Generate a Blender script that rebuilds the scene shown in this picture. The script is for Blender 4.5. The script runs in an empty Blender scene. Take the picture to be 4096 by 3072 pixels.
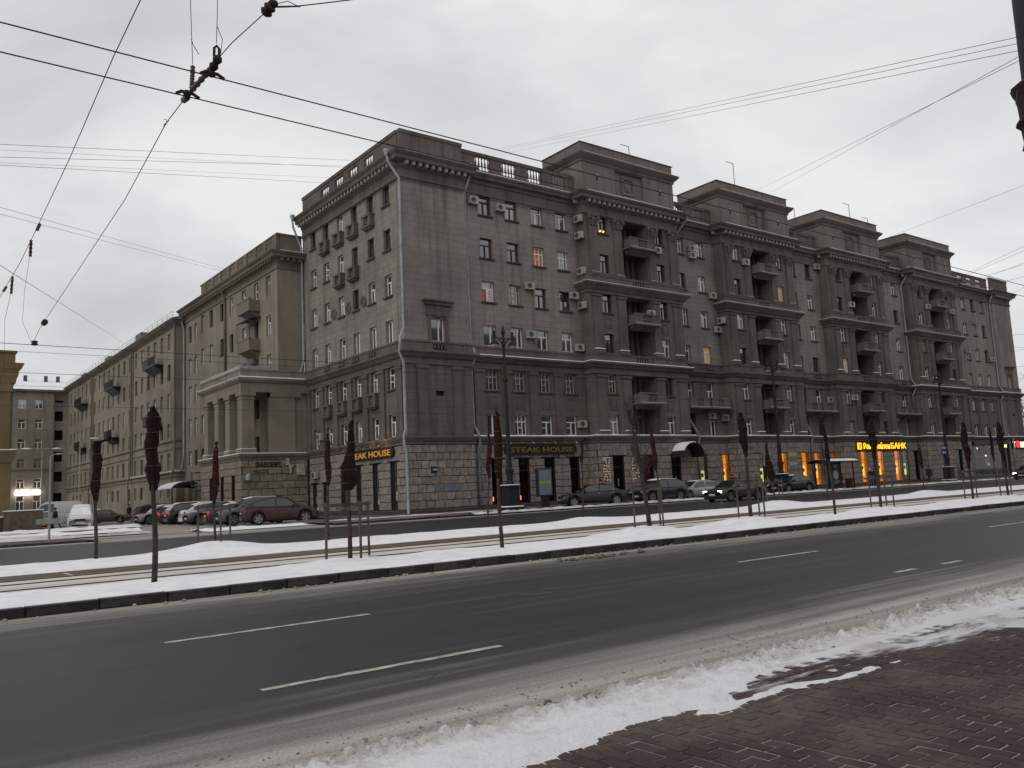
import bpy, math, random
from mathutils import Vector, Matrix, noise as MN
random.seed(7)
D = bpy.data
SC = bpy.context.scene
COL = SC.collection

# ------------------------------------------------------------------ camera
cam = D.objects.new('camera', D.cameras.new('camera'))
COL.objects.link(cam)
cam.data.sensor_width = 36.0
cam.data.lens = 36.0 * 3384.2 / 4096
cam.data.clip_start = 0.05
cam.data.clip_end = 6000
_r = Vector((0.79459973, -0.60527443, -0.04747768))
_u = Vector((-0.03840819, -0.12815672, 0.99100992))
_f = Vector((0.60591755, 0.78563269, 0.12508079))
cam.matrix_world = Matrix(((_r.x, _u.x, -_f.x, 0), (_r.y, _u.y, -_f.y, 0), (_r.z, _u.z, -_f.z, 1.5), (0, 0, 0, 1)))
SC.camera = cam

# ------------------------------------------------------------------ sky, sun, exposure
world = D.worlds.new('World'); SC.world = world; world.use_nodes = True
wn, wl = world.node_tree.nodes, world.node_tree.links
bg = wn['Background']; bg.inputs['Strength'].default_value = 0.1
sky = wn.new('ShaderNodeTexSky'); sky.sky_type = 'NISHITA'; sky.sun_disc = False
sky.sun_elevation = math.radians(28); sky.sun_rotation = math.radians(-70)
hs = wn.new('ShaderNodeHueSaturation'); hs.inputs['Saturation'].default_value = 0.25
wl.new(sky.outputs[0], hs.inputs['Color'])
tc = wn.new('ShaderNodeTexCoord'); mp = wn.new('ShaderNodeMapping')
mp.inputs['Scale'].default_value = (1.0, 1.0, 2.6)
mp.inputs['Location'].default_value = (0.3, 0.75, 0.2)
wl.new(tc.outputs['Generated'], mp.inputs['Vector'])
nz = wn.new('ShaderNodeTexNoise'); nz.inputs['Scale'].default_value = 1.9; nz.inputs['Detail'].default_value = 5
nz.inputs['Roughness'].default_value = 0.5; nz.inputs['Distortion'].default_value = 0.4
wl.new(mp.outputs[0], nz.inputs['Vector'])
cr = wn.new('ShaderNodeValToRGB')
cr.color_ramp.elements[0].position = 0.34; cr.color_ramp.elements[0].color = (5.9, 5.93, 6.1, 1)
cr.color_ramp.elements[1].position = 0.62; cr.color_ramp.elements[1].color = (8.7, 8.7, 8.76, 1)
wl.new(nz.outputs['Fac'], cr.inputs['Fac'])
mx = wn.new('ShaderNodeMix'); mx.data_type = 'RGBA'; mx.inputs['Factor'].default_value = 0.93
wl.new(hs.outputs[0], mx.inputs[6]); wl.new(cr.outputs[0], mx.inputs[7])
wl.new(mx.outputs[2], bg.inputs['Color'])

sun = D.objects.new('sun', D.lights.new('sun', 'SUN')); COL.objects.link(sun)
sun.data.energy = 0.6; sun.data.angle = math.radians(45); sun.data.color = (1.0, 0.93, 0.84)
_sd = Vector((-0.90, -0.25, 0.55)).normalized()
sun.rotation_euler = (-_sd).to_track_quat('-Z', 'Y').to_euler()
sun.location = (-40, -10, 60)
SC.view_settings.view_transform = 'Standard'
SC.view_settings.look = 'None'
SC.view_settings.exposure = 0.0
SC.view_settings.gamma = 1.0
SC.view_settings.use_curve_mapping = False
SC.cycles.max_bounces = 6
SC.cycles.diffuse_bounces = 3
SC.cycles.glossy_bounces = 3
SC.cycles.transparent_max_bounces = 8

# ------------------------------------------------------------------ helpers: materials
MATS = {}
def mat(name, c1, c2=None, scale=4.0, rough=0.8, spec=0.3, bump=0.0, stretch=(1, 1, 1), metal=0.0, emit=0.0,
        lo=0.4, hi=0.62, detail=5.0, coat=0.0, bscale=None, objrand=0.0, pos=False, ior=None):
    if name in MATS: return MATS[name]
    m = D.materials.new(name); m.use_nodes = True; MATS[name] = m
    n, l = m.node_tree.nodes, m.node_tree.links
    p = n['Principled BSDF']
    p.inputs['Roughness'].default_value = rough
    p.inputs['Specular IOR Level'].default_value = spec
    p.inputs['Metallic'].default_value = metal
    p.inputs['Coat Weight'].default_value = coat
    if ior: p.inputs['IOR'].default_value = ior
    p.inputs['Base Color'].default_value = (*c1, 1)
    if c2 is not None or bump or objrand:
        t = n.new('ShaderNodeTexCoord'); g = n.new('ShaderNodeMapping'); g.inputs['Scale'].default_value = stretch
        tco = n.new('ShaderNodeNewGeometry').outputs['Position'] if pos else t.outputs['Object']
        l.new(tco, g.inputs['Vector'])
        z = n.new('ShaderNodeTexNoise'); z.inputs['Scale'].default_value = scale; z.inputs['Detail'].default_value = detail
        l.new(g.outputs[0], z.inputs['Vector'])
        src = None
        if c2 is not None:
            r = n.new('ShaderNodeValToRGB')
            r.color_ramp.elements[0].position = lo; r.color_ramp.elements[0].color = (*c1, 1)
            r.color_ramp.elements[1].position = hi; r.color_ramp.elements[1].color = (*c2, 1)
            l.new(z.outputs['Fac'], r.inputs['Fac']); src = r.outputs[0]
        if objrand:
            oi = n.new('ShaderNodeObjectInfo'); ge = n.new('ShaderNodeNewGeometry')
            ad = n.new('ShaderNodeMath'); ad.operation = 'ADD'
            l.new(oi.outputs['Random'], ad.inputs[0]); l.new(ge.outputs['Random Per Island'], ad.inputs[1])
            fr = n.new('ShaderNodeMath'); fr.operation = 'FRACT'; l.new(ad.outputs[0], fr.inputs[0])
            mr = n.new('ShaderNodeMapRange'); mr.inputs['To Min'].default_value = 1 - objrand; mr.inputs['To Max'].default_value = 1 + objrand
            l.new(fr.outputs[0], mr.inputs['Value'])
            h = n.new('ShaderNodeHueSaturation'); l.new(mr.outputs[0], h.inputs['Value'])
            if src: l.new(src, h.inputs['Color'])
            else: h.inputs['Color'].default_value = (*c1, 1)
            src = h.outputs[0]
        if src: l.new(src, p.inputs['Base Color'])
        if bump:
            b = n.new('ShaderNodeBump'); b.inputs['Strength'].default_value = bump; b.inputs['Distance'].default_value = 0.05
            if bscale:
                z2 = n.new('ShaderNodeTexNoise'); z2.inputs['Scale'].default_value = bscale; z2.inputs['Detail'].default_value = 4
                l.new(tco, z2.inputs['Vector']); l.new(z2.outputs['Fac'], b.inputs['Height'])
            else: l.new(z.outputs['Fac'], b.inputs['Height'])
            l.new(b.outputs[0], p.inputs['Normal'])
    if emit:
        p.inputs['Emission Color'].default_value = (*c1, 1); p.inputs['Emission Strength'].default_value = emit
        if c2 is not None: l.new(src, p.inputs['Emission Color'])
    return m

def wall_mat(name, c1, c2, joints=True, dirt=(0.05, 0.046, 0.042), bw=1.15, bh=0.47, jd=0.75, dz=0.55):
    """weathered stucco with scored joints, stains and vertical streaks (world-aligned)"""
    m = D.materials.new(name); m.use_nodes = True; MATS[name] = m
    n, l = m.node_tree.nodes, m.node_tree.links
    p = n['Principled BSDF']; p.inputs['Roughness'].default_value = 0.9; p.inputs['Specular IOR Level'].default_value = 0.2
    t = n.new('ShaderNodeTexCoord')
    def nze(sc, st, det=5):
        g = n.new('ShaderNodeMapping'); g.inputs['Scale'].default_value = st; l.new(t.outputs['Object'], g.inputs['Vector'])
        z = n.new('ShaderNodeTexNoise'); z.inputs['Scale'].default_value = sc; z.inputs['Detail'].default_value = det
        z.inputs['Roughness'].default_value = 0.62
        l.new(g.outputs[0], z.inputs['Vector']); return z.outputs['Fac']
    def mixc(f, a, b, fac=None):
        q = n.new('ShaderNodeMix'); q.data_type = 'RGBA'
        if f is None: q.inputs['Factor'].default_value = fac
        else: l.new(f, q.inputs['Factor'])
        for s, i in ((a, 6), (b, 7)):
            if isinstance(s, tuple): q.inputs[i].default_value = (*s, 1)
            else: l.new(s, q.inputs[i])
        return q.outputs[2]
    def rng(s, a, b, c=0.0, d=1.0):
        q = n.new('ShaderNodeMapRange'); l.new(s, q.inputs['Value'])
        for k, v in (('From Min', a), ('From Max', b), ('To Min', c), ('To Max', d)): q.inputs[k].default_value = v
        return q.outputs[0]
    base = mixc(rng(nze(0.35, (1, 1, 1)), 0.35, 0.65), c1, c2)
    base = mixc(rng(nze(9, (1, 1, 1), 3), 0.3, 0.8, 0, 0.35), base, tuple(x * 0.6 for x in c1))
    streak = rng(nze(1.0, (1.5, 1.5, 0.13)), 0.5, 0.8, 0, dz)
    base = mixc(streak, base, dirt)
    base = mixc(rng(nze(0.11, (1, 1, 1.6), 4), 0.5, 0.66, 0, 0.5), base, tuple(x * 0.55 for x in c2))
    if joints:
        s = n.new('ShaderNodeSeparateXYZ'); l.new(t.outputs['Object'], s.inputs[0])
        a = n.new('ShaderNodeMath'); a.operation = 'ADD'; l.new(s.outputs[0], a.inputs[0]); l.new(s.outputs[1], a.inputs[1])
        c = n.new('ShaderNodeCombineXYZ'); l.new(a.outputs[0], c.inputs[0]); l.new(s.outputs[2], c.inputs[1])
        bt = n.new('ShaderNodeTexBrick'); bt.inputs['Scale'].default_value = 1.0
        bt.inputs['Brick Width'].default_value = bw; bt.inputs['Row Height'].default_value = bh
        bt.inputs['Mortar Size'].default_value = 0.011; bt.inputs['Mortar Smooth'].default_value = 0.3
        bt.inputs['Color1'].default_value = (1, 1, 1, 1); bt.inputs['Color2'].default_value = (0.9, 0.89, 0.87, 1)
        bt.inputs['Mortar'].default_value = (1 - jd,) * 3 + (1,)
        l.new(c.outputs[0], bt.inputs['Vector'])
        q = n.new('ShaderNodeMix'); q.data_type = 'RGBA'; q.blend_type = 'MULTIPLY'; q.inputs['Factor'].default_value = 0.75
        l.new(base, q.inputs[6]); l.new(bt.outputs['Color'], q.inputs[7]); base = q.outputs[2]
        b = n.new('ShaderNodeBump'); b.inputs['Strength'].default_value = 0.25; b.inputs['Distance'].default_value = 0.02
        b.invert = True; l.new(bt.outputs['Fac'], b.inputs['Height']); l.new(b.outputs[0], p.inputs['Normal'])
    l.new(base, p.inputs['Base Color'])
    return m

# ------------------------------------------------------------------ helpers: meshes
class MB:
    def __init__(s): s.v = []; s.f = []; s.m = []
    def add(s, pts, faces, mi=0):
        o = len(s.v); s.v += [tuple(p) for p in pts]
        s.f += [tuple(i + o for i in f) for f in faces]; s.m += [mi] * len(faces); return s
    def quad(s, a, b, c, d, mi=0): return s.add((a, b, c, d), ((0, 1, 2, 3),), mi)
    def box(s, F, u0, u1, n0, n1, z0, z1, mi=0):
        return s.add([F(u, n, z) for z in (z0, z1) for n in (n0, n1) for u in (u0, u1)],
                     ((0, 1, 3, 2), (4, 6, 7, 5), (0, 4, 5, 1), (2, 3, 7, 6), (0, 2, 6, 4), (1, 5, 7, 3)), mi)
    def cbox(s, F, u0, u1, n0, n1, z0, z1, c=0.02, mi=0):      # block with a bevelled, slightly uneven face
        P = [F(u, n0, z) for z in (z0, z1) for u in (u0, u1)]
        P += [F(u, n1 - c, z) for z in (z0, z1) for u in (u0, u1)]
        P += [F(u, n1, z) for z in (z0 + c, z1 - c) for u in (u0 + c, u1 - c)]
        fs = [(8, 9, 11, 10)]
        for a in (0, 4):
            b = a + 4
            fs += [(a, a + 1, b + 1, b), (a + 1, a + 3, b + 3, b + 1), (a + 3, a + 2, b + 2, b + 3), (a + 2, a, b, b + 2)]
        return s.add(P, fs, mi)
    def tube(s, pts, r, seg=6, mi=0):
        pts = [Vector(p) for p in pts]; k = len(pts); rr = r if isinstance(r, (list, tuple)) else [r] * k
        rings = []; up = None
        for i, p in enumerate(pts):
            d = (pts[min(i + 1, k - 1)] - pts[max(i - 1, 0)])
            d = d.normalized() if d.length > 1e-9 else Vector((0, 0, 1))
            if up is None: up = d.orthogonal().normalized()
            up = (up - d * up.dot(d)); up = up.normalized() if up.length > 1e-6 else d.orthogonal().normalized()
            w = d.cross(up)
            rings.append([p + (up * math.cos(2 * math.pi * j / seg) + w * math.sin(2 * math.pi * j / seg)) * rr[i] for j in range(seg)])
        P = [q for R in rings for q in R]; F = []
        for i in range(k - 1):
            for j in range(seg):
                a, b = i * seg + j, i * seg + (j + 1) % seg
                F.append((a, b, b + seg, a + seg))
        F += [tuple(range(seg - 1, -1, -1)), tuple(range((k - 1) * seg, k * seg))]
        return s.add(P, F, mi)
    def lathe(s, c, prof, seg=12, mi=0):                          # prof: (radius, z)
        P = [(c[0] + r * math.cos(2 * math.pi * j / seg), c[1] + r * math.sin(2 * math.pi * j / seg), c[2] + z) for r, z in prof for j in range(seg)]
        F = []
        for i in range(len(prof) - 1):
            for j in range(seg):
                a, b = i * seg + j, i * seg + (j + 1) % seg
                F.append((a, b, b + seg, a + seg))
        F += [tuple(range(seg - 1, -1, -1)), tuple(range((len(prof) - 1) * seg, len(prof) * seg))]
        return s.add(P, F, mi)
    def prism(s, F, poly, n0, n1, mi=0):                          # poly in (u, z), extruded along n
        k = len(poly)
        return s.add([F(u, n, z) for n in (n0, n1) for u, z in poly],
                     [tuple(range(k)), tuple(range(2 * k - 1, k - 1, -1))] + [(i, (i + 1) % k, (i + 1) % k + k, i + k) for i in range(k)], mi)
    def mould(s, path, prof, mi=0):                               # profile (out, z) swept along a plan path, mitred; outward is to the right
        k = len(path); nn = []
        for i in range(k - 1):
            d = Vector((path[i + 1][0] - path[i][0], path[i + 1][1] - path[i][1])).normalized(); nn.append(Vector((d.y, -d.x)))
        P = []
        for i in range(k):
            a, b = nn[max(i - 1, 0)], nn[min(i, k - 2)]
            o = (a + b) / (1 + a.dot(b)) if a.dot(b) > -0.9 else a
            P += [(path[i][0] + o.x * t, path[i][1] + o.y * t, z) for t, z in prof]
        q = len(prof); F = []
        for i in range(k - 1):
            for j in range(q - 1):
                a = i * q + j; F.append((a, a + 1, a + 1 + q, a + q))
        F += [tuple(range(q)), tuple(range(k * q - 1, (k - 1) * q - 1, -1))]
        return s.add(P, F, mi)
    def sphere(s, c, r, seg=10, ring=6, mi=0):
        r3 = r if isinstance(r, tuple) else (r, r, r)
        P = [(c[0] + r3[0] * math.sin(math.pi * i / ring) * math.cos(2 * math.pi * j / seg), c[1] + r3[1] * math.sin(math.pi * i / ring) * math.sin(2 * math.pi * j / seg),
              c[2] - r3[2] * math.cos(math.pi * i / ring)) for i in range(ring + 1) for j in range(seg)]
        F = []
        for i in range(ring):
            for j in range(seg):
                a, b = i * seg + j, i * seg + (j + 1) % seg
                F.append((a, b, b + seg, a + seg))
        return s.add(P, F, mi)
    def mesh(s, name, mats, smooth=False):
        me = D.meshes.new(name); me.from_pydata(s.v, [], s.f); me.update()
        for m in (mats if isinstance(mats, (list, tuple)) else [mats]): me.materials.append(m)
        if any(s.m): me.polygons.foreach_set('material_index', s.m)
        if smooth: me.polygons.foreach_set('use_smooth', [True] * len(s.f))
        return me

def wpos(o):
    v = Vector((0, 0, 0))
    while o is not None: v += o.location; o = o.parent
    return v
def link(name, data, parent=None, loc=None, rot=0.0, world=False):
    """world=True: the mesh is written in world coordinates and stays there under its parent"""
    o = D.objects.new(name, data); COL.objects.link(o)
    if parent is not None:
        o.parent = parent
        if world: o.matrix_parent_inverse = Matrix.Translation(-PW[parent.name])
    if loc is not None: o.location = loc
    if rot: o.rotation_euler = (0, 0, rot)
    PW[o.name] = (PW[parent.name] if parent is not None and not world else Vector((0, 0, 0))) + Vector(loc if loc is not None else (0, 0, 0))
    return o
PW = {}
def tag(o, label=None, cat=None, group=None, kind=None):
    if label: o['label'] = label
    if cat: o['category'] = cat
    if group: o['group'] = group
    if kind: o['kind'] = kind
    return o
def empty(name, loc, label, cat, group=None, rot=0.0):
    o = link(name, None, None, loc, rot); o.empty_display_size = 0.3
    return tag(o, label, cat, group)
def part(name, mb, m, parent, world=True, smooth=False, kind=None):
    o = link(name, mb.mesh(name, m, smooth), parent, None, 0.0, world)
    if kind: o['kind'] = kind
    return o
def struct(name, mb, m, smooth=False):
    o = link(name, mb.mesh(name, m, smooth)); o['kind'] = 'structure'; return o
def text(name, body, loc, size, face, m, parent, width=None, depth=0.02, bold=0.0, align='LEFT'):
    """lettering: face is the rotation about z of a front that looks towards -Y"""
    c = D.curves.new(name, 'FONT'); c.body = body; c.size = size; c.extrude = depth; c.offset = bold; c.align_x = align; c.resolution_u = 3
    tmp = D.objects.new(name + '_tmp', c); COL.objects.link(tmp); bpy.context.view_layer.update()
    me = D.meshes.new_from_object(tmp.evaluated_get(bpy.context.evaluated_depsgraph_get()))
    w = tmp.dimensions.x; D.objects.remove(tmp)
    me.materials.clear(); me.materials.append(m)
    o = D.objects.new(name, me); COL.objects.link(o); o.parent = parent
    if parent is not None: o.matrix_parent_inverse = Matrix.Translation(-PW[parent.name])
    o.location = loc; o.rotation_euler = (math.radians(90), 0, face)
    if width and w > 0: o.scale = (width / w, 1, 1)
    return o

I = lambda u, n, z: (u, -n, z)                                    # local frame, front towards -Y
def frame(x0, y0, side='S'):
    if side == 'S': return lambda u, n, z: (u, y0 - n, z)         # front looks to -Y, u runs along X
    return lambda u, n, z: (x0 - n, u, z)                         # front looks to -X, u runs along Y
def wall_grid(mb, F, u0, u1, z0, z1, n, ops, depth=0.28, mi=0):
    us = sorted({u0, u1, *[a for o in ops for a in o[:2] if u0 < a < u1]}); zs = sorted({z0, z1, *[a for o in ops for a in o[2:4] if z0 < a < z1]})
    for i in range(len(us) - 1):
        run = None
        for j in range(len(zs) - 1):
            cu, cz = (us[i] + us[i + 1]) / 2, (zs[j] + zs[j + 1]) / 2
            if any(o[0] < cu < o[1] and o[2] < cz < o[3] for o in ops):
                if run is not None: mb.quad(F(us[i], n, run), F(us[i + 1], n, run), F(us[i + 1], n, zs[j]), F(us[i], n, zs[j]), mi); run = None
            elif run is None: run = zs[j]
        if run is not None: mb.quad(F(us[i], n, run), F(us[i + 1], n, run), F(us[i + 1], n, z1), F(us[i], n, z1), mi)
    for o in ops:
        a, b, c, d = o[:4]; m = n - (o[4] if len(o) > 4 else depth)
        mb.quad(F(a, n, c), F(a, m, c), F(a, m, d), F(a, n, d), mi); mb.quad(F(b, n, c), F(b, m, c), F(b, m, d), F(b, n, d), mi)
        mb.quad(F(a, n, c), F(b, n, c), F(b, m, c), F(a, m, c), mi); mb.quad(F(a, n, d), F(b, n, d), F(b, m, d), F(a, m, d), mi)

# ------------------------------------------------------------------ shared materials
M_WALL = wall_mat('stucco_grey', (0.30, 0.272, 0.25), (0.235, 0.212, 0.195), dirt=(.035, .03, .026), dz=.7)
M_WALLD = wall_mat('stucco_dark', (0.19, 0.168, 0.152), (0.138, 0.121, 0.11), dirt=(.028, .023, .02), dz=.7)  # darker tone for bays, loggias and the storeys below the middle cornice
M_WALLP = wall_mat('stucco_trim', (0.165, 0.143, 0.129), (0.118, 0.102, 0.092), joints=False, dirt=(.025, .021, .018), dz=.7)
M_BEIGE = wall_mat('stucco_beige', (0.285, 0.25, 0.208), (0.225, 0.198, 0.167), joints=False, dirt=(.07, .058, .048), dz=.6)
M_BEIGET = wall_mat('stucco_beige_trim', (0.215, 0.188, 0.155), (0.17, 0.148, 0.124), joints=False, dirt=(.06, .05, .042), dz=.6)
M_OCHRE = wall_mat('stucco_ochre', (0.235, 0.17, 0.092), (0.19, 0.138, 0.078), joints=False)
M_STONE = mat('granite_blocks', (0.28, 0.245, 0.222), (0.2, 0.175, 0.158), 3.5, 0.85, 0.2, 0.35, objrand=0.15, bscale=14, pos=True)
M_STONEB = mat('limestone_blocks', (0.26, 0.222, 0.178), (0.18, 0.156, 0.128), 3.5, 0.85, 0.2, 0.3, objrand=0.14, bscale=14, pos=True)
M_JOINT = mat('joint_mortar', (0.035, 0.031, 0.028), (0.02, 0.018, 0.016), 6, 0.95)
M_PLINTH = mat('plinth_granite', (0.075, 0.065, 0.06), (0.045, 0.04, 0.038), 8, 0.7)
M_SNOW = mat('snow', (0.90, 0.90, 0.92), (0.80, 0.80, 0.83), 2.5, 0.85, 0.25, 0.35, bscale=22)
M_ROOF = mat('roof_sheet', (0.10, 0.095, 0.095), (0.07, 0.066, 0.066), 2, 0.6)
M_WHITE = mat('white_frame', (0.78, 0.78, 0.76), rough=0.5)
M_BROWN = mat('brown_frame', (0.045, 0.03, 0.024), rough=0.5)
M_OLDW = mat('old_painted_frame', (0.42, 0.38, 0.33), rough=0.7)
M_IRON = mat('dark_iron', (0.018, 0.02, 0.028), rough=0.5, spec=0.5)
M_LAMP = mat('lamp_paint', (0.008, 0.010, 0.019), (0.014, 0.016, 0.026), 5, 0.6, 0.35)
M_ZINC = mat('zinc_pipe', (0.33, 0.36, 0.38), (0.25, 0.27, 0.28), 3, 0.55, 0.4, stretch=(1, 1, 0.4))
M_AC = mat('ac_casing', (0.40, 0.39, 0.35), (0.30, 0.29, 0.265), 4, 0.6)
M_BLACK = mat('black_rubber', (0.012, 0.012, 0.013), rough=0.75)
M_DARKIN = mat('dark_interior', (0.012, 0.01, 0.009), rough=0.9)
def glass_mat(name, c, rough=0.04, spec=0.5):
    return mat(name, c, tuple(x * 0.5 for x in c), 0.9, rough, spec, lo=0.35, hi=0.65, pos=True, ior=2.7)
PANES = [glass_mat('pane_dark', (0.022, 0.024, 0.027)), glass_mat('pane_grey', (0.06, 0.064, 0.068)), glass_mat('pane_curtain', (0.34, 0.34, 0.33)),
         glass_mat('pane_tulle', (0.18, 0.178, 0.17)), glass_mat('pane_brown', (0.11, 0.07, 0.05))]
def shop_glass():
    m = D.materials.new('shop_glass'); m.use_nodes = True; n, l = m.node_tree.nodes, m.node_tree.links
    n.remove(n['Principled BSDF'])
    a = n.new('ShaderNodeBsdfTransparent'); b = n.new('ShaderNodeBsdfGlossy'); b.inputs['Roughness'].default_value = 0.03
    f = n.new('ShaderNodeFresnel'); f.inputs['IOR'].default_value = 1.45; q = n.new('ShaderNodeMixShader')
    l.new(f.outputs[0], q.inputs[0]); l.new(a.outputs[0], q.inputs[1]); l.new(b.outputs[0], q.inputs[2]); l.new(q.outputs[0], n['Material Output'].inputs['Surface'])
    return m
M_GLASS = shop_glass()

# ------------------------------------------------------------------ windows
WC = {}
def wmeshes(w, h, style, fm):
    key = (round(w, 2), round(h, 2), style, fm.name)
    if key in WC: return WC[key]
    b = MB(); t = 0.07; hw = w / 2
    b.box(I, -hw, -hw + t, -0.05, 0.03, 0, h); b.box(I, hw - t, hw, -0.05, 0.03, 0, h)
    b.box(I, -hw + t, hw - t, -0.05, 0.03, 0, t); b.box(I, -hw + t, hw - t, -0.05, 0.03, h - t, h)
    zt = h * 0.66
    if style in ('t', 'grid', 'f'):
        b.box(I, -hw + t, hw - t, -0.045, 0.035, zt - 0.04, zt + 0.04)
    if style == 't': b.box(I, -0.05, 0.05, -0.048, 0.038, t, zt - 0.04)
    if style == 'f': b.box(I, 0.02, 0.1, -0.048, 0.038, t, zt - 0.04); b.box(I, -hw + t, 0.02, -0.044, 0.03, h * 0.36, h * 0.36 + 0.05)
    if style == 'o': b.box(I, hw * 0.2, hw * 0.2 + 0.09, -0.048, 0.038, t, h - t)
    if style == 'grid':
        for u in (-w / 6, w / 6): b.box(I, u - 0.03, u + 0.03, -0.048, 0.03, t, h - t)
        b.box(I, -w / 6, w / 6, -0.046, 0.033, h * 0.36, h * 0.36 + 0.045)
    if style == 'two':
        b.box(I, -0.055, 0.055, -0.048, 0.038, t, h - t)
    g = MB().quad(I(-hw + .03, -0.02, .03), I(hw - .03, -0.02, .03), I(hw - .03, -0.02, h - .03), I(-hw + .03, -0.02, h - .03))
    s = MB(); s.box(I, -hw - 0.12, hw + 0.12, 0.10, 0.40, -0.09, -0.005); s.box(I, -hw - 0.06, hw + 0.06, 0.10, 0.32, -0.16, -0.09)
    WC[key] = (b.mesh('window', fm), {}, g, s)
    return WC[key]
SILL = {}
def window(parent, side, x, y, z, w, h, style='t', fm=None, pane=0, sill=True, lit=None):
    """(x, y) is the middle of the frame plane; side 'S' looks to -Y, 'W' looks to -X"""
    fm = fm or M_WHITE; fr, pc, g, s = wmeshes(w, h, style, fm); rz = 0.0 if side == 'S' else -math.pi / 2
    o = link('window', fr); o.parent = parent; o.matrix_parent_inverse = Matrix.Translation(-PW[parent.name]); o.location = (x, y, z); o.rotation_euler = (0, 0, rz)
    pm = lit or PANES[pane]
    if pm.name not in pc: pc[pm.name] = g.mesh('pane', pm)
    p = link('pane', pc[pm.name]); p.parent = o
    if sill:
        k = round(w, 2)
        if k not in SILL: SILL[k] = s.mesh('sill', M_WALLP)
        q = link('sill', SILL[k]); q.parent = o
    return o
def rand_style():
    r = random.random()
    if r < 0.55: return 't', M_WHITE, random.choice((0, 0, 1, 3, 3, 2))
    if r < 0.64: return 'f', M_WHITE, random.choice((0, 1, 3))
    if r < 0.77: return 't', M_BROWN, random.choice((0, 1, 1, 0))
    if r < 0.9: return 'grid', M_OLDW, random.choice((0, 3, 4, 1))
    return 'two', M_BROWN, random.choice((0, 1))
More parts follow.
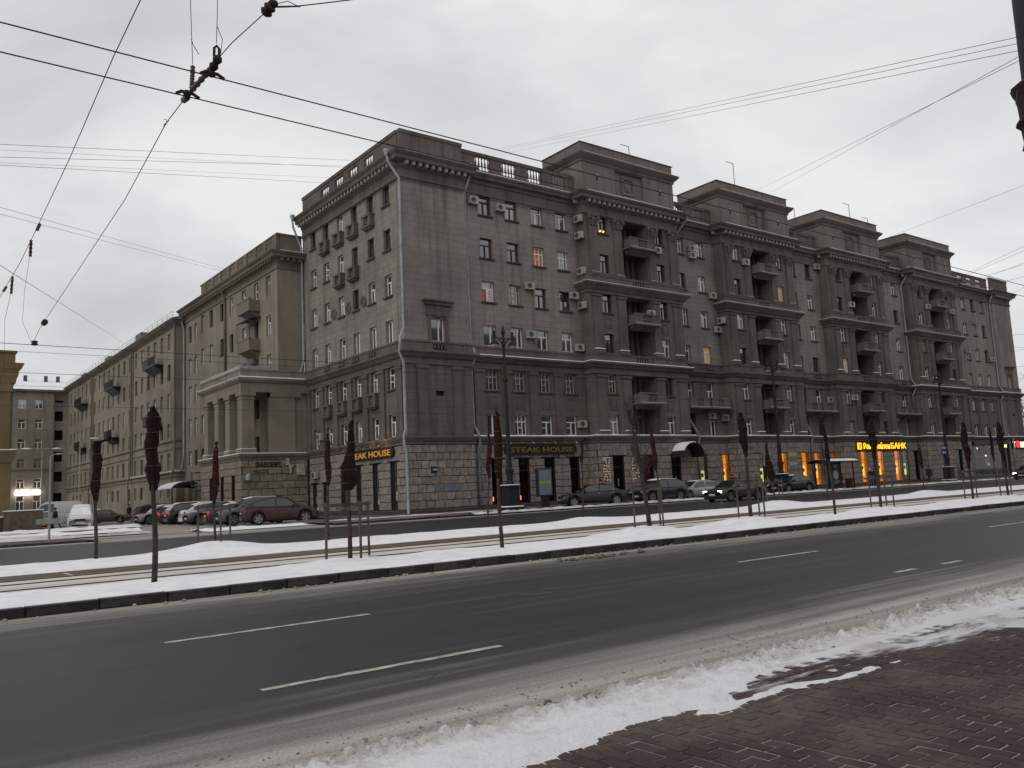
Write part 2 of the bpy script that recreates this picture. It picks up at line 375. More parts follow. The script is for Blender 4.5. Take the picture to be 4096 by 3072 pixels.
# ================================================================== the ground
def sheet(name, x0, x1, y0, y1, z, m, z1=None):
    z1 = z if z1 is None else z1
    b = MB().quad((x0, y0, z), (x1, y0, z), (x1, y1, z1), (x0, y1, z1)); return struct(name, b, m)
def street_mat(name, base, film, gloss=0.5):
    """asphalt with worn wheel tracks and a film of salt and slush that thickens towards the gutters (y in metres)"""
    m = D.materials.new(name); m.use_nodes = True; n, l = m.node_tree.nodes, m.node_tree.links
    p = n['Principled BSDF']; p.inputs['Specular IOR Level'].default_value = 0.22
    t = n.new('ShaderNodeTexCoord'); s = n.new('ShaderNodeSeparateXYZ'); l.new(t.outputs['Object'], s.inputs[0])
    def nze(sc, st, det=4):
        g = n.new('ShaderNodeMapping'); g.inputs['Scale'].default_value = st; l.new(t.outputs['Object'], g.inputs['Vector'])
        z = n.new('ShaderNodeTexNoise'); z.inputs['Scale'].default_value = sc; z.inputs['Detail'].default_value = det; z.inputs['Roughness'].default_value = 0.6
        l.new(g.outputs[0], z.inputs['Vector']); return z.outputs['Fac']
    def math_(op, a, b):
        q = n.new('ShaderNodeMath'); q.operation = op
        for k, v in ((0, a), (1, b)):
            if isinstance(v, (int, float)): q.inputs[k].default_value = v
            else: l.new(v, q.inputs[k])
        return q.outputs[0]
    def rng(v, a, b, c=0.0, d=1.0):
        q = n.new('ShaderNodeMapRange'); l.new(v, q.inputs['Value'])
        for k, w in (('From Min', a), ('From Max', b), ('To Min', c), ('To Max', d)): q.inputs[k].default_value = w
        return q.outputs[0]
    streak = nze(1.0, (0.035, 2.4, 1)); fine = nze(1.0, (0.25, 5.0, 1)); grain = nze(45, (1, 1, 1), 2); blot = nze(0.5, (0.6, 1, 1))
    cov = None
    for a, b, amp in film:                                        # (clear edge y, thick edge y, how much)
        r = rng(s.outputs[1], a, b, 0, amp); cov = r if cov is None else math_('MAXIMUM', cov, r)
    k = math_('ADD', math_('MULTIPLY', streak, 0.75), math_('MULTIPLY', fine, 0.45))
    k = math_('ADD', k, math_('MULTIPLY', blot, 0.25))
    f = rng(math_('ADD', cov, math_('MULTIPLY', math_('SUBTRACT', k, 0.72), 1.15)), 0.05, 0.95)
    r = n.new('ShaderNodeValToRGB'); e = r.color_ramp.elements
    e[0].position = 0.0; e[0].color = (*base, 1); e[1].position = 1.0; e[1].color = (0.52, 0.485, 0.455, 1)
    for pos, c in ((0.25, (0.06, 0.058, 0.057)), (0.5, (0.20, 0.19, 0.178)), (0.78, (0.40, 0.37, 0.34))):
        q = e.new(pos); q.color = (*c, 1)
    l.new(f, r.inputs['Fac'])
    h = n.new('ShaderNodeHueSaturation'); l.new(rng(grain, 0.3, 0.7, 0.75, 1.25), h.inputs['Value']); l.new(r.outputs[0], h.inputs['Color'])
    vo = n.new('ShaderNodeTexVoronoi'); vo.feature = 'DISTANCE_TO_EDGE'; vo.inputs['Scale'].default_value = 1.0
    gm = n.new('ShaderNodeMapping'); gm.inputs['Scale'].default_value = (.22, .42, 1); l.new(t.outputs['Object'], gm.inputs['Vector'])
    va = n.new('ShaderNodeVectorMath'); va.operation = 'ADD'; wz = n.new('ShaderNodeTexNoise'); wz.inputs['Scale'].default_value = 1.4; wz.inputs['Detail'].default_value = 6; l.new(t.outputs['Object'], wz.inputs['Vector'])
    l.new(gm.outputs[0], va.inputs[0]); ws = n.new('ShaderNodeVectorMath'); ws.operation = 'SCALE'; ws.inputs['Scale'].default_value = .35; l.new(wz.outputs['Color'], ws.inputs[0]); l.new(ws.outputs[0], va.inputs[1]); l.new(va.outputs[0], vo.inputs['Vector'])
    crack = math_('MULTIPLY', rng(vo.outputs['Distance'], 0.0, 0.006, .65, 0), rng(nze(.35, (1, 1, 1)), .5, .6))
    damp = math_('MULTIPLY', rng(nze(.8, (.12, .9, 1), 5), .55, .68), .35)
    dk = math_('SUBTRACT', 1.0, math_('MAXIMUM', crack, damp)); sc_ = n.new('ShaderNodeVectorMath'); sc_.operation = 'SCALE'; l.new(h.outputs[0], sc_.inputs[0]); l.new(dk, sc_.inputs['Scale'])
    l.new(sc_.outputs[0], p.inputs['Base Color'])
    l.new(rng(f, 0, 0.8, gloss, 0.9), p.inputs['Roughness'])
    b = n.new('ShaderNodeBump'); b.inputs['Strength'].default_value = 0.25; b.inputs['Distance'].default_value = 0.02
    l.new(math_('ADD', grain, math_('MULTIPLY', fine, f)), b.inputs['Height']); l.new(b.outputs[0], p.inputs['Normal'])
    return m
M_ASPH = street_mat('asphalt_near', (0.0265, 0.025, 0.0255), ((7.0, 4.6, .86), (10.9, 14.4, 0.62)))
M_ASPHF = street_mat('asphalt_far', (0.026, 0.026, 0.028), ((29.0, 27.4, 0.3), (39.2, 42.4, 0.75)))
M_SIDE = street_mat('asphalt_side_street', (0.05, 0.041, 0.034), ((20, 50, 0.62), (54, 43, 0.7)), 0.8)
M_PAVE = mat('dull_red_paving', (0.085, 0.062, 0.058), (0.30, 0.285, 0.28), 0.9, 0.85, 0.2, 0.2, stretch=(0.5, 1.3, 1), lo=0.47, hi=0.72)
M_KERB = mat('kerb_granite', (0.022, 0.02, 0.021), (0.05, 0.046, 0.046), 6, 0.55, 0.3, 0.3, objrand=0.3)
M_SLUSH = mat('packed_slush', (0.66, 0.635, 0.60), (0.42, 0.385, 0.35), 1.6, 0.8, 0.25, 0.5, stretch=(0.16, 2.2, 1), lo=0.42, hi=0.7, bscale=9)
M_TRACKP = mat('track_paving', (0.10, 0.078, 0.06), (0.22, 0.19, 0.165), 1.1, 0.8, 0.25, 0.2, stretch=(0.15, 2.5, 1), lo=0.5, hi=0.75)
M_RAIL = mat('rail_steel', (0.05, 0.04, 0.038), rough=0.45, spec=0.5)
M_GROUND = mat('frozen_ground', (0.36, 0.35, 0.34), (0.16, 0.15, 0.145), 0.2, 0.95)

sheet('ground', -1500, 1500, -1500, 1500, -0.12, M_GROUND)
near_road = sheet('road', -120, 400, 3.9, 14.42, 0.0, M_ASPH)
far_road = sheet('far_road', -120, 400, 27.5, 42.62, 0.10, M_ASPHF)
sheet('side_street', 8.9, 29.1, 42.62, 160, 0.104, M_SIDE)
sheet('parking_bay', 36.6, 69.5, 42.62, 46.6, 0.104, M_SIDE)
M_MARK = mat('road_paint', (0.50, 0.48, 0.42), (0.27, 0.26, 0.235), 7, 0.8, lo=0.4, hi=0.7)
def marking(x0, x1, y):
    b = MB(); k = 24; e = [(0.05 + random.uniform(-0.012, 0.012), 0.05 + random.uniform(-0.012, 0.012)) for _ in range(k + 1)]
    for i in range(k):
        a, c = x0 + (x1 - x0) * i / k, x0 + (x1 - x0) * (i + 1) / k
        b.quad((a, y - e[i][0], 0.004), (c, y - e[i + 1][0], 0.004), (c, y + e[i + 1][1], 0.004), (a, y + e[i][1], 0.004))
    o = part('lane_marking', b, M_MARK, near_road, True); return o
PW['road'] = Vector((0, 0, 0))
for x0, x1, y in ((2.62, 5.03, 6.9), (12.45, 13.05, 6.9), (13.85, 14.5, 6.88), (24.5, 27, 6.9), (2.75, 5.3, 10.13), (12.85, 15.4, 10.12), (22.9, 25.5, 10.08), (33, 35.6, 10.1), (43, 45.6, 10.1), (-7.3, -4.7, 10.13), (-7.3, -4.9, 6.9)):
    marking(x0, x1, y)

def hump(x, y, mounds):
    return sum(h * math.exp(-((x - a) ** 2 + (y - b) ** 2) / (2 * s * s)) for a, b, h, s in mounds)
def nz2(x, y, s, o=0.0): return MN.noise(Vector((x * s, y * s, o)))
def grid_sheet(name, xs, ys, zf, m, keep=None, kind='structure'):
    b = MB(); nx, ny = len(xs), len(ys)
    b.v = [(x, y, zf(x, y)) for y in ys for x in xs]
    for j in range(ny - 1):
        for i in range(nx - 1):
            a = j * nx + i
            if keep is None or keep((xs[i] + xs[i + 1]) / 2, (ys[j] + ys[j + 1]) / 2): b.f.append((a, a + 1, a + 1 + nx, a + nx))
    b.m = [0] * len(b.f)
    o = link(name, b.mesh(name, m, True)); o['kind'] = kind; return o
def span(a, b, step): k = max(1, int((b - a) / step)); return [a + (b - a) * i / k for i in range(k + 1)]
NEAR_T = [4.36, 8.32, 12.36, 17.53, 22.08, 26.73, 29.7, 36.97, 40.3]
FAR_T = [5.36, 8.74, 12.55, 19.16, 24.07, 28.8, 37.3, 42.1, 47.3, 52.7, 62.8]
NM = [(x, 16.9, h, 0.75) for x, h in zip(NEAR_T, (0, .1, 0, .2, .2, 0.02, .14, .12, .12))]
FM_ = [(x, 26.6, h, 0.9) for x, h in zip(FAR_T, (0, .26, 0, 0, .1, 0, .22, 0, 0, .16, 0.05))]
xs = span(-30, 60, 0.22) + span(60.5, 300, 4)
def edge(y, a, b, w): return min(1.0, max(0.0, (y - a) / w), max(0.0, (b - y) / w)) if a < y < b else 0.0
def snow1(x, y):
    far = 18.2 + 0.25 * nz2(x, 0, 0.5, 3) + 0.12 * nz2(x, 0, 2.1, 9)
    e = edge(y, 14.58, far, 0.42); e = e * e * (3 - 2 * e)
    return 0.04 + e * (0.135 - 0.014 * (y - 14.6) + 0.03 * nz2(x, y, 0.6, 1) + 0.025 * nz2(x, y, 2.5, 2)) + hump(x, y, NM) + (0.012 * nz2(x, y, 7, 5) if e > .3 else 0)
grid_sheet('snowy_verge', xs, span(14.6, 18.7, 0.12), snow1, M_SNOW)
def snow2(x, y):
    nr = 23.2 + 0.28 * nz2(x, 0, 0.45, 13) + 0.1 * nz2(x, 0, 2.3, 19)
    e = edge(y, nr, 27.45, 0.5); e = e * e * (3 - 2 * e)
    return 0.07 + e * (0.08 + 0.03 * nz2(x, y, 0.5, 11) + 0.02 * nz2(x, y, 2.2, 12)) + hump(x, y, FM_)
grid_sheet('snowy_far_verge', xs, span(22.9, 27.48, 0.14), snow2, M_SNOW)
tb = sheet('tram_bed', -120, 400, 18.0, 23.6, 0.085, M_SLUSH); PW['tram_bed'] = Vector((0, 0, 0))
for y in (18.55, 20.07, 21.15, 22.67):
    b = MB().box(lambda u, n, z: (u, y - n, z), -60, 300, -0.035, 0.035, 0.06, 0.105); part('rail', b, M_RAIL, tb)
x = -14.0
while x < 70:                                                    # paving slabs between the rails of the second track
    w = 2.9; b = MB().cbox(lambda u, n, z: (u, z, n), x, x + w, 0.05, 0.098 + random.uniform(0, .004), 21.22, 22.6, 0.012)
    part('paving_slab', b, M_TRACKP, tb); x += w + 0.08
kerb = link('kerb', MB().box(lambda u, n, z: (u, n, z), -120, 400, 14.46, 14.58, -0.02, 0.12).mesh('kerb', M_KERB)); kerb['kind'] = 'structure'; PW['kerb'] = Vector((0, 0, 0))
x = -8.0; KS = {}
while x < 62:
    w = random.choice((0.98, 1.0, 1.02))
    if w not in KS: KS[w] = MB().cbox(lambda u, n, z: (u, -n, z), 0.008, w - 0.008, -0.09, 0.09, 0, 0.155, 0.014).mesh('kerb_stone', M_KERB)
    o = link('kerb_stone', KS[w], kerb); o.location = (x, 14.5 + random.uniform(-.008, .008), random.uniform(-0.006, 0.006)); o.rotation_euler = (0, 0, random.uniform(-.006, .006)); x += w
# far pavements
pv = sheet('pavement', 20.5, 400, 42.9, 50.0, 0.21, M_PAVE, 0.30)
sheet('side_pavement', 26.0, 29.2, 50.0, 150, 0.24, M_PAVE)
for nm, a, b_, y in (('far_kerb', 20.4, 36.6, 42.62), ('far_kerb', 69.5, 400, 42.62), ('island_kerb', -120, 8.2, 42.62)):
    k = MB().box(lambda u, n, z: (u, y + n, z), a, b_, 0, 0.28, 0.05, 0.215); struct(nm, k, M_KERB)
sheet('island_pavement', -120, 8.3, 42.9, 47.5, 0.21, M_PAVE); sheet('left_pavement', -120, 8.9, 47.5, 78, 0.2, M_SLUSH)
M_SNOWD = mat('trodden_snow', (0.66, 0.65, 0.65), (0.34, 0.325, 0.31), 1.5, 0.85, 0.2, 0.4, lo=0.45, hi=0.68, bscale=12, stretch=(0.6, 1.4, 1))
def bank(name, x0, x1, yc, wd, hgt, m, z0, sx=0.25, seed=0, amp=0.5):
    def zf(x, y):
        e = edge(y, yc - wd * (0.5 + 0.3 * nz2(x, 0, .35, seed)), yc + wd * (0.5 + 0.3 * nz2(x, 4, .35, seed)), wd * .45)
        return z0 + hgt * e * (0.7 + amp * nz2(x, y, 1.5, seed + 1) + amp * 0.6 * nz2(x, y, 4, seed + 2)) - 0.012
    return grid_sheet(name, span(x0, x1, sx), span(yc - wd, yc + wd, wd / 9), zf, m)
bank('snow_bank', 29.5, 110, 42.95, 0.8, 0.17, M_SNOWD, 0.2, seed=21)
bank('snow_bank', 21.5, 36, 46.4, 0.5, 0.06, M_SNOWD, 0.27, seed=31)
bank('snow_bank', 14.5, 29, 47.4, 2.2, 0.14, M_SNOW, 0.15, seed=41)
bank('snow_bank', 15, 27, 50.2, 0.7, 0.08, M_SNOWD, 0.13, seed=46)
bank('snow_bank', -30, 12.8, 50.5, 1.1, 0.14, M_SNOWD, 0.17, seed=51)
bank('snow_bank', -30, 14, 57.5, 1.8, 0.2, M_SNOW, 0.17, 0.4, seed=61)
bank('snow_bank', -10, 17, 70, 2.2, 0.25, M_SNOW, 0.17, 0.4, seed=71)
bank('snow_bank', 15, 24, 46.0, 0.5, 0.07, M_SNOWD, 0.10, seed=77)

# ------------------------------------------------------------------ the pavement in front: setts, blown snow, ploughed slush
def dusted(name, c1, c2, snow, rnd, joint):
    """paving with trodden grit in broad patches and wind-blown snow lying in drifts towards the road"""
    m = D.materials.new(name); m.use_nodes = True; n, l = m.node_tree.nodes, m.node_tree.links; p = n['Principled BSDF']; p.inputs['Roughness'].default_value = .75; p.inputs['Specular IOR Level'].default_value = .25
    g = n.new('ShaderNodeNewGeometry').outputs['Position']; s = n.new('ShaderNodeSeparateXYZ'); l.new(g, s.inputs[0])
    def nze(sc, st, det=5, off=0):
        q = n.new('ShaderNodeMapping'); q.inputs['Scale'].default_value = st; q.inputs['Location'].default_value = (off, off, 0); l.new(g, q.inputs['Vector']); z = n.new('ShaderNodeTexNoise'); z.inputs['Scale'].default_value = sc; z.inputs['Detail'].default_value = det; z.inputs['Roughness'].default_value = .6; l.new(q.outputs[0], z.inputs['Vector']); return z.outputs['Fac']
    def rng(v, a, b, c=0., d=1.):
        q = n.new('ShaderNodeMapRange'); l.new(v, q.inputs['Value'])
        for k, w in (('From Min', a), ('From Max', b), ('To Min', c), ('To Max', d)): q.inputs[k].default_value = w
        return q.outputs[0]
    def mth(op, a, b):
        q = n.new('ShaderNodeMath'); q.operation = op
        for k, v in ((0, a), (1, b)):
            if isinstance(v, (int, float)): q.inputs[k].default_value = v
            else: l.new(v, q.inputs[k])
        return q.outputs[0]
    def mix(f, a, b):
        q = n.new('ShaderNodeMix'); q.data_type = 'RGBA'; l.new(f, q.inputs['Factor'])
        for v, i in ((a, 6), (b, 7)):
            if isinstance(v, tuple): q.inputs[i].default_value = (*v, 1)
            else: l.new(v, q.inputs[i])
        return q.outputs[2]
    base = mix(rng(nze(1.0, (.8, 1.2, 1)), .42, .6), c1, c2); base = mix(rng(nze(30, (1, 1, 1), 3), .35, .75, 0, .5), base, tuple(x * .55 for x in c1))
    if rnd:
        oi = n.new('ShaderNodeObjectInfo'); ge = n.new('ShaderNodeNewGeometry'); f = mth('FRACT', mth('ADD', oi.outputs['Random'], ge.outputs['Random Per Island']), 0); h = n.new('ShaderNodeHueSaturation'); l.new(rng(f, 0, 1, 1 - rnd, 1 + rnd), h.inputs['Value']); l.new(base, h.inputs['Color']); base = h.outputs[0]
    # drift coverage: grows towards the road and along it
    lift = mth('ADD', rng(s.outputs[1], 2.9, 4.0, -.38, .13), rng(s.outputs[0], 4.5, 9.0, -.14, .12))
    cov = mth('ADD', mth('ADD', nze(1.0, (.55, 2.2, 1), 6, 3), mth('MULTIPLY', nze(6, (.45, 1.9, 1), 5), .75)), lift)
    base = mix(rng(cov, .84 - joint, 1.04 - joint, 0, .9), base, snow)
    l.new(base, p.inputs['Base Color'])
    b = n.new('ShaderNodeBump'); b.inputs['Strength'].default_value = .35; b.inputs['Distance'].default_value = .02; l.new(nze(60, (1, 1, 1), 3), b.inputs['Height']); l.new(b.outputs[0], p.inputs['Normal'])
    return m
M_SETT = dusted('red_brown_setts', (0.056, 0.033, 0.031), (0.112, 0.088, 0.077), (.70, .70, .73), .12, 0)
M_SAND = dusted('joint_snow_and_sand', (0.34, 0.31, 0.30), (0.112, 0.088, 0.077), (.74, .74, .77), 0, .12)
fp = sheet('foreground_pavement', -120, 400, -12, 4.2, 0.0705, M_SAND); PW['foreground_pavement'] = Vector((0, 0, 0))
setts = []
row = 0; x = -1.0
while x < 17:
    y = 0.9 + (0.1 if row % 2 else 0.0)
    while y < 4.05:
        if x > 0.45 * y + 0.9: setts.append((x, y))
        y += 0.205
    x += 0.104; row += 1
setts.sort(key=lambda s: (s[0] - 4.4) ** 2 * 0.35 + (s[1] - 2.3) ** 2)
SMs = [MB().cbox(lambda u, n, z: (u, z, n), -0.048 + a, 0.048 - a, 0, 0.034 + b_, -0.0985 + a, 0.0985 - a, 0.004).mesh('sett', M_SETT) for a, b_ in ((0, 0), (0.002, .002), (0.001, -.002), (0.003, 0.001))]
rest = MB()
for i, (x, y) in enumerate(setts):
    if i < 300:
        o = link('sett', random.choice(SMs), fp); o.location = (x, y, 0.0415 + random.uniform(-.0015, .0015)); o.rotation_euler = (random.uniform(-.008, .008), random.uniform(-.012, .012), random.uniform(-.014, .014))
    else:
        d = random.uniform(-.003, .003)
        rest.cbox(lambda u, n, z: (u, z, n), x - 0.048, x + 0.048, 0.045, 0.0755 + d, y - 0.0985, y + 0.0985, 0.004)
part('outer_setts', rest, M_SETT, fp, kind='stuff')

def slush_mat():
    m = D.materials.new('ploughed_slush'); m.use_nodes = True; n, l = m.node_tree.nodes, m.node_tree.links
    p = n['Principled BSDF']; p.inputs['Roughness'].default_value = 0.75; p.inputs['Specular IOR Level'].default_value = 0.3
    p.inputs['Subsurface Weight'].default_value = 0.0
    t = n.new('ShaderNodeTexCoord'); s = n.new('ShaderNodeSeparateXYZ'); l.new(t.outputs['Object'], s.inputs[0])
    z = n.new('ShaderNodeTexNoise'); z.inputs['Scale'].default_value = 5; z.inputs['Detail'].default_value = 6; z.inputs['Roughness'].default_value = 0.7; l.new(t.outputs['Object'], z.inputs['Vector'])
    q = n.new('ShaderNodeMapRange'); l.new(s.outputs[1], q.inputs['Value'])
    for k, w in (('From Min', 4.0), ('From Max', 5.0), ('To Min', -0.22), ('To Max', 0.3)): q.inputs[k].default_value = w
    a = n.new('ShaderNodeMath'); a.operation = 'ADD'; l.new(z.outputs['Fac'], a.inputs[0]); l.new(q.outputs[0], a.inputs[1])
    r = n.new('ShaderNodeValToRGB'); e = r.color_ramp.elements
    e[0].position = 0.3; e[0].color = (0.80, 0.80, 0.83, 1); e[1].position = 0.95; e[1].color = (0.17, 0.15, 0.135, 1)
    c = e.new(0.52); c.color = (0.6, 0.585, 0.57, 1); c = e.new(0.72); c.color = (0.42, 0.395, 0.365, 1)
    l.new(a.outputs[0], r.inputs['Fac'])
    z3 = n.new('ShaderNodeTexNoise'); z3.inputs['Scale'].default_value = 13; z3.inputs['Detail'].default_value = 4; z3.inputs['Roughness'].default_value = .7; l.new(t.outputs['Object'], z3.inputs['Vector'])  # fine dark mottling paints in the shade of pits between the clods
    d1 = n.new('ShaderNodeMapRange'); l.new(z3.outputs['Fac'], d1.inputs['Value']); d2 = n.new('ShaderNodeMapRange'); l.new(s.outputs[1], d2.inputs['Value'])
    for dd, vv in ((d1, (.53, .66, 0, .75)), (d2, (4.22, 4.42, 0, 1))):
        for k, w in zip(('From Min', 'From Max', 'To Min', 'To Max'), vv): dd.inputs[k].default_value = w
    dm = n.new('ShaderNodeMath'); dm.operation = 'MULTIPLY'; l.new(d1.outputs[0], dm.inputs[0]); l.new(d2.outputs[0], dm.inputs[1])
    mm = n.new('ShaderNodeMix'); mm.data_type = 'RGBA'; l.new(dm.outputs[0], mm.inputs['Factor']); l.new(r.outputs[0], mm.inputs[6]); mm.inputs[7].default_value = (.2, .18, .165, 1); l.new(mm.outputs[2], p.inputs['Base Color'])
    z2 = n.new('ShaderNodeTexNoise'); z2.inputs['Scale'].default_value = 38; z2.inputs['Detail'].default_value = 5; l.new(t.outputs['Object'], z2.inputs['Vector'])
    b = n.new('ShaderNodeBump'); b.inputs['Strength'].default_value = 0.8; b.inputs['Distance'].default_value = 0.03; l.new(z2.outputs['Fac'], b.inputs['Height']); l.new(b.outputs[0], p.inputs['Normal'])
    return m
M_PLOUGH = slush_mat()
def plough_h(x, y):
    # ridge of clods along the gutter; smooth wind-blown snow spilling over the setts on the camera side
    yc = 4.5 + 0.10 * nz2(x, 0, 0.7, 5) + 0.02 * max(0, min(x - 5, 6)); w = 0.36 + 0.1 * nz2(x, 0, .5, 6)
    e = max(0.0, 1 - ((y - yc) / w) ** 2)
    big = max(0.0, 0.5 + 0.9 * nz2(x, y, 2.2, 7))
    c = MN.voronoi(Vector((x * 8 + nz2(x, y, 9, 71), y * 8 + nz2(x, y, 9, 72), 1.0)))[0]; lump = 0.34 * max(0.0, 1 - (c[0] / 0.6) ** 2) * (0.55 + abs(nz2(x, y, 4.5, 81)) * 1.4)
    c2 = MN.voronoi(Vector((x * 15, y * 15, 4.0)))[0]; l2 = 0.3 * max(0.0, 1 - (c2[0] / 0.58) ** 2)
    rid = e * (0.012 + (0.4 + big) * (0.2 * lump + 0.15 * l2))
    ys = 3.62 + 0.16 * nz2(x, 0, 0.9, 15) + 0.07 * nz2(x, 0, 3.1, 16) + 0.05 * nz2(x, y, 9, 18)
    thin = 0.0
    if x > 4.6: ys += 0.62 * min(1, (x - 4.6) / 1.2) + 0.25 * nz2(x, y, 1.6, 25)
    sn = min(1.0, max(0.0, (y - ys) / 0.22)); sn *= min(1.0, max(0.0, (4.75 - y) / 0.5))
    soft = sn * (0.05 + 0.02 * nz2(x, y, 3, 8))
    if 3.9 < x < 7.4:
        q = (x - 3.9) / 3.5; c2_ = 3.70 - .055 * (x - 3.9) + .09 * nz2(x, 0, 1.3, 61) + .04 * nz2(x, y, 6, 64); w2 = (.2 * (1 - q) + .025) * (1 + .8 * nz2(x, y, 2.4, 62))
        soft = max(soft, .03 * max(0.0, 1 - abs(y - c2_) / max(w2, .02)) * min(1, (7.4 - x) * .7) * min(1, (x - 3.9) * 3) - (.012 if q > .6 and nz2(x, y, 4, 63) > 0 else 0))
    tail = max(0.0, min(1.0, (5.15 + 0.25 * nz2(x, y, .8, 28) - y) / 0.5)) * (0.012 if y > 4.2 else 0) * (0.6 + 0.8 * nz2(x, y, 5, 29))
    base = 0.066 if y < 4.15 else 0.066 - 0.07 * min(1, (y - 4.15) / 0.45)
    return base - 0.012 + max(rid, 0) + soft + tail
grid_sheet('ploughed_slush_bank', span(-1.5, 12, 0.026) + span(12.05, 40, 0.11), span(3.35, 5.4, 0.026), plough_h, M_PLOUGH, kind='stuff')
# patches of thin snow lying on the setts further along
def patch_z(x, y):
    v = nz2(x, y * 1.8, 0.75, 44) + 0.45 * nz2(x, y, 3.2, 45) + 0.22 * nz2(x, y, 8, 46)
    k = -0.12 + max(0, min(1, (x - 5.2) / 3.5)) * 0.22 - max(0, 3.3 - y) * 0.6
    return 0.073 + min(0.018, max(-0.02, (v + k - 0.28) * 0.06))
grid_sheet('snow_patches', span(4.6, 17, 0.035), span(2.3, 4.3, 0.03), patch_z, M_SNOWD, keep=lambda x, y: patch_z(x, y) > 0.066, kind='stuff')
# crumbs of ice kicked along the road edge and the kerb
b = MB()
for i in range(900):
    if i < 650: x = random.uniform(-1, 16); y = 4.78 + abs(random.gauss(0, 0.2)) + (.25 if i % 3 == 0 else 0); r = random.uniform(0.004, 0.014)
    else: x = random.uniform(-3, 45); y = 14.36 - abs(random.gauss(0, 0.16)); r = random.uniform(0.012, 0.045)
    b.sphere((x, y, r * 0.3), (r * random.uniform(.8, 1.5), r, r * 0.7), 5, 3)
o = link('ice_crumbs', b.mesh('ice_crumbs', M_PLOUGH)); o['kind'] = 'stuff'

def debris(name, lst, m, label=None):
    b = MB()
    for x, y, r, z in lst: b.sphere((x, y, z + r * .35), (r * random.uniform(1, 1.6), r, r * .7), 7, 4)
    o = link(name, b.mesh(name, m)); o['kind'] = 'stuff'
debris('dirty_slush_clods', [(4.0 + random.gauss(0, .12), 4.62 + random.gauss(0, .05), random.uniform(.01, .035), .01) for _ in range(60)] + [(12.4 + random.gauss(0, .4), 13.6 + random.gauss(0, .1), random.uniform(.02, .06), 0) for _ in range(70)] + [(13.8, 13.5, .08, 0)], mat('dirty_ice', (.085, .07, .06), (.2, .18, .165), 14, .8))
b = MB(); b.lathe((7.9, 9.95, -.03), [(.33, 0), (.33, .034), (.28, .036), (.28, .033), (.02, .033)], 24); o = link('manhole_cover', b.mesh('manhole_cover', M_KERB)); tag(o, 'dark round manhole cover flush in the near carriageway', 'manhole cover')
# ================================================================== the corner apartment house
FLOORS = [(5.6, 7.16), (8.92, 10.48), (12.26, 13.83), (15.58, 17.17), (18.95, 20.5), (22.28, 23.85)]
CAMP = Vector((0, 0, 1.5))
MAIN = empty('corner_apartment_house', (29.2, 49.6, 0), 'long grey seven storey corner apartment house with four projecting bays and roof towers', 'building')
FS = frame(0, 50, 'S'); FW = frame(29.2, 0, 'W')
BAY = [45.95 + 17.39 * k for k in range(4)]
wall = MB(); wall2 = MB(); bayw = MB(); trim = MB(); joint = MB(); snow = MB(); dark = MB()
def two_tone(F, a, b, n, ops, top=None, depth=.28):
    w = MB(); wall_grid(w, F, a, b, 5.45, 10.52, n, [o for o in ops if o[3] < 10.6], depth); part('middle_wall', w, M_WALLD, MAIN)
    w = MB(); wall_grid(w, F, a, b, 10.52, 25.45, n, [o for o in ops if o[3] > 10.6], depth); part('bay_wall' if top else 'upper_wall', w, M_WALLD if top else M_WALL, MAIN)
STONES = []                                                       # (side, plane, u0, u1, n0, n1, z0, z1)
def courses(side, plane, u0, u1, n, ops, w=0.68, z0=0.55, k=8, ch=0.545, vous=True, dst=None):
    dst = STONES if dst is None else dst
    block = [(o[0], o[1], o[2], o[3]) for o in ops]
    if vous:
        for o in ops:
            if o[3] < 4.2:
                a, b, z = o[0] - 0.36, o[1] + 0.36, o[3] + 0.015; m = max(3, round((b - a) / 0.36)) | 1
                block.append((a, b, z, z + 0.98))
                for i in range(m): dst.append((side, plane, a + (b - a) * i / m + .012, a + (b - a) * (i + 1) / m - .012, n, n + 0.055 + (0.03 if i == m // 2 else 0), z + .01, z + 0.97))
    for r in range(k):
        za, zb = z0 + ch * r, z0 + ch * (r + 1); u = u0 + (w / 2 if r % 2 else 0) - w
        while u < u1:
            ww = w * random.uniform(0.9, 1.12); segs = [(max(u, u0), min(u + ww, u1))]; u += ww
            for a, b, c, d in block:
                if c < zb - 0.06 and d > za + 0.06:
                    out = []
                    for p, q in segs:
                        if q <= a or p >= b: out.append((p, q))
                        else:
                            if p < a: out.append((p, a))
                            if q > b: out.append((b, q))
                    segs = out
            for p, q in segs:
                if q - p > 0.1: dst.append((side, plane, p + .017, q - .017, n, n + random.uniform(0.05, 0.08), za + .017, zb - .017))
SC_ = {}
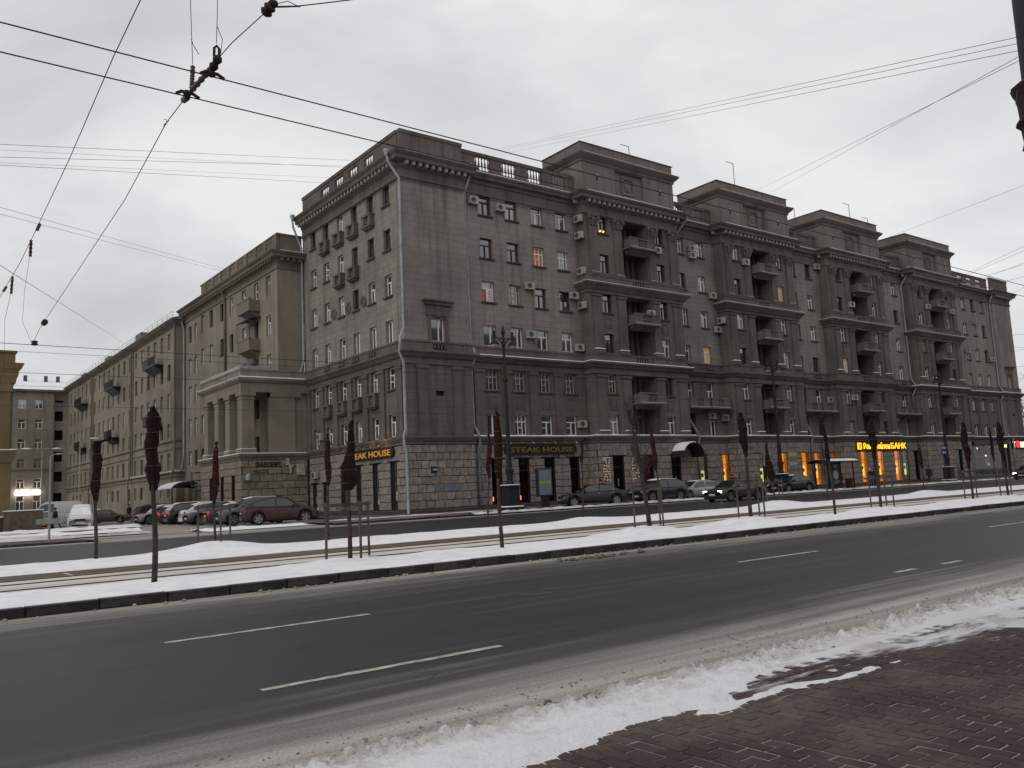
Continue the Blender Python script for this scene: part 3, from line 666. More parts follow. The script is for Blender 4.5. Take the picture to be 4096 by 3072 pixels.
def lay_stones(lst, parent, m, name='stone', limit=300):
    def cen(s):
        u = (s[2] + s[3]) / 2; z = (s[6] + s[7]) / 2
        return Vector((u, s[1] - s[4], z)) if s[0] == 'S' else Vector((s[1] - s[4], u, z))
    def seen(s):
        return -((s[3] - s[2]) * (s[7] - s[6])) / (cen(s) - CAMP).length_squared
    lst = sorted(lst, key=seen); rest = MB()
    for i, s in enumerate(lst):
        w, h, t = s[3] - s[2], s[7] - s[6], s[5] - s[4]
        if i < limit:
            key = (round(w, 2), round(h, 2), round(t, 2), m.name)
            if key not in SC_: SC_[key] = MB().cbox(I, -key[0] / 2, key[0] / 2, 0, key[2], 0, key[1], 0.03).mesh(name, m)
            o = link(name, SC_[key]); o.parent = parent; o.matrix_parent_inverse = Matrix.Translation(-PW[parent.name])
            u = (s[2] + s[3]) / 2
            o.location = (u, s[1] - s[4], s[6]) if s[0] == 'S' else (s[1] - s[4], u, s[6])
            o.rotation_euler = (0, 0, 0 if s[0] == 'S' else -math.pi / 2)
        else:
            F = frame(0, s[1], 'S') if s[0] == 'S' else frame(s[1], 0, 'W')
            rest.cbox(F, s[2], s[3], s[4], s[5], s[6], s[7], 0.03)
    if rest.v: part('stone_courses', rest, m, parent, kind='stuff')

# --- window axes
sec1 = [36.74, 39.29, 41.83, 44.36]
secw = {0: sec1, 1: [58.62, 61.45], 2: [76.01, 78.84], 3: [93.4, 96.23], 4: [111.0, 113.66, 116.3, 118.92]}
SEGS = [(34.6, 45.95)] + [(BAY[k] + 11.3, BAY[k + 1]) for k in range(3)] + [(BAY[3] + 11.3, 121.4)]
WW = {0: 1.17, 1: 1.06, 2: 1.06, 3: 1.06, 4: 1.04}
W_, B_, O_ = M_WHITE, M_BROWN, M_OLDW
SPEC = {5: [('t', B_, 1), ('t', B_, 2), ('t', W_, 1), ('t', W_, 1)], 4: [('t', B_, 1), ('t', B_, 1), ('grid', W_, 4), ('grid', W_, 3)],
        3: [('t', W_, 2), ('grid', O_, 4), ('t', B_, 1), ('t', B_, 0)], 2: [('o', W_, 1), ('o', W_, 0), ('t', W_, 0), ('t', W_, 1)],
        1: [('grid', O_, 0)] * 4, 0: [('two', W_, 0), ('grid', W_, 0), ('f', W_, 0), ('f', W_, 1)]}
M_ORANGE = mat('orange_curtain', (0.55, 0.16, 0.07), (0.5, 0.22, 0.14), 1.2, 0.5, 0.6)
M_LITWARM = mat('lit_room', (0.9, 0.5, 0.18), emit=0.35)
shopops = {0: [(36.3, 37.25), (38.82, 39.82), (41.32, 42.34), (43.9, 44.85)], 1: [(59.2, 60.2), (62.35, 63.25)], 2: [(76.9, 77.95), (80.0, 80.7)],
           3: [(94.3, 95.5), (96.9, 97.9)], 4: [(111.7, 121.0)]}
bayops = {0: [(47.55, 48.8), (50.95, 52.25), (54.4, 55.6)], 1: [(66.4, 67.4), (69.65, 70.8), (73.2, 74.42)], 2: [(83.85, 85.1), (87.2, 88.45), (90.65, 91.9)], 3: [(101.85, 102.85), (105.0, 106.6)]}
openings_out = []
M_LITROOM = mat('curtained_lit_room', (.42, .25, .13), (.28, .17, .1), 1.2, .4, .5, emit=.32)
M_LITLAMP = mat('bright_bulb', (1, .55, .2), emit=3)
for k, (a, b) in enumerate(SEGS):
    ops = []; hw = WW[k] / 2
    for r, (z0, z1) in enumerate(FLOORS):
        for i, c in enumerate(secw[k]):
            if k in (1, 2, 3) and r == 0: z = (5.56, 7.6)
            elif k in (1, 2, 3) and r == 1: z = (8.1, 10.5)
            else: z = (z0, z1)
            ops.append((c - hw, c + hw, *z))
            st = SPEC[r][i] if k == 0 else rand_style()
            lit = M_ORANGE if (k == 0 and r == 4 and i == 2) else (M_LITROOM if (k, r, i) in {(1, 2, 1), (2, 4, 0)} else None)
            window(MAIN, 'S', c, 50.25, z[0], WW[k], z[1] - z[0], *st, sill=r > 0 and not (r == 2) and not (k in (1, 2, 3) and r < 2), lit=lit)
            if k == 0 and r in (0, 1) and i < 4 and r == 0:           # framed panels between the 2nd and 3rd storeys
                p = MB()
                for q in ((c - .42, c + .42, .0, .05, 7.6, 7.68), (c - .42, c + .42, 0, .05, 8.42, 8.5), (c - .42, c - .34, 0, .05, 7.68, 8.42), (c + .34, c + .42, 0, .05, 7.68, 8.42), (c - .25, c + .25, 0, .03, 7.8, 8.3)): p.box(FS, *q)
                part('relief_panel', p, M_WALLP, MAIN)
    two_tone(FS, a, b, 0, ops)
    g = [(p, q, 0.55, 3.9) for p, q in shopops[k]] if k < 4 else [(p, q, 0.4, 4.45) for p, q in shopops[k]]
    if k: g = [(o[0], o[1], o[2] if k in (4,) else 0.58, o[3]) for o in g]
    wall_grid(joint, FS, a, b, 0, 5.45, 0, g, 0.5); courses('S', 50, a, b, 0.0, g); openings_out += [(o, 0, k, 'sec') for o in g]
for k, s in enumerate(BAY):
    e = s + 11.3; ops = []
    def wz(lo, hi): return [(s + 1.6, s + 2.65, lo, hi), (s + 8.35, s + 9.42, lo, hi)]
    for r, (z0, z1) in enumerate(FLOORS):
        ops += wz(z0, z1)
        for c in (s + 2.125, s + 8.885):
            lit = M_LITROOM if (k, r, c < s + 5) in {(1, 4, False), (2, 2, True)} else None
            window(MAIN, 'S', c, 49.25, z0, 1.05, z1 - z0, *(('t', M_BROWN, 0) if k == 0 and r >= 3 else rand_style()), sill=r in (1, 3, 5), lit=lit)
            if (k, r) == (0, 5) and c < s + 5:
                for q in (-.1, .26): part('table_lamp', MB().sphere((c + q, 49.21, z0 + .28), .07, 8, 6), M_LITLAMP, MAIN)
    for z0, z1 in ((5.6, 10.5), (12.16, 17.15), (18.7, 23.7)):
        ops.append((s + 4.35, s + 7.25, z0, z1, 1.6))
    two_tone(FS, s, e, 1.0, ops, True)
    for z0, z1 in ((5.6, 10.5), (12.16, 17.15), (18.7, 23.7)):       # loggias: rear wall, inner piers, doors
        wo = [(s + 4.55, s + 5.55, z0 + 0.02, z0 + 2.1), (s + 4.55, s + 5.55, z0 + 2.75, z0 + 4.75)]
        wall_grid(bayw, FS, s + 4.35, s + 7.25, z0, z1, -0.6, wo, 0.12)
        for o in wo: window(MAIN, 'S', (o[0] + o[1]) / 2, 50.68, o[2], 1.0, o[3] - o[2], *rand_style(), sill=False)
        for u in (s + 5.95, s + 6.65): part('loggia_pier', MB().box(FS, u, u + 0.3, -0.6, -0.35, z0, z1), M_WALLP, MAIN)
        part('loggia_floor', MB().box(FS, s + 4.35, s + 7.25, -0.6, 0.95, z0 + 2.45, z0 + 2.6), M_WALLP, MAIN)
    for u in (s, e): bayw.quad(FS(u, 0, 5.45), FS(u, 1, 5.45), FS(u, 1, 25.45), FS(u, 0, 25.45))
    g = [(p, q, 0.58 if q - p < 1.3 else 0.6, 3.9) for p, q in bayops[k]]
    wall_grid(joint, FS, s, e, 0, 5.45, 1.0, g, 0.5); courses('S', 49, s, e, 0.0, g); openings_out += [(o, 1.0, k, 'bay') for o in g]
    courses('W', s, 49.0, 50.0, 0.0, []); joint.quad(FS(s, 0, 0), FS(s, 1, 0), FS(s, 1, 5.45), FS(s, 0, 5.45)); joint.quad(FS(e, 0, 0), FS(e, 1, 0), FS(e, 1, 5.45), FS(e, 0, 5.45))
# corner block and its twin at the far end
for a, b, near in ((29.2, 34.6, True), (121.4, 126.8, False)):
    F6 = frame(0, 49.6, 'S'); c = (a + b) / 2
    ops = [(c - .58, c + .58, 12.2, 13.85), (c - .35, c + .35, 8.3, 8.68)]
    two_tone(F6, a, b, 0, ops); window(MAIN, 'S', c, 49.85, 12.2, 1.16, 1.65, 'o', M_WHITE, 1, sill=False)
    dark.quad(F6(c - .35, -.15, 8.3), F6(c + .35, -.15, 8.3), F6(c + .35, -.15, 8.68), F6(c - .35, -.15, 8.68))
    h = MB(); h.box(F6, c - .85, c - .62, 0, .1, 12.2, 14.0); h.box(F6, c + .62, c + .85, 0, .1, 12.2, 14.0); h.box(F6, c - .95, c + .95, 0, .13, 14.0, 14.75)
    h.box(F6, c - 1.1, c + 1.1, 0, .28, 14.75, 14.98); h.box(F6, c - 1.25, c + 1.25, 0, .42, 14.98, 15.1); h.prism(F6, [(c - .16, 13.9), (c + .16, 13.9), (c + .24, 14.7), (c - .24, 14.7)], .05, .2)
    part('window_hood', h, M_WALLP, MAIN)
    for u in (a + 1.25, b - 1.25):
        p = MB(); p.box(F6, u - .42, u + .42, 0, .14, 5.5, 10.2); p.box(F6, u - .5, u + .5, 0, .22, 5.5, 5.85); p.box(F6, u - .5, u + .5, 0, .22, 10.2, 10.45); part('pilaster', p, M_WALLP, MAIN)
    wall_grid(joint, F6, a, b, 0, 5.45, 0, [], .3); courses('S', 49.6, a - (0.06 if near else 0), b, 0.0, [], vous=False)
for y in (49.6,): wall.quad((34.6, 49.6, 5.45), (34.6, 50, 5.45), (34.6, 50, 25.45), (34.6, 49.6, 25.45)); joint.quad((34.6, 49.6, 0), (34.6, 50, 0), (34.6, 50, 5.45), (34.6, 49.6, 5.45))
wall.quad((121.4, 49.6, 5.45), (121.4, 50, 5.45), (121.4, 50, 25.45), (121.4, 49.6, 25.45)); joint.quad((121.4, 49.6, 0), (121.4, 50, 0), (121.4, 50, 5.45), (121.4, 49.6, 5.45))
wall.quad((126.8, 49.6, 0), (126.8, 66.2, 0), (126.8, 66.2, 25.45), (126.8, 49.6, 25.45))
# side front towards the side street
LC = [51.7, 54.15, 56.72, 59.15, 61.7, 64.15]
ops = []
BALC = {(5, 1), (5, 2), (5, 3), (5, 4), (4, 2), (4, 3), (1, 1), (1, 2), (1, 3), (1, 4)}
baluster_prof = [(0.055, 0), (0.055, .06), (0.03, .1), (0.075, .3), (0.035, .5), (0.03, .56), (0.055, .6), (0.055, .66)]
M_BALU = M_WALLP
bal_mesh = MB().lathe((0, 0, 0), baluster_prof, 8).mesh('baluster', M_BALU, True)
def baluster(parent, x, y, z, sc=1.0):
    o = link('baluster', bal_mesh); o.parent = parent; w = PW[parent.name] if parent.name in PW else Vector((0, 0, 0))
    o.location = (x, y, z); o.scale = (1, 1, sc); return o
for r, (z0, z1) in enumerate(FLOORS):
    for i, c in enumerate(LC):
        ops.append((c - .5, c + .5, z0, z1)); st = rand_style()
        if r in (5, 4) and i < 3: st = ('t', B_, 1)
        if r == 2 and i < 3: st = ('two', W_, 1)
        window(MAIN, 'W', 29.45, c, z0, 1.0, z1 - z0, *st, sill=(r, i) not in BALC and r not in (0, 2))
two_tone(FW, 49.6, 66.25, 0, ops)
gl = [(51.2, 52.15, .6, 3.9), (53.85, 54.75, .6, 3.9), (56.4, 57.3, .6, 3.9), (58.9, 59.85, .6, 3.9), (62.3, 63.0, .3, 2.85), (64.2, 65.0, .3, 2.85)]
wall_grid(joint, FW, 49.6, 66.25, 0, 5.45, 0, gl, .45); courses('W', 29.2, 49.6, 66.2, 0.0, gl)
for r, i in sorted(BALC):                                          # little false balconies under the windows
    z = FLOORS[r][0]; c = LC[i]; p = MB()
    p.box(FW, c - .72, c + .72, 0, .42, z - 1.0, z - .88); p.box(FW, c - .6, c + .6, 0, .3, z - 1.12, z - 1.0); p.box(FW, c - .7, c + .7, 0, .4, z - .16, z - .02)
    for q in (-.66, .3): p.box(FW, c + q, c + q + .36, 0.02, .36, z - .88, z - .16)
    o = part('false_balcony', p, M_WALLP, MAIN)
    for q in (-.2, 0, .2):
        t = link('baluster', bal_mesh); t.parent = o; t.matrix_parent_inverse = Matrix.Identity(4); t.location = (28.98, c + q, z - .86); t.scale = (1, 1, 1.06)
for c in [(LC[i] + LC[i + 1]) / 2 for i in range(5)] + [50.45, 65.4]:
    p = MB(); p.box(FW, c - .38, c + .38, 0, .14, 5.5, 10.2); p.box(FW, c - .45, c + .45, 0, .22, 5.5, 5.85); p.box(FW, c - .45, c + .45, 0, .22, 10.2, 10.45); part('pilaster', p, M_WALLP, MAIN)
for c in [(LC[i] + LC[i + 1]) / 2 for i in (1, 2, 3)]:              # round plaster medallions
    p = MB(); k = 16
    for r0, r1, d in ((.3, .42, .07), (0.0, .26, .05)):
        P = [(c + r * math.cos(2 * math.pi * j / k), 16.0 + r * math.sin(2 * math.pi * j / k)) for r in (max(r0, .01), r1) for j in range(k)]
        p.add([FW(u, n, z) for n in (0, d) for u, z in P], [(2 * k + j, 2 * k + (j + 1) % k, 3 * k + (j + 1) % k, 3 * k + j) for j in range(k)] + [(k + j, k + (j + 1) % k, 3 * k + (j + 1) % k, 3 * k + j) for j in range(k)])
    part('medallion', p, M_WALLP, MAIN)
# --- string courses, cornices
P_END = (126.8, 66)
path = [(29.2, 66.25), (29.2, 49.6), (34.6, 49.6), (34.6, 50)]
for s in BAY: path += [(s, 50), (s, 49), (s + 11.3, 49), (s + 11.3, 50)]
path += [(121.4, 50), (121.4, 49.6), (126.8, 49.6), P_END]
m1 = MB().mould(path, [(0, 4.93), (.1, 4.95), (.1, 5.08), (.2, 5.2), (.3, 5.36), (.33, 5.38), (.33, 5.5), (0, 5.53)]); part('lower_string_course', m1, M_WALLP, MAIN)
m2 = MB().mould(path, [(0, 10.45), (.12, 10.5), (.12, 10.66), (.06, 10.7), (.06, 10.9), (.22, 11.0), (.34, 11.16), (.5, 11.3), (.5, 11.44), (.14, 11.5), (.14, 12.0), (.2, 12.03), (.2, 12.14), (0, 12.16)]); part('middle_cornice', m2, M_WALLP, MAIN)
m3 = MB().mould(path, [(0, 0), (.13, 0), (.13, .46), (.07, .53), (0, .54)]); part('plinth', m3, M_PLINTH, MAIN)
snow.mould(path[2:], [(0, 5.52), (.335, 5.5), (.335, 5.545), (.24, 5.585), (0, 5.6)])
snow.mould(path[2:8], [(.14, 11.5), (.49, 11.445), (.49, 11.48), (.35, 11.53), (.14, 11.55)])
snow.mould(path[-8:-1], [(.14, 11.5), (.49, 11.445), (.49, 11.48), (.35, 11.53), (.14, 11.55)])
BIG = [(0, 23.7), (.11, 23.76), (.11, 23.95), (.05, 24.0), (.05, 24.42), (.16, 24.52), (.16, 24.84), (.64, 24.88), (.68, 24.98), (.68, 25.12), (.82, 25.26), (.88, 25.34), (.88, 25.43), (0, 25.5)]
SML = [(0, 23.75), (.08, 23.8), (.08, 23.95), (.03, 24.0), (.03, 24.6), (.14, 24.68), (.14, 24.86), (.42, 24.98), (.42, 25.12), (.56, 25.3), (.56, 25.42), (0, 25.5)]
cor = MB(); cor.mould([(29.2, 66.25), (29.2, 49.6), (34.6, 49.6), (34.6, 50)], BIG); cor.mould([(121.4, 50), (121.4, 49.6), (126.8, 49.6), (126.8, 66)], BIG)
for s in BAY: cor.mould([(s, 50), (s, 49), (s + 11.3, 49), (s + 11.3, 50)], BIG)
for a, b in SEGS: cor.mould([(a, 50), (b, 50)], SML)
part('main_cornice', cor, M_WALLP, MAIN)
TOP = [(0, 25.5), (.88, 25.435), (.88, 25.47), (.7, 25.51), (0, 25.56)]; TOPS = [(0, 25.5), (.555, 25.425), (.555, 25.46), (.4, 25.5), (0, 25.55)]
snow.mould([(29.2, 49.6), (34.6, 49.6)], [(0, 25.5), (.86, 25.435), (.86, 25.47), (.7, 25.5), (0, 25.54)])
for s in BAY: snow.mould([(s - .0, 49), (s + 11.3, 49)], TOP)
for a, b in SEGS: snow.mould([(a, 50), (b, 50)], TOPS)
dent = MB().box(I, -.11, .11, 0, .42, 0, .26).mesh('dentil', mat('dentil_plaster', (0.27, 0.25, 0.22), rough=.9))
def dentil(side, x, y):
    o = link('dentil', dent); o.parent = MAIN; o.matrix_parent_inverse = Matrix.Translation(-PW[MAIN.name]); o.location = (x, y, 24.6); o.rotation_euler = (0, 0, 0 if side == 'S' else -math.pi / 2)
for i in range(10): dentil('S', 29.5 + i * .545, 49.44)
for i in range(30): dentil('W', 29.04, 49.9 + i * .55)
for s in BAY:
    for i in range(20): dentil('S', s + .3 + i * .563, 48.84)
    dentil('W', s - .16, 49.4)
for i in range(10): dentil('S', 121.7 + i * .545, 49.44)
# --- bay orders: pilasters, leafy capitals, intermediate cornice, balconies
def capital(b, F, c, z):
    for dz, w, n in ((0, .44, .2), (.2, .5, .25), (.42, .56, .3)):
        for i in range(4): u = c - w + .1 + i * (2 * w - .2) / 3; b.prism(F, [(u - .1, z + dz), (u + .1, z + dz), (u + .13, z + dz + .2), (u, z + dz + .3), (u - .13, z + dz + .2)], .05, n + .08 * (i % 2))
    for sg in (-1, 1): b.box(F, c + sg * .5 - .12, c + sg * .5 + .12, .1, .42, z + .52, z + .76)
    b.box(F, c - .58, c + .58, 0, .34, z + .76, z + .86)
F49 = frame(0, 49, 'S')
psnow = MB().add([I(u, n, z) for z, d in ((0, .0), (.06, .05)) for n in (0, .28 - d) for u in (-.5 + d, .5 - d)], ((0, 1, 3, 2), (4, 6, 7, 5), (0, 4, 5, 1), (2, 3, 7, 6), (0, 2, 6, 4), (1, 5, 7, 3))).mesh('cap_snow', M_SNOW)
BAL_T = {}
def balcony(parent, F, u0, u1, z, n0, out, name='balcony', groups=1, mtl=None, bottom=True):
    b = MB(); b.box(F, u0 - .1, u1 + .1, n0, n0 + out + .1, z, z + .14)
    if bottom: b.prism(lambda u, n, zz: F(n, u, zz), [(n0, z - .35), (n0 + out * .7, z), (n0, z)], u0 + .15, u1 - .15)
    h = .86; t = .16; b.box(F, u0, u1, n0 + out - t, n0 + out, z + .14, z + .22); b.box(F, u0 - .03, u1 + .03, n0 + out - t - .03, n0 + out + .03, z + h, z + h + .12)
    w = u1 - u0; c = (u0 + u1) / 2; bw = w * .36
    b.box(F, u0, c - bw / 2, n0 + out - t, n0 + out, z + .22, z + h); b.box(F, c + bw / 2, u1, n0 + out - t, n0 + out, z + .22, z + h)
    for u in (u0, u1 - t): b.box(F, u, u + t, n0, n0 + out - t, z + .14, z + h)
    b.box(F, u0, u1, n0 + out - .02, n0 + out + .104, z + .141, z + .16, 1)
    o = part(name, b, [mtl or M_WALLP, M_SNOW], parent)
    k = max(3, round(bw / .23))
    for i in range(k):
        t_ = link('baluster', bal_mesh); t_.parent = o; t_.matrix_parent_inverse = Matrix.Identity(4)
        t_.location = F(c - bw / 2 + (i + .5) * bw / k, n0 + out - t / 2, z + .21); t_.scale = (1, 1, (h - .22) / .66 + .02)
    return o
for k, s in enumerate(BAY):
    for z0, z1, cap in ((5.55, 10.45, 0), (12.16, 17.1, 0), (18.68, 23.7, 1)):
        for d in (.87, 3.68, 7.8, 10.43):
            c = s + d; p = MB(); p.box(F49, c - .43, c + .43, 0, .16, z0, z1 - (.9 if cap else .25)); p.box(F49, c - .52, c + .52, 0, .28, z0, z0 + .18); p.box(F49, c - .48, c + .48, 0, .23, z0 + .18, z0 + .33)
            if cap: capital(p, F49, c, z1 - .9)
            else: p.box(F49, c - .52, c + .52, 0, .26, z1 - .25, z1 - .08)
            o = part('pilaster', p, M_WALLP, MAIN)
            if z0 > 0:
                q = link('cap_snow', psnow); q.parent = o; q.matrix_parent_inverse = Matrix.Identity(4); q.location = (c, 49, z0 + .33) if z0 < 6 or (z0 < 13) else (c, 49, z0 + .18)
                if z0 > 13: q.scale = (1, 1, .5)
    for c in (s + 2.125, s + 8.885):
        for zb in (7.62, 14.3):
            p = MB()
            for q in ((c - .42, c + .42, .0, .05, zb, zb + .08), (c - .42, c + .42, 0, .05, zb + .8, zb + .88), (c - .42, c - .34, 0, .05, zb + .08, zb + .8), (c + .34, c + .42, 0, .05, zb + .08, zb + .8), (c - .25, c + .25, 0, .03, zb + .2, zb + .68)): p.box(F49, *q)
            part('relief_panel', p, M_WALLP, MAIN)
    bp = [(s, 50), (s, 49), (s + 11.3, 49), (s + 11.3, 50)]
    u = MB().mould(bp, [(0, 17.1), (.12, 17.15), (.12, 17.32), (.24, 17.42), (.4, 17.62), (.58, 17.8), (.6, 17.95), (.18, 18.02), (.18, 18.52), (.25, 18.55), (.25, 18.66), (0, 18.68)])
    o = part('bay_cornice', u, M_WALLP, MAIN)
    sn = MB().mould(bp, [(.18, 18.02), (.59, 17.955), (.59, 17.985), (.18, 18.06)]); sp = link('cornice_snow', sn.mesh('cornice_snow', M_SNOW)); sp.parent = o
    for zc, n in ((18.08, .2), (11.56, .16)):                        # little baluster panels set in the parapets
        p = MB().box(F49, s + 5.05, s + 6.55, n - .03, n, zc, zc + .4); q = part('pierced_panel', p, M_DARKIN, MAIN)
        for i in range(5):
            t_ = link('baluster', bal_mesh); t_.parent = q; t_.matrix_parent_inverse = Matrix.Identity(4); t_.location = (s + 5.2 + i * .3, 49 - n - .02, zc); t_.scale = (1.1, 1.1, .6)
    for z in (8.02, 14.65, 21.15): balcony(MAIN, F49, s + 4.3, s + 7.3, z, .16, .78)
for k in (1, 2, 3):
    for c in secw[k]: balcony(MAIN, FS, c - 1.28, c + 1.28, 7.93, 0, 1.15)
for c in sec1 + [45.4]:
    c2 = c - 1.27 if c < 45 else 45.5
    p = MB(); p.box(FS, c2 - .4, c2 + .4, 0, .14, 5.5, 10.2); p.box(FS, c2 - .48, c2 + .48, 0, .24, 5.5, 5.8); p.box(FS, c2 - .48, c2 + .48, 0, .22, 10.2, 10.45); part('pilaster', p, M_WALLP, MAIN)
for c in [109.9, 112.33, 114.98, 117.6, 120.4]:
    p = MB(); p.box(FS, c - .4, c + .4, 0, .14, 5.5, 10.2); p.box(FS, c - .48, c + .48, 0, .24, 5.5, 5.8); p.box(FS, c - .48, c + .48, 0, .22, 10.2, 10.45); part('pilaster', p, M_WALLP, MAIN)
for c, side in [(u, 'S') for u in secw[1] + secw[2] + secw[3]] + [(u, 'W') for u in LC[1:5]] + [(31.9, 'S')]:
    F = FS if side == 'S' else FW
    if c == 31.9: F = frame(0, 49.6, 'S')
    q = part('pierced_panel', MB().box(F, c - .55, c + .55, .12, .16, 11.58, 11.95), M_DARKIN, MAIN)
    for i in range(4):
        t_ = link('baluster', bal_mesh); t_.parent = q; t_.matrix_parent_inverse = Matrix.Identity(4); t_.location = F(c - .4 + i * .27, .18, 11.58); t_.scale = (1.1, 1.1, .56)
# --- roof parapet with balusters, roof, towers
roof = MB().box(lambda u, n, z: (u, n, z), 29.3, 126.7, 50.05, 66.2, 25.3, 25.49)
for s in BAY: roof.box(lambda u, n, z: (u, n, z), s + .02, s + 11.28, 49.05, 50.05, 25.3, 25.48)
roof.box(lambda u, n, z: (u, n, z), 29.25, 126.75, 66.05, 66.2, 0, 25.3)
part('roof', roof, M_ROOF, MAIN)
def parapet(F, a, b, cs, w=1.45, hi=27.12, nb=5, n=-.02, th=.18):
    p = MB(); ops = [(c - w / 2, c + w / 2, 25.82, 26.86) for c in cs]
    wall_grid(p, F, a, b, 25.45, hi - .2, n, ops, th); wall_grid(p, F, a, b, 25.45, hi - .2, n - th, ops, 0.001)
    p.box(F, a - .02, b + .02, n - th - .04, n + .07, hi - .2, hi)
    for q in (a, b): p.quad(F(q, n, 25.45), F(q, n - th, 25.45), F(q, n - th, hi - .2), F(q, n, hi - .2))
    p.box(F, a, b, n - th - .07, n + .1, hi, hi + .025, 1)
    o = part('parapet', p, [M_WALLP, M_ROOF], MAIN)
    for c in cs:
        for i in range(nb):
            t_ = link('baluster', bal_mesh); t_.parent = o; t_.matrix_parent_inverse = Matrix.Identity(4); t_.location = F(c - w / 2 + (i + .5) * w / nb, n - th / 2, 25.82); t_.scale = (1.1, 1.1, 1.58)
F496 = frame(0, 49.6, 'S')
parapet(F496, 29.2, 34.55, [], hi=27.3); parapet(FW, 49.95, 66.2, LC[1:5], 1.5, 27.3, 4)
parapet(FS, 34.55, 45.95, sec1); parapet(FS, 109.42, 121.4, secw[4]); parapet(F496, 121.4, 126.8, [], hi=27.3)
for k in range(3): parapet(FS, SEGS[k + 1][0], SEGS[k + 1][1], secw[k + 1])
M_TOW = wall_mat('tower_render', (0.205, 0.182, 0.165), (0.155, 0.138, 0.126), joints=False, dirt=(.04, .034, .03))
for s in BAY:
    t = MB(); e = s + 11.3; cx = s + 5.65
    ops = [(cx - 1.75, cx + 1.75, 26.05, 28.15, .3), (s + 1.75, s + 1.95, 26.75, 27.2, .2), (e - 1.95, e - 1.75, 26.75, 27.2, .2)]
    wall_grid(t, F49, s + .1, e - .1, 25.45, 28.3, 0, ops)
    t.quad(F49(cx - 1.75, -.3, 26.05), F49(cx + 1.75, -.3, 26.05), F49(cx + 1.75, -.3, 28.15), F49(cx - 1.75, -.3, 28.15))
    for u in (s + .1, e - .1): t.quad((u, 49, 25.45), (u, 53.9, 25.45), (u, 53.9, 28.3), (u, 49, 28.3))
    t.quad((s + .1, 53.9, 25.45), (e - .1, 53.9, 25.45), (e - .1, 53.9, 29.9), (s + .1, 53.9, 29.9))
    t.box(F49, s + .1, e - .1, -4.9, -.0, 28.98, 29.86)
    for u in (s + .35, s + 3.5, e - 3.7, e - .55): t.box(F49, u, u + .2, 0, .05, 25.6, 28.3)
    o = part('roof_tower', t, M_TOW, MAIN)
    c = MB().mould([(s + .1, 53.9), (s + .1, 49), (e - .1, 49), (e - .1, 53.9)], [(0, 28.2), (.1, 28.24), (.1, 28.42), (.2, 28.5), (.32, 28.62), (.45, 28.76), (.48, 28.9), (0, 28.98)]); q = link('tower_cornice', c.mesh('tower_cornice', M_WALLP)); q.parent = o
    c = MB().mould([(s + .1, 49), (e - .1, 49)], [(0, 28.98), (.47, 28.905), (.47, 28.93), (.3, 28.97), (0, 29.0)]); q = link('cornice_snow', c.mesh('cornice_snow', M_SNOW)); q.parent = o
    c = MB().box(F49, s + .0, e - .0, -5.0, .1, 29.86, 29.9); q = link('roof_sheet', c.mesh('roof_sheet', M_ROOF)); q.parent = o
    c = MB()
    for a, b, z0, z1 in ((-.75, -.55, 26.2, 27.85), (.55, .75, 26.2, 27.85), (-.55, .55, 26.2, 26.42), (-.55, .55, 27.62, 27.85)):
        c.box(F49, cx + a, cx + b, -.3, -.14, z0, z1)
    for i in range(26):
        a = i / 26 * 2 * math.pi; rr = max(abs(math.cos(a)), abs(math.sin(a))); u, z = cx + .66 * math.cos(a) / rr, 27.03 + .78 * math.sin(a) / rr
        c.sphere(F49(u, -.12, z), (.09, .06, .08), 6, 4)
    c.sphere(F49(cx, -.26, 27.05), (.36, .09, .48), 12, 8); c.sphere(F49(cx, -.2, 27.1), (.2, .1, .28), 8, 6)
    q = link('relief_cartouche', c.mesh('relief_cartouche', M_TOW)); q.parent = o
    c = MB()
    for u in (s + 1.85, e - 1.85): c.prism(F49, [(u - .17, 26.68), (u + .17, 26.68), (u + .17, 26.74), (u - .17, 26.74)], 0, .06); c.prism(F49, [(u - .15, 27.2), (u + .15, 27.2), (u, 27.42)], 0, .06)
    q = link('slit_surround', c.mesh('slit_surround', mat('pale_plaster', (.36, .34, .31), rough=.9))); q.parent = o
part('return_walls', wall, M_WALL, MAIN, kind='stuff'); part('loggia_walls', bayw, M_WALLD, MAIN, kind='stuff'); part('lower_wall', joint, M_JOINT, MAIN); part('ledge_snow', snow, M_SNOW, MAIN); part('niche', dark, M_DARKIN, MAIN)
lay_stones(STONES, MAIN, M_STONE)
# cable bundle pinned below the cornice
b = MB(); y = 49.45; pts = []
for i in range(60): u = 29.0 + i * .1; pts.append((u if u < 34.6 else u, 49.5, 23.6 - .05 * abs(math.sin(i * .5))))
b.tube(pts[:56], .03, 5); b.tube([(34.7 + i * .35, 49.88, 23.62 - .06 * abs(math.sin(i * .7))) for i in range(33)], .03, 5)
b.tube([(29.1, 49.6 + i * .33, 23.62 - .06 * abs(math.sin(i * .8))) for i in range(51)], .03, 5)
for s in BAY: b.tube([(s - .1 + i * .36, 48.86, 23.66 - .05 * abs(math.sin(i * .9))) for i in range(33)], .03, 5)
part('cable_bundle', b, M_IRON, MAIN)
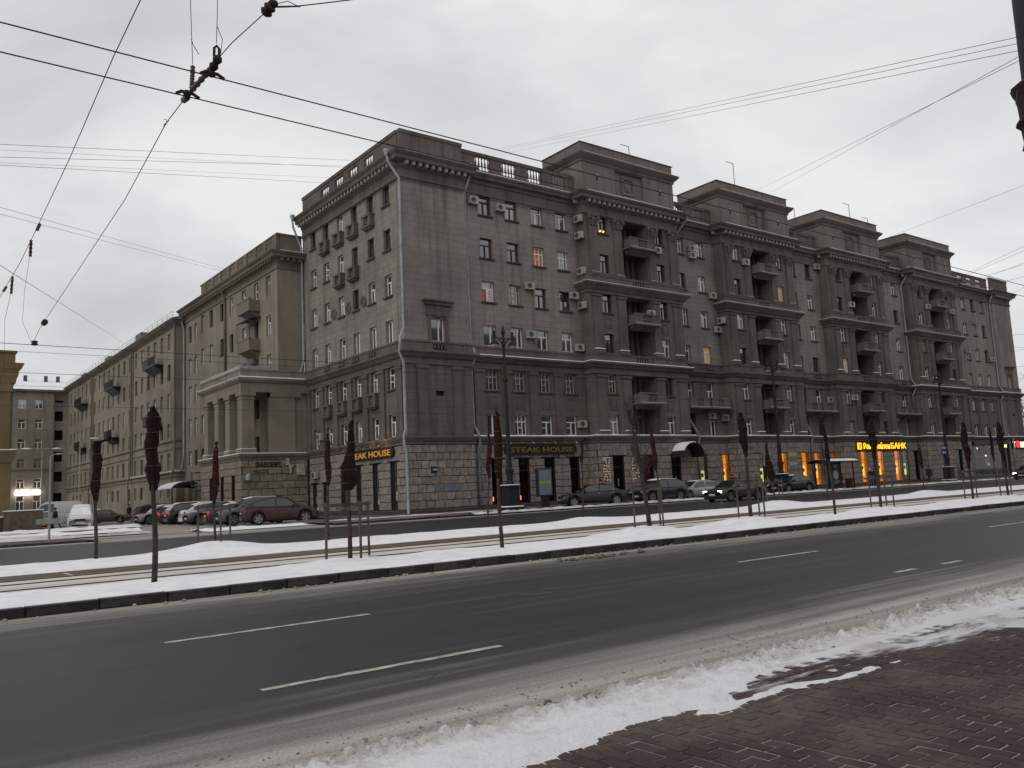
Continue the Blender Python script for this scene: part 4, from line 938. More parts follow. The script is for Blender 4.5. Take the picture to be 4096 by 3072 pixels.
# --- rainwater pipes
def pipe(pts, r=.09):
    b = MB(); b.tube(pts, r, 8)
    p0 = Vector(pts[0]); b.lathe(p0 - Vector((0, 0, .1)), [(r, 0), (r * 1.1, .1), (r * 2.3, .4), (r * 2.3, .52)], 10)
    for a, c in zip(pts, pts[1:]):
        a, c = Vector(a), Vector(c); L = (c - a).length
        if L > 2:
            for i in range(1, int(L / 1.6) + 1): q = a + (c - a) * (i * 1.6 / L); b.tube([q - (c - a) * (.03 / L), q + (c - a) * (.03 / L)], r * 1.25, 8)
    part('downpipe', b, M_ZINC, MAIN, smooth=True)
pipe([(28.25, 49.75, 25.2), (28.4, 49.75, 24.7), (29.05, 49.5, 23.6), (29.05, 49.5, 12.9), (28.75, 49.5, 12.3), (28.62, 49.45, 11.2), (28.95, 49.5, 10.6), (28.95, 49.5, 5.9), (28.78, 49.45, 5.6), (28.78, 49.45, 4.9), (28.95, 49.5, 4.6), (28.95, 49.45, .35), (28.85, 49.3, .2)])
pipe([(35.05, 49.25, 25.3), (35.05, 49.3, 25.0), (34.82, 49.86, 23.7), (34.82, 49.86, 12.4), (34.82, 49.4, 11.6), (34.82, 49.4, 11.1), (34.82, 49.86, 10.5), (34.82, 49.86, 6.3), (35.1, 49.7, 5.7), (35.1, 49.6, 4.9), (35.1, 49.86, 4.6), (35.1, 49.86, .3)])
pipe([(28.2, 66.0, 25.2), (28.3, 66.1, 24.6), (29.0, 66.05, 22.8), (29.02, 66.05, 13), (28.7, 66.0, 12.2), (28.6, 66.0, 11.3), (28.95, 66.0, 10.6), (28.95, 66, 6.2), (28.7, 65.95, 5.7), (28.7, 65.95, 5), (28.95, 65.9, 4.6), (28.95, 65.9, .3)])
pipe([(98.0, 48.85, 25.3), (98.0, 49.0, 24.9), (97.85, 49.86, 23.6), (97.85, 49.86, 12.4), (97.85, 49.4, 11.6), (97.85, 49.4, 11.1), (97.85, 49.86, 10.4), (97.85, 49.86, 9.1)])
pipe([(121.05, 49.3, 25.3), (121.05, 49.3, 24.9), (121.2, 49.86, 23.7), (121.2, 49.86, 12.4), (121.2, 49.4, 11.6), (121.2, 49.4, 11.1), (121.2, 49.86, 10.4), (121.2, 49.86, 6.2), (122.2, 49.3, 5.2), (122.2, 49.4, .3)])
for x in (57.6, 75.0, 92.3): pipe([(x - .45, 49.4, 7.7), (x - .1, 49.45, 7.2), (x + 1.25, 49.6, 5.75), (x + 1.4, 49.62, 5.4), (x + 1.4, 49.86, 4.7), (x + 1.4, 49.86, .35)], .1)
pipe([(58.3, 48.6, 25.2), (58.2, 48.7, 24.9), (57.45, 49.8, 23.3), (57.45, 49.8, 19.0)], .08)
# --- air conditioners
def ac(side, u, z, plane, s=1.0, rot=0):
    b = MB(); w, h, d = .8 * s, .56 * s, .3 * s
    b.box(I, -w / 2, w / 2, .12, .12 + d, 0, h); b.box(I, -w * .4, -w * .4 + .03, 0, .4, -.05, 0, 1); b.box(I, w * .4, w * .4 + .03, 0, .4, -.05, 0, 1); b.tube([I(w * .5, .2, h * .3), I(w * .55, .05, h * .2), I(w * .55, .03, -.4)], .018, 5, 1)
    o = part('air_conditioner', b, [M_AC, M_IRON], MAIN, world=False); o.matrix_parent_inverse = Matrix.Translation(-PW[MAIN.name])
    o.location = (u, plane, z) if side == 'S' else (plane, u, z); o.rotation_euler = (0, 0, rot + (0 if side == 'S' else -math.pi / 2))
    g = MB(); k = 14; R = h * .4
    for r0, r1, n in ((R * .9, R, .12 + d + .02), (R * .45, R * .55, .12 + d + .02)):
        g.add([I(w * -.12 + r * math.cos(2 * math.pi * j / k), n, h / 2 + r * math.sin(2 * math.pi * j / k)) for r in (r0, r1) for j in range(k)], [(j, (j + 1) % k, (j + 1) % k + k, j + k) for j in range(k)], 1)
    g.add([I(w * -.12 + R * math.cos(2 * math.pi * j / k), .12 + d + .006, h / 2 + R * math.sin(2 * math.pi * j / k)) for j in range(k)], [tuple(range(k))], 0)
    f = link('fan_grille', g.mesh('fan_grille', [M_BLACK, M_AC])); f.parent = o
for u, z, p in ((35.55, 22.9, 50), (38.05, 22.75, 50), (40.55, 16.9, 50), (45.1, 16.6, 50), (40.45, 13.05, 50), (45.4, 12.35, 50), (45.2, 6.2, 50), (52.9, 5.0 + 5.6 + 5.0, 48.98), (54.25, 21.35, 48.98),
                (60.05, 22.6, 50), (60.05, 21.95, 50), (61.1, 7.1, 50), (63.0, 6.95, 50), (62.9, 15.2, 50), (66.6, 21.9, 48.98), (80.2, 23.4, 50), (80.4, 9.1, 50), (101.6, 20.9, 48.98), (107.6, 20.8, 48.98), (83.4, 9.3, 48.98), (84.6, 19.5, 48.98), (113.0, 16.4, 50), (119.9, 15.6, 50), (98.6, 15.9, 50), (93.2, 7.3, 50)):
    ac('S', u, z, p)
for u, z in ((49.35, 23.0), (49.35, 21.6), (49.3, 18.6), (49.45, 15.8)): ac('W', u, z, 45.95)
ac('S', 62.55, 18.4, 50); ac('W', 49.4, 16.0, 63.34); ac('W', 62.9, 6.2, 29.2); ac('W', 64.0, 3.2, 29.2)
# aerials
def aerial(x, y, z0, h, flip=1):
    b = MB(); b.tube([(x, y, z0), (x, y, z0 + h)], .035, 5); b.tube([(x, y, z0 + h), (x - .9 * flip, y + .2, z0 + h + .1)], .03, 4)
    for i in range(5): b.tube([(x - 1.2 + i * .55, y - .4, z0 + h * .35 + i * .05), (x - 1.0 + i * .55, y + .45, z0 + h * .4 + i * .05)], .022, 4)
    b.tube([(x - 1.3, y, z0 + h * .36), (x + 1.2, y + .1, z0 + h * .44)], .022, 4)
    part('roof_aerial', b, M_IRON, MAIN)
for x, z0, h in ((55.0, 29.86, 2.6), (70.3, 29.86, 4.1), (91.8, 29.86, 3.4), (95.7, 29.86, 2.3), (80.5, 25.5, 5.4)): aerial(x, 52, z0, h)
part('chimney', MB().box(lambda u, n, z: (u, n, z), 31.8, 32.8, 58.5, 59.6, 25.4, 28.2), mat('chimney_render', (.36, .35, .33), (.28, .27, .26)), MAIN)
part('stair_house', MB().box(lambda u, n, z: (u, n, z), 43.5, 45.9, 53, 58, 25.4, 27.0), mat('red_brick', (.24, .13, .09), (.18, .1, .075), 6), MAIN)
# ================================================================== shop fronts of the corner house
def emis(name, c, s=1.0):
    m = mat(name, c, rough=.6); p = m.node_tree.nodes['Principled BSDF']; p.inputs['Emission Color'].default_value = (*c, 1); p.inputs['Emission Strength'].default_value = s; return m
M_AMBER = mat('lit_amber_interior', (0.80, 0.27, 0.02), (0.6, 0.17, 0.01), 0.9, emit=0.95)
M_POSTER = mat('backlit_poster', (0.95, 0.88, 0.42), (0.95, 0.72, 0.06), 1.4, emit=0.8)
M_GREENP = mat('backlit_green_poster', (0.62, 0.64, 0.30), (0.95, 0.85, 0.35), 1.8, emit=0.65)
M_YEL = emis('yellow_print', (0.95, 0.78, 0.03), .75); M_INK = mat('dark_print', (0.16, 0.12, 0.02), rough=.6)
M_LAMPO = emis('orange_lampshade', (1.0, 0.30, 0.08), 1.3); M_LAMPY = emis('warm_bulb', (1.0, 0.72, 0.28), 2.2)
M_RED = mat('red_panel', (0.16, 0.012, 0.012), rough=.5)
M_GREYLIT = emis('dim_vestibule', (0.11, 0.105, 0.07), .5)
def opening_fill(F, o, n, style):
    a, b, z0, z1 = o; c = (a + b) / 2; w = b - a
    fr = MB(); d = n - (.04 if style in ('lit', 'grey') else .2)
    for q in ((a, a + .06, d, d + .07, z0, z1), (b - .06, b, d, d + .07, z0, z1), (a + .06, b - .06, d, d + .07, z1 - .06, z1), (a + .06, b - .06, d, d + .07, z0, z0 + .08), (a + .06, b - .06, d, d + .06, z0 + (z1 - z0) * .72, z0 + (z1 - z0) * .72 + .05)): fr.box(F, *q)
    o_ = part('shop_window' if style != 'door' else 'door', fr, M_IRON if style != 'lit' else mat('amber_frame', (.25, .10, .02)), MAIN)
    def sub(nm, mb, m): q = link(nm, mb.mesh(nm, m)); q.parent = o_; return q
    sub('pane', MB().quad(F(a, d + .03, z0), F(b, d + .03, z0), F(b, d + .03, z1), F(a, d + .03, z1)), M_GLASS)
    back = {'lit': M_AMBER, 'grey': M_GREYLIT, 'red': M_RED}.get(style, M_DARKIN); dep = {'lit': .3, 'grey': .3, 'red': .12}.get(style, 2.2)
    r = MB(); m = d - dep
    r.quad(F(a, m, z0), F(b, m, z0), F(b, m, z1), F(a, m, z1))
    for u in (a, b): r.quad(F(u, d, z0), F(u, m, z0), F(u, m, z1), F(u, d, z1))
    for z in (z0, z1): r.quad(F(a, d, z), F(b, d, z), F(b, m, z), F(a, m, z))
    sub('room', r, back)
    if style == 'rest':
        L = MB(); L.lathe(F(c - .1, d - .5, z0 + .25), [(.2, 0), (.2, .32)], 10); sub('lamp_shade', L, M_LAMPO)
    if style == 'lit':
        p = MB().box(F, a + .08, a + w * .55, d - .12, d - .1, z0 + .75, z0 + 2.0); sub('poster', p, M_POSTER)
        p = MB().box(F, a + .14, a + w * .5, d - .1, d - .095, z0 + .9, z0 + 1.2); sub('poster_band', p, M_YEL)
        p = MB().box(F, a + .16, a + w * .46, d - .1, d - .095, z0 + 1.42, z0 + 1.75); sub('poster_picture', p, M_INK)
    if style == 'grey':
        p = MB().box(F, a + .1, a + w * .7, d - .12, d - .1, z0 + .6, z0 + 1.9); sub('poster', p, M_GREENP)
        p = MB().box(F, a + .16, a + w * .64, d - .1, d - .095, z0 + .75, z0 + 1.0); sub('poster_band', p, M_YEL)
        p = MB().box(F, a + .18, a + w * .6, d - .1, d - .095, z0 + 1.3, z0 + 1.65); sub('poster_picture', p, M_INK)
    if style == 'door':
        p = MB().box(F, c - .03, c + .03, d + .06, d + .1, z0 + .9, z0 + 1.5); sub('handle', p, M_ZINC)
    return o_
STY = {('sec', 0): ['rest'] * 4, ('bay', 0): ['door', 'red', 'door'], ('sec', 1): ['grey', 'lit'], ('bay', 1): ['grey', 'lit', 'lit'], ('sec', 2): ['lit', 'lit'], ('bay', 2): ['lit', 'lit', 'lit'],
       ('sec', 3): ['grey', 'dark'], ('bay', 3): ['door', 'door'], ('sec', 4): ['dark']}
cnt = {}
for o, n, k, w in openings_out:
    i = cnt.get((w, k), 0); cnt[(w, k)] = i + 1
    opening_fill(FS, o, n, STY[(w, k)][i])
for i, o in enumerate(gl): opening_fill(FW, o, 0, ['dark', 'grey2', 'dark', 'dark', 'door', 'door'][i])
# glazed shop on the far right: dark fascia and mullions
b = MB(); b.box(FS, 111.3, 121.3, .06, .5, 4.45, 4.95); b.box(FS, 111.2, 111.7, 0.02, .1, .5, 4.45); o = part('shop_fascia', b, mat('dark_fascia', (.03, .03, .033), rough=.5), MAIN)
b = MB()
for u in (113.2, 115, 116.8, 118.5, 120.2): b.box(FS, u - .05, u + .05, -.4, -.3, .45, 4.4)
b.box(FS, 111.7, 121, -.4, -.3, 3.0, 3.08); part('shop_mullions', b, M_ZINC, MAIN)
part('white_notice', MB().box(FS, 112.0, 113.6, -.32, -.3, 3.1, 4.3), mat('grey_notice', (.26, .27, .25)), MAIN); part('white_notice', MB().box(FS, 115.6, 116.4, -.29, -.28, 1.7, 2.6), mat('white_notice', (.5, .5, .5)), MAIN)
for u, z in ((117.3, 3.1), (117.35, 2.5), (117.9, 2.0), (114.9, 4.1)):
    q = MB().sphere(FS(u, -.9, z), .13, 8, 6); part('ceiling_lamp', q, M_LAMPY, MAIN)
# arched entrance canopy in the first bay
cn = MB(); k = 14; cu, cz, R = 55.75, 3.62, 1.33
arc = [(cu - R * math.cos(math.pi * j / k), cz + R * .92 * math.sin(math.pi * j / k)) for j in range(k + 1)]
inn = [(cu - (R - .06) * math.cos(math.pi * j / k), cz + (R - .06) * .92 * math.sin(math.pi * j / k)) for j in range(k + 1)]
for j in range(k):
    for p, q in ((arc, 1), (inn, 0)): cn.quad(F49(*[p[j][0], .07, p[j][1]]), F49(p[j + 1][0], .07, p[j + 1][1]), F49(p[j + 1][0], 1.5, p[j + 1][1]), F49(p[j][0], 1.5, p[j][1]))
    cn.quad(F49(arc[j][0], 1.5, arc[j][1]), F49(arc[j + 1][0], 1.5, arc[j + 1][1]), F49(inn[j + 1][0], 1.5, inn[j + 1][1]), F49(inn[j][0], 1.5, inn[j][1]))
o = part('entrance_canopy', cn, M_IRON, MAIN)
sc = MB(); top = [(cu - R * math.cos(math.pi * j / k), cz + .01 + R * .92 * math.sin(math.pi * j / k), .075 * math.sin(math.pi * j / k) ** .5) for j in range(2, k - 5)]
for a, c in zip(top, top[1:]): sc.add([F49(a[0], .1, a[1]), F49(c[0], .1, c[1]), F49(c[0], 1.45, c[1]), F49(a[0], 1.45, a[1]), F49(a[0] - .03, .1, a[1] + a[2]), F49(c[0] - .03, .1, c[1] + c[2]), F49(c[0] - .03, 1.45, c[1] + c[2]), F49(a[0] - .03, 1.45, a[1] + a[2])], ((4, 5, 6, 7), (3, 2, 6, 7), (0, 1, 5, 4), (0, 4, 7, 3), (1, 2, 6, 5)))
q = link('canopy_snow', sc.mesh('canopy_snow', M_SNOW)); q.parent = o
# strings of fairy lights hung on the wall beside the first bay's door
for u0 in (46.35, 49.6):
    b = MB(); w = MB()
    for i in range(5):
        u = u0 + .08 + i * .17; w.tube([F49(u, .09, 3.95), F49(u + .02, .09, 1.9)], .006, 4)
        for j in range(9):
            if random.random() < .75: b.sphere(F49(u + random.uniform(-.03, .03), .1, 2.0 + j * .22 + random.uniform(-.05, .05)), .02, 5, 4)
    q = link('fairy_lights', w.mesh('fairy_lights', M_BROWN)); tag(q, 'strings of tiny warm fairy lights on the stone wall %s' % ('left of the dark doorway' if u0 < 47 else 'beside the red window'), 'fairy lights')
    PW[q.name] = Vector((0, 0, 0)); r = link('bulb', b.mesh('bulb', emis('fairy_bulb', (1.0, .75, .55), 1.6)), q); r['kind'] = 'stuff'
# ---- signs
M_SGREEN = mat('dark_green_board', (.012, .022, .014), rough=.45); M_GOLD = mat('gold_letters', (.22, .145, .04), rough=.5); M_GOLDL = emis('lit_gold_letters', (.6, .27, .05), .22)
def steak(side, u0, u1, z0, z1, label, gold, spill):
    F = FS if side == 'S' else FW; c = F((u0 + u1) / 2, .1, z0)
    s = empty('steak_house_sign', c, label, 'shop sign', 'steak house signs')
    n0, n1 = .08, .24; r = (z1 - z0) / 2; zc = (z0 + z1) / 2
    poly = [(u0 + r - r * math.cos(a) * 1.0, zc - r * math.sin(a)) for a in [math.pi / 2 - math.pi * j / 8 for j in range(9)]]
    poly = [(u0 + r - r * math.sin(math.pi * j / 8), zc + r * math.cos(math.pi * j / 8)) for j in range(9)] + [(u1 - r + r * math.sin(math.pi * j / 8), zc - r * math.cos(math.pi * j / 8)) for j in range(9)]
    b = MB().prism(F, poly, n0, n1); part('board', b, M_SGREEN, s)
    h = z1 - z0
    if side == 'S': text('lettering', 'STEAK HOUSE', F(u0 + .5, n1 + .02, z0 + h * .2), h * .72, 0, gold, s, (u1 - u0) - .95, .02, .006)
    else: text('lettering', 'STEAK HOUSE', F(u1 - .45, n1 + .02, z0 + h * .18), h * .8, -math.pi / 2, gold, s, (u1 - u0) - .85, .02, .006)
    k = 7
    for i in range(k):
        u = u0 + .3 + (u1 - u0 - .6) * i / (k - 1); b = MB().tube([F(u, .1, z1 + .05), F(u, .45, z1 + .22), F(u, .62, z1 + .12)], .018, 5); b.sphere(F(u, .63, z1 + .06), .07, 8, 6); part('spotlight', b, M_GOLD if i % 2 else M_ZINC, s)
    b = MB().sphere(F(u1 - .2 if side == 'S' else u0 + 1.6, .5, z1 + .1), .045, 8, 6); part('bulb', b, emis('sign_bulb', (1, .45, .1), 5), s)
steak('S', 37.4, 44.5, 4.16, 4.9, 'dark green STEAK HOUSE sign over four tall dark windows facing the avenue', M_GOLD, 0)
steak('W', 51.3, 58.5, 4.2, 4.95, 'dark green STEAK HOUSE sign glowing orange on the side street wall', M_GOLDL, 1)
L = D.lights.new('sign_glow', 'POINT'); L.energy = 7; L.color = (1, .45, .12); L.shadow_soft_size = .1
for y in (52.2, 54.2):
    o = link('sign_glow', L); o.location = (28.5, y, 5.3)
bs = empty('bank_sign', FS(88, 1.3, 4), 'lit yellow bank sign in Cyrillic letters above glowing orange windows', 'bank sign')
M_BY = emis('yellow_neon', (1.0, .52, .02), 1.5)
b = MB().box(F49, 83.0, 93.3, .12, .2, 3.98, 4.86); part('board', b, mat('dark_board', (.03, .02, .015), rough=.6), bs)
b = MB().box(F49, 83.1, 83.85, .2, .27, 4.08, 4.78); part('emblem_tile', b, M_BY, bs)
b = MB()                                                           # crossed horse-head gable cross, black on yellow
for sg in (-1, 1):
    b.prism(F49, [(83.475 - sg * .26, 4.15), (83.475 - sg * .19, 4.15), (83.475 + sg * .2, 4.58), (83.475 + sg * .14, 4.63)], .272, .285); b.prism(F49, [(83.475 + sg * .13, 4.56), (83.475 + sg * .24, 4.58), (83.475 + sg * .25, 4.67), (83.475 + sg * .15, 4.68)], .273, .288)
part('emblem', b, M_BLACK, bs)
text('lettering', 'Райффайзен', F49(84.2, .22, 4.12), .86, 0, M_BY, bs, 5.3, .03, .004); text('lettering', 'БАНК', F49(89.75, .22, 4.12), .86, 0, M_BY, bs, 3.2, .03, .01)
ts = empty('red_and_white_sign', FS(124.5, .3, 4), 'bright white and red lit shop sign at the far right end of the long facade', 'shop sign')
b = MB().box(FS, 121.9, 127.4, .52, .6, 3.95, 5.0); part('board', b, M_BLACK, ts)
M_NW = emis('white_neon', (1.0, .86, .66), 1.5)
text('lettering', 'Т', FS(122.1, .62, 4.08), 1.0, 0, M_NW, ts, .75, .03, .02); text('lettering', 'ША', FS(124.35, .62, 4.08), 1.0, 0, M_NW, ts, 2.2, .03, .02)
b = MB().add([FS(123.6 + .62 * math.cos(a), .64, 4.48 + .5 * math.sin(a)) for a in [2 * math.pi * j / 16 for j in range(16)]], [tuple(range(16))]); part('red_disc', b, emis('red_neon', (1.0, .03, .02), 1.2), ts)
ss = empty('sushi_sign', FS(119, .5, 4.1), 'small warm lit СУШИ lettering on the dark fascia of the glazed shop', 'shop sign')
text('lettering', 'СУШИ', FS(117.7, .53, 4.08), .55, 0, emis('pale_neon', (1.0, .8, .5), 1.2), ss, 2.6, .02, .01)
ps = empty('address_plate', (31.1, 49.5, 3.0), 'small dark blue house number plate on the corner rustication', 'address plate')
F496 = frame(0, 49.6, 'S'); part('plate', MB().box(F496, 30.85, 31.35, .07, .1, 2.95, 3.4), mat('blue_enamel', (.01, .018, .075), rough=.35), ps); text('lettering', '190', F496(30.93, .1, 3.12), .2, 0, M_WHITE, ps, .34, .004)
part('grey_plaster_patch', MB().box(F496, 31.15, 33.0, .066, .072, 1.72, 2.2), mat('blue_grey_paint', (.17, .185, .2), (.13, .14, .155), 5), MAIN)
sp = empty('sale_poster', (36.7, 50.2, 15.8), 'red SALE poster with phone number strips inside a fourth floor window', 'poster')
part('red_sheet', MB().box(FS, 36.22, 36.66, -.24, -.225, 15.68, 16.62), mat('red_paper', (.45, .06, .07), rough=.7), sp); part('white_sheet', MB().box(FS, 36.8, 37.24, -.24, -.225, 15.68, 16.62), mat('white_paper', (.65, .65, .65), rough=.7), sp)
for i, t in enumerate('SALE'): text('lettering', t, FS(36.36, -.222, 16.40 - i * .22), .22, 0, M_WHITE, sp, None, .002)
for i, t in enumerate(('8', '921', '744', '1117')): text('lettering', t, FS(37.02, -.222, 16.40 - i * .22), .21, 0, M_INK, sp, None, .002, 0.004, 'CENTER')
ot = empty('otto_lettering', (62.8, 50.3, 3), 'curved white OTTO letters on the orange bank window left of the driving sedan', 'window lettering')
for i, t in enumerate('ОТТО'): text('letter', t, FS(62.44 + i * .18, -.1, 2.62 + (.07 if i in (1, 2) else 0)), .24, 0, M_WHITE, ot, None, .002)
rd = empty('red_display', (77.4, 50.3, 2.8), 'small red electronic rate display in a window above the bus shelter', 'display')
part('screen', MB().box(FS, 77.0, 77.85, -.12, -.08, 2.85, 3.08), emis('red_led', (1.0, .05, .04), 1.1), rd)

# ================================================================== the portico block on the side street
PB = empty('portico_apartment_house', (26.9, 66.3, 0), 'beige six storey house with a tall columned portico beside the corner house', 'building')
XP = 26.9; FP = frame(XP, 0, 'W'); FPS = frame(0, 66.3, 'S'); YE = 92.0
FP_ROWS = [(5.6, 7.15), (8.7, 10.5), (12.0, 13.9), (15.5, 17.25), (18.95, 20.7)]
PWN = [68.3, 71.1, 74.1, 77.4, 80.05, 83.2, 85.85, 88.1, 90.0]
w = MB(); ops = []; blk = []
for r, (z0, z1) in enumerate(FP_ROWS):
    for i, c in enumerate(PWN):
        if i == 1 and r in (3, 4): zz = (z0 - .45, z1)
        else: zz = (z0, z1)
        if i in (7, 8) and r >= 3: zz = (z0 - .4, z1 - .4)
        ops.append((c - .5, c + .5, *zz)); window(PB, 'W', XP + .22, c, zz[0], 1.0, zz[1] - zz[0], *rand_style(), sill=False)
wall_grid(w, FP, 66.3, YE, 5.4, 21.9, 0, ops, .25)
pb_base = []; gops = [(c - .5, c + .5, 1.9, 3.9) for c in PWN[4:]]
wall_grid(w, FP, 75.3, YE, 0, 5.4, 0, gops, .25)
fo = []
wall_grid(w, FPS, XP, 29.2, 5.4, 21.9, 0, fo)
part('wall', w, M_BEIGE, PB)
t = MB().mould([(XP, YE), (XP, 66.3), (29.15, 66.3)], [(0, 20.85), (.1, 20.9), (.1, 21.05), (.04, 21.1), (.04, 21.4), (.15, 21.5), (.15, 21.75), (.6, 21.8), (.64, 22.0), (.85, 22.15), (.88, 22.25), (0, 22.32)]); part('cornice', t, M_BEIGET, PB)
dm = MB().box(I, -.11, .11, 0, .4, 0, .24).mesh('dentil', M_BEIGET)
for i in range(46):
    o = link('dentil', dm); o.parent = PB; o.matrix_parent_inverse = Matrix.Translation(-PW[PB.name]); o.location = (XP - .15, 66.5 + i * .55, 21.53); o.rotation_euler = (0, 0, -math.pi / 2)
for i in range(4):
    o = link('dentil', dm); o.parent = PB; o.matrix_parent_inverse = Matrix.Translation(-PW[PB.name]); o.location = (27.2 + i * .5, 66.15, 21.53)
part('cornice_snow', MB().mould([(XP, 66.3), (29.0, 66.3)], [(0, 22.33), (.86, 22.26), (.86, 22.3), (0, 22.38)]), M_SNOW, PB)
p = MB(); ops = []
for i in range(8): ops += [(67.4 + i * 2.3 + j * .3, 67.4 + i * 2.3 + j * .3 + .14, z, z + .2) for j in range(4) for z in (22.75, 23.35)]
wall_grid(p, FP, 66.3, 86.5, 22.3, 23.85, -.05, ops, .2); wall_grid(p, FP, 66.3, 86.5, 22.3, 23.85, -.25, ops, .001)
p.box(FPS, XP + .06, 29.15, -.3, -.06, 22.3, 23.85); p.box(FP, 66.25, 86.6, -.3, .02, 23.85, 23.98); p.box(FPS, XP, 29.2, -.3, .02, 23.853, 23.983)
for i in range(9): p.box(FP, 66.35 + i * 2.3, 66.95 + i * 2.3, -.049, .05, 22.3, 23.85)
part('pierced_parapet', p, M_BEIGET, PB)
part('roof', MB().box(lambda u, n, z: (u, n, z), XP + .1, 40, 66.4, YE + .3, 21.9, 22.3), M_ROOF, PB)
# rusticated ground storey and portico
XB, YB0, YB1 = 23.5, 65.55, 75.35; FB = frame(XB, 0, 'W'); FBS = frame(0, YB0, 'S')
bw = MB(); sops = [(66.9, 67.75, 1.75, 3.75), (69.5, 70.35, 1.75, 3.75), (72.3, 73.15, 1.75, 3.75)]
wall_grid(bw, FB, YB0, YB1, 0, 5.0, 0, sops, .3); wall_grid(bw, FBS, XB, 29.15, 0, 5.0, 0, [], .3); bw.box(lambda u, n, z: (u, n, z), XB + .02, XP, YB0 + .02, YB1, 5.0, 5.3)
bw.quad((XB, YB1, 0), (XP, YB1, 0), (XP, YB1, 5), (XB, YB1, 5)); part('base_wall', bw, M_JOINT, PB)
st = []; courses('W', XB, YB0 - .05, YB1, 0, sops, 1.05, .3, 8, .57, False, st); courses('S', YB0, XB, 29.0, 0, [], 1.05, .3, 8, .57, False, st); lay_stones(st, PB, M_STONEB)
for a, b_, z0, z1 in sops: window(PB, 'W', XB + .25, (a + b_) / 2, z0, b_ - a, z1 - z0, 'two', M_BROWN, 0, sill=False); part('snowy_sill', MB().box(FB, a - .1, b_ + .1, 0, .25, z0 - .14, z0 - .01), M_SNOW, PB)
part('base_cornice', MB().mould([(XB, YB1 + .1), (XB, YB0), (29.15, YB0)], [(0, 4.85), (.1, 4.9), (.1, 5.0), (.25, 5.15), (.3, 5.3), (.3, 5.36), (0, 5.4)]), M_BEIGET, PB)
part('base_snow', MB().mould([(XB, YB1 + .1), (XB, YB0), (28.9, YB0)], [(-.4, 5.42), (.3, 5.37), (.3, 5.42), (-.4, 5.48)]), M_SNOW, PB)
cw = .98
for i, y in enumerate((66.15, 69.0, 71.75, 74.5)):
    c = MB(); f = FB; c.box(f, y - cw / 2, y + cw / 2, -.1 - cw, -.1, 5.4, 10.0); c.box(f, y - .62, y + .62, -1.22, 0.02, 5.4, 5.75); c.box(f, y - .55, y + .55, -1.14, -.06, 5.75, 5.95); c.box(f, y - .55, y + .55, -1.14, -.06, 9.72, 9.85); c.box(f, y - .62, y + .62, -1.2, 0.0, 10.0, 10.3)
    o = part('column', c, M_BEIGE, PB)
    q = link('base_snow', MB().box(f, y - .6, y + .6, -1.2, 0, 5.76, 5.8).mesh('base_snow', M_SNOW)); q.parent = o
e = MB(); e.box(lambda u, n, z: (u, n, z), XB, XP - .002, YB0 + .002, YB1, 10.3, 11.0); e.box(lambda u, n, z: (u, n, z), XP - .002, 29.15, YB0, YB0 + .7, 10.3, 11.0)
e.mould([(XP, YB1), (XB, YB1), (XB, YB0), (29.15, YB0)], [(0, 11.0), (.1, 11.05), (.3, 11.25), (.32, 11.42), (.05, 11.5), (.05, 12.0), (.12, 12.02), (.12, 12.12), (0, 12.14)]); e.box(lambda u, n, z: (u, n, z), XB, 29.15, YB0, YB1, 11.0, 12.1)
part('entablature', e, M_BEIGE, PB)
part('entablature_snow', MB().mould([(XB, YB1), (XB, YB0), (29.1, YB0)], [(.05, 11.5), (.32, 11.425), (.32, 11.46), (.05, 11.55)]), M_SNOW, PB)
part('zinc_flashing', MB().mould([(XB, YB1), (XB, YB0), (26.6, YB0)], [(0, 12.14), (.13, 12.12), (.13, 12.36), (0, 12.38)]), M_ZINC, PB)
p = MB(); p.box(FBS, 25.9, 28.0, -.74, -.05, 5.4, 10.3); p.box(FBS, 26.05, 29.15, -.9, -.25, 5.4, 10.3); p.box(FBS, 25.9, 28.5, -.8, .02, 9.95, 10.3); part('antae', p, M_BEIGE, PB)
pd = MB().box(FP, 68.0, 68.85, .0, .02, 5.42, 7.3); part('door', pd, M_BLACK, PB)
for zb in (14.55, 18.0):
    c = MB(); c.box(FP, 70.1, 73.1, 0, 1.0, zb, zb + .14); c.box(FP, 70.2, 73.0, .84, 1.0, zb + .14, zb + 1.0); c.box(FP, 70.1, 73.1, .8, 1.04, zb + 1.0, zb + 1.12); c.box(FP, 70.2, 70.36, 0, .84, zb + .14, zb + 1.0); c.box(FP, 72.84, 73.0, 0, .84, zb + .14, zb + 1.0)
    c.prism(lambda u, n, z: FP(n, u, z), [(0, zb - .5), (.8, zb), (0, zb)], 70.4, 72.8); c.box(FP, 71.1, 72.1, 0, .3, zb - 1.0, zb - .5)
    part('balcony', c, M_BEIGET, PB)
r = MB(); r.add([FP(70.0, 0, 17.5), FP(73.2, 0, 17.5), FP(73.2, 1.1, 17.2), FP(70.0, 1.1, 17.2), FP(70.0, 0, 17.56), FP(73.2, 0, 17.56), FP(73.2, 1.1, 17.26), FP(70.0, 1.1, 17.26)], ((0, 1, 2, 3), (4, 5, 6, 7), (2, 3, 7, 6), (0, 3, 7, 4), (1, 2, 6, 5)))
for u in (70.1, 73.1): r.tube([FP(u, 1.0, 15.6), FP(u, 1.0, 17.25)], .03, 5)
part('balcony_roof', r, M_IRON, PB)
b = MB(); b.tube([(26.3, 78.8, 22.2), (26.5, 78.8, 21.6), (26.75, 78.8, 20.6), (26.75, 78.8, 12)], .12, 8); part('downpipe', b, M_BEIGET, PB, smooth=True)
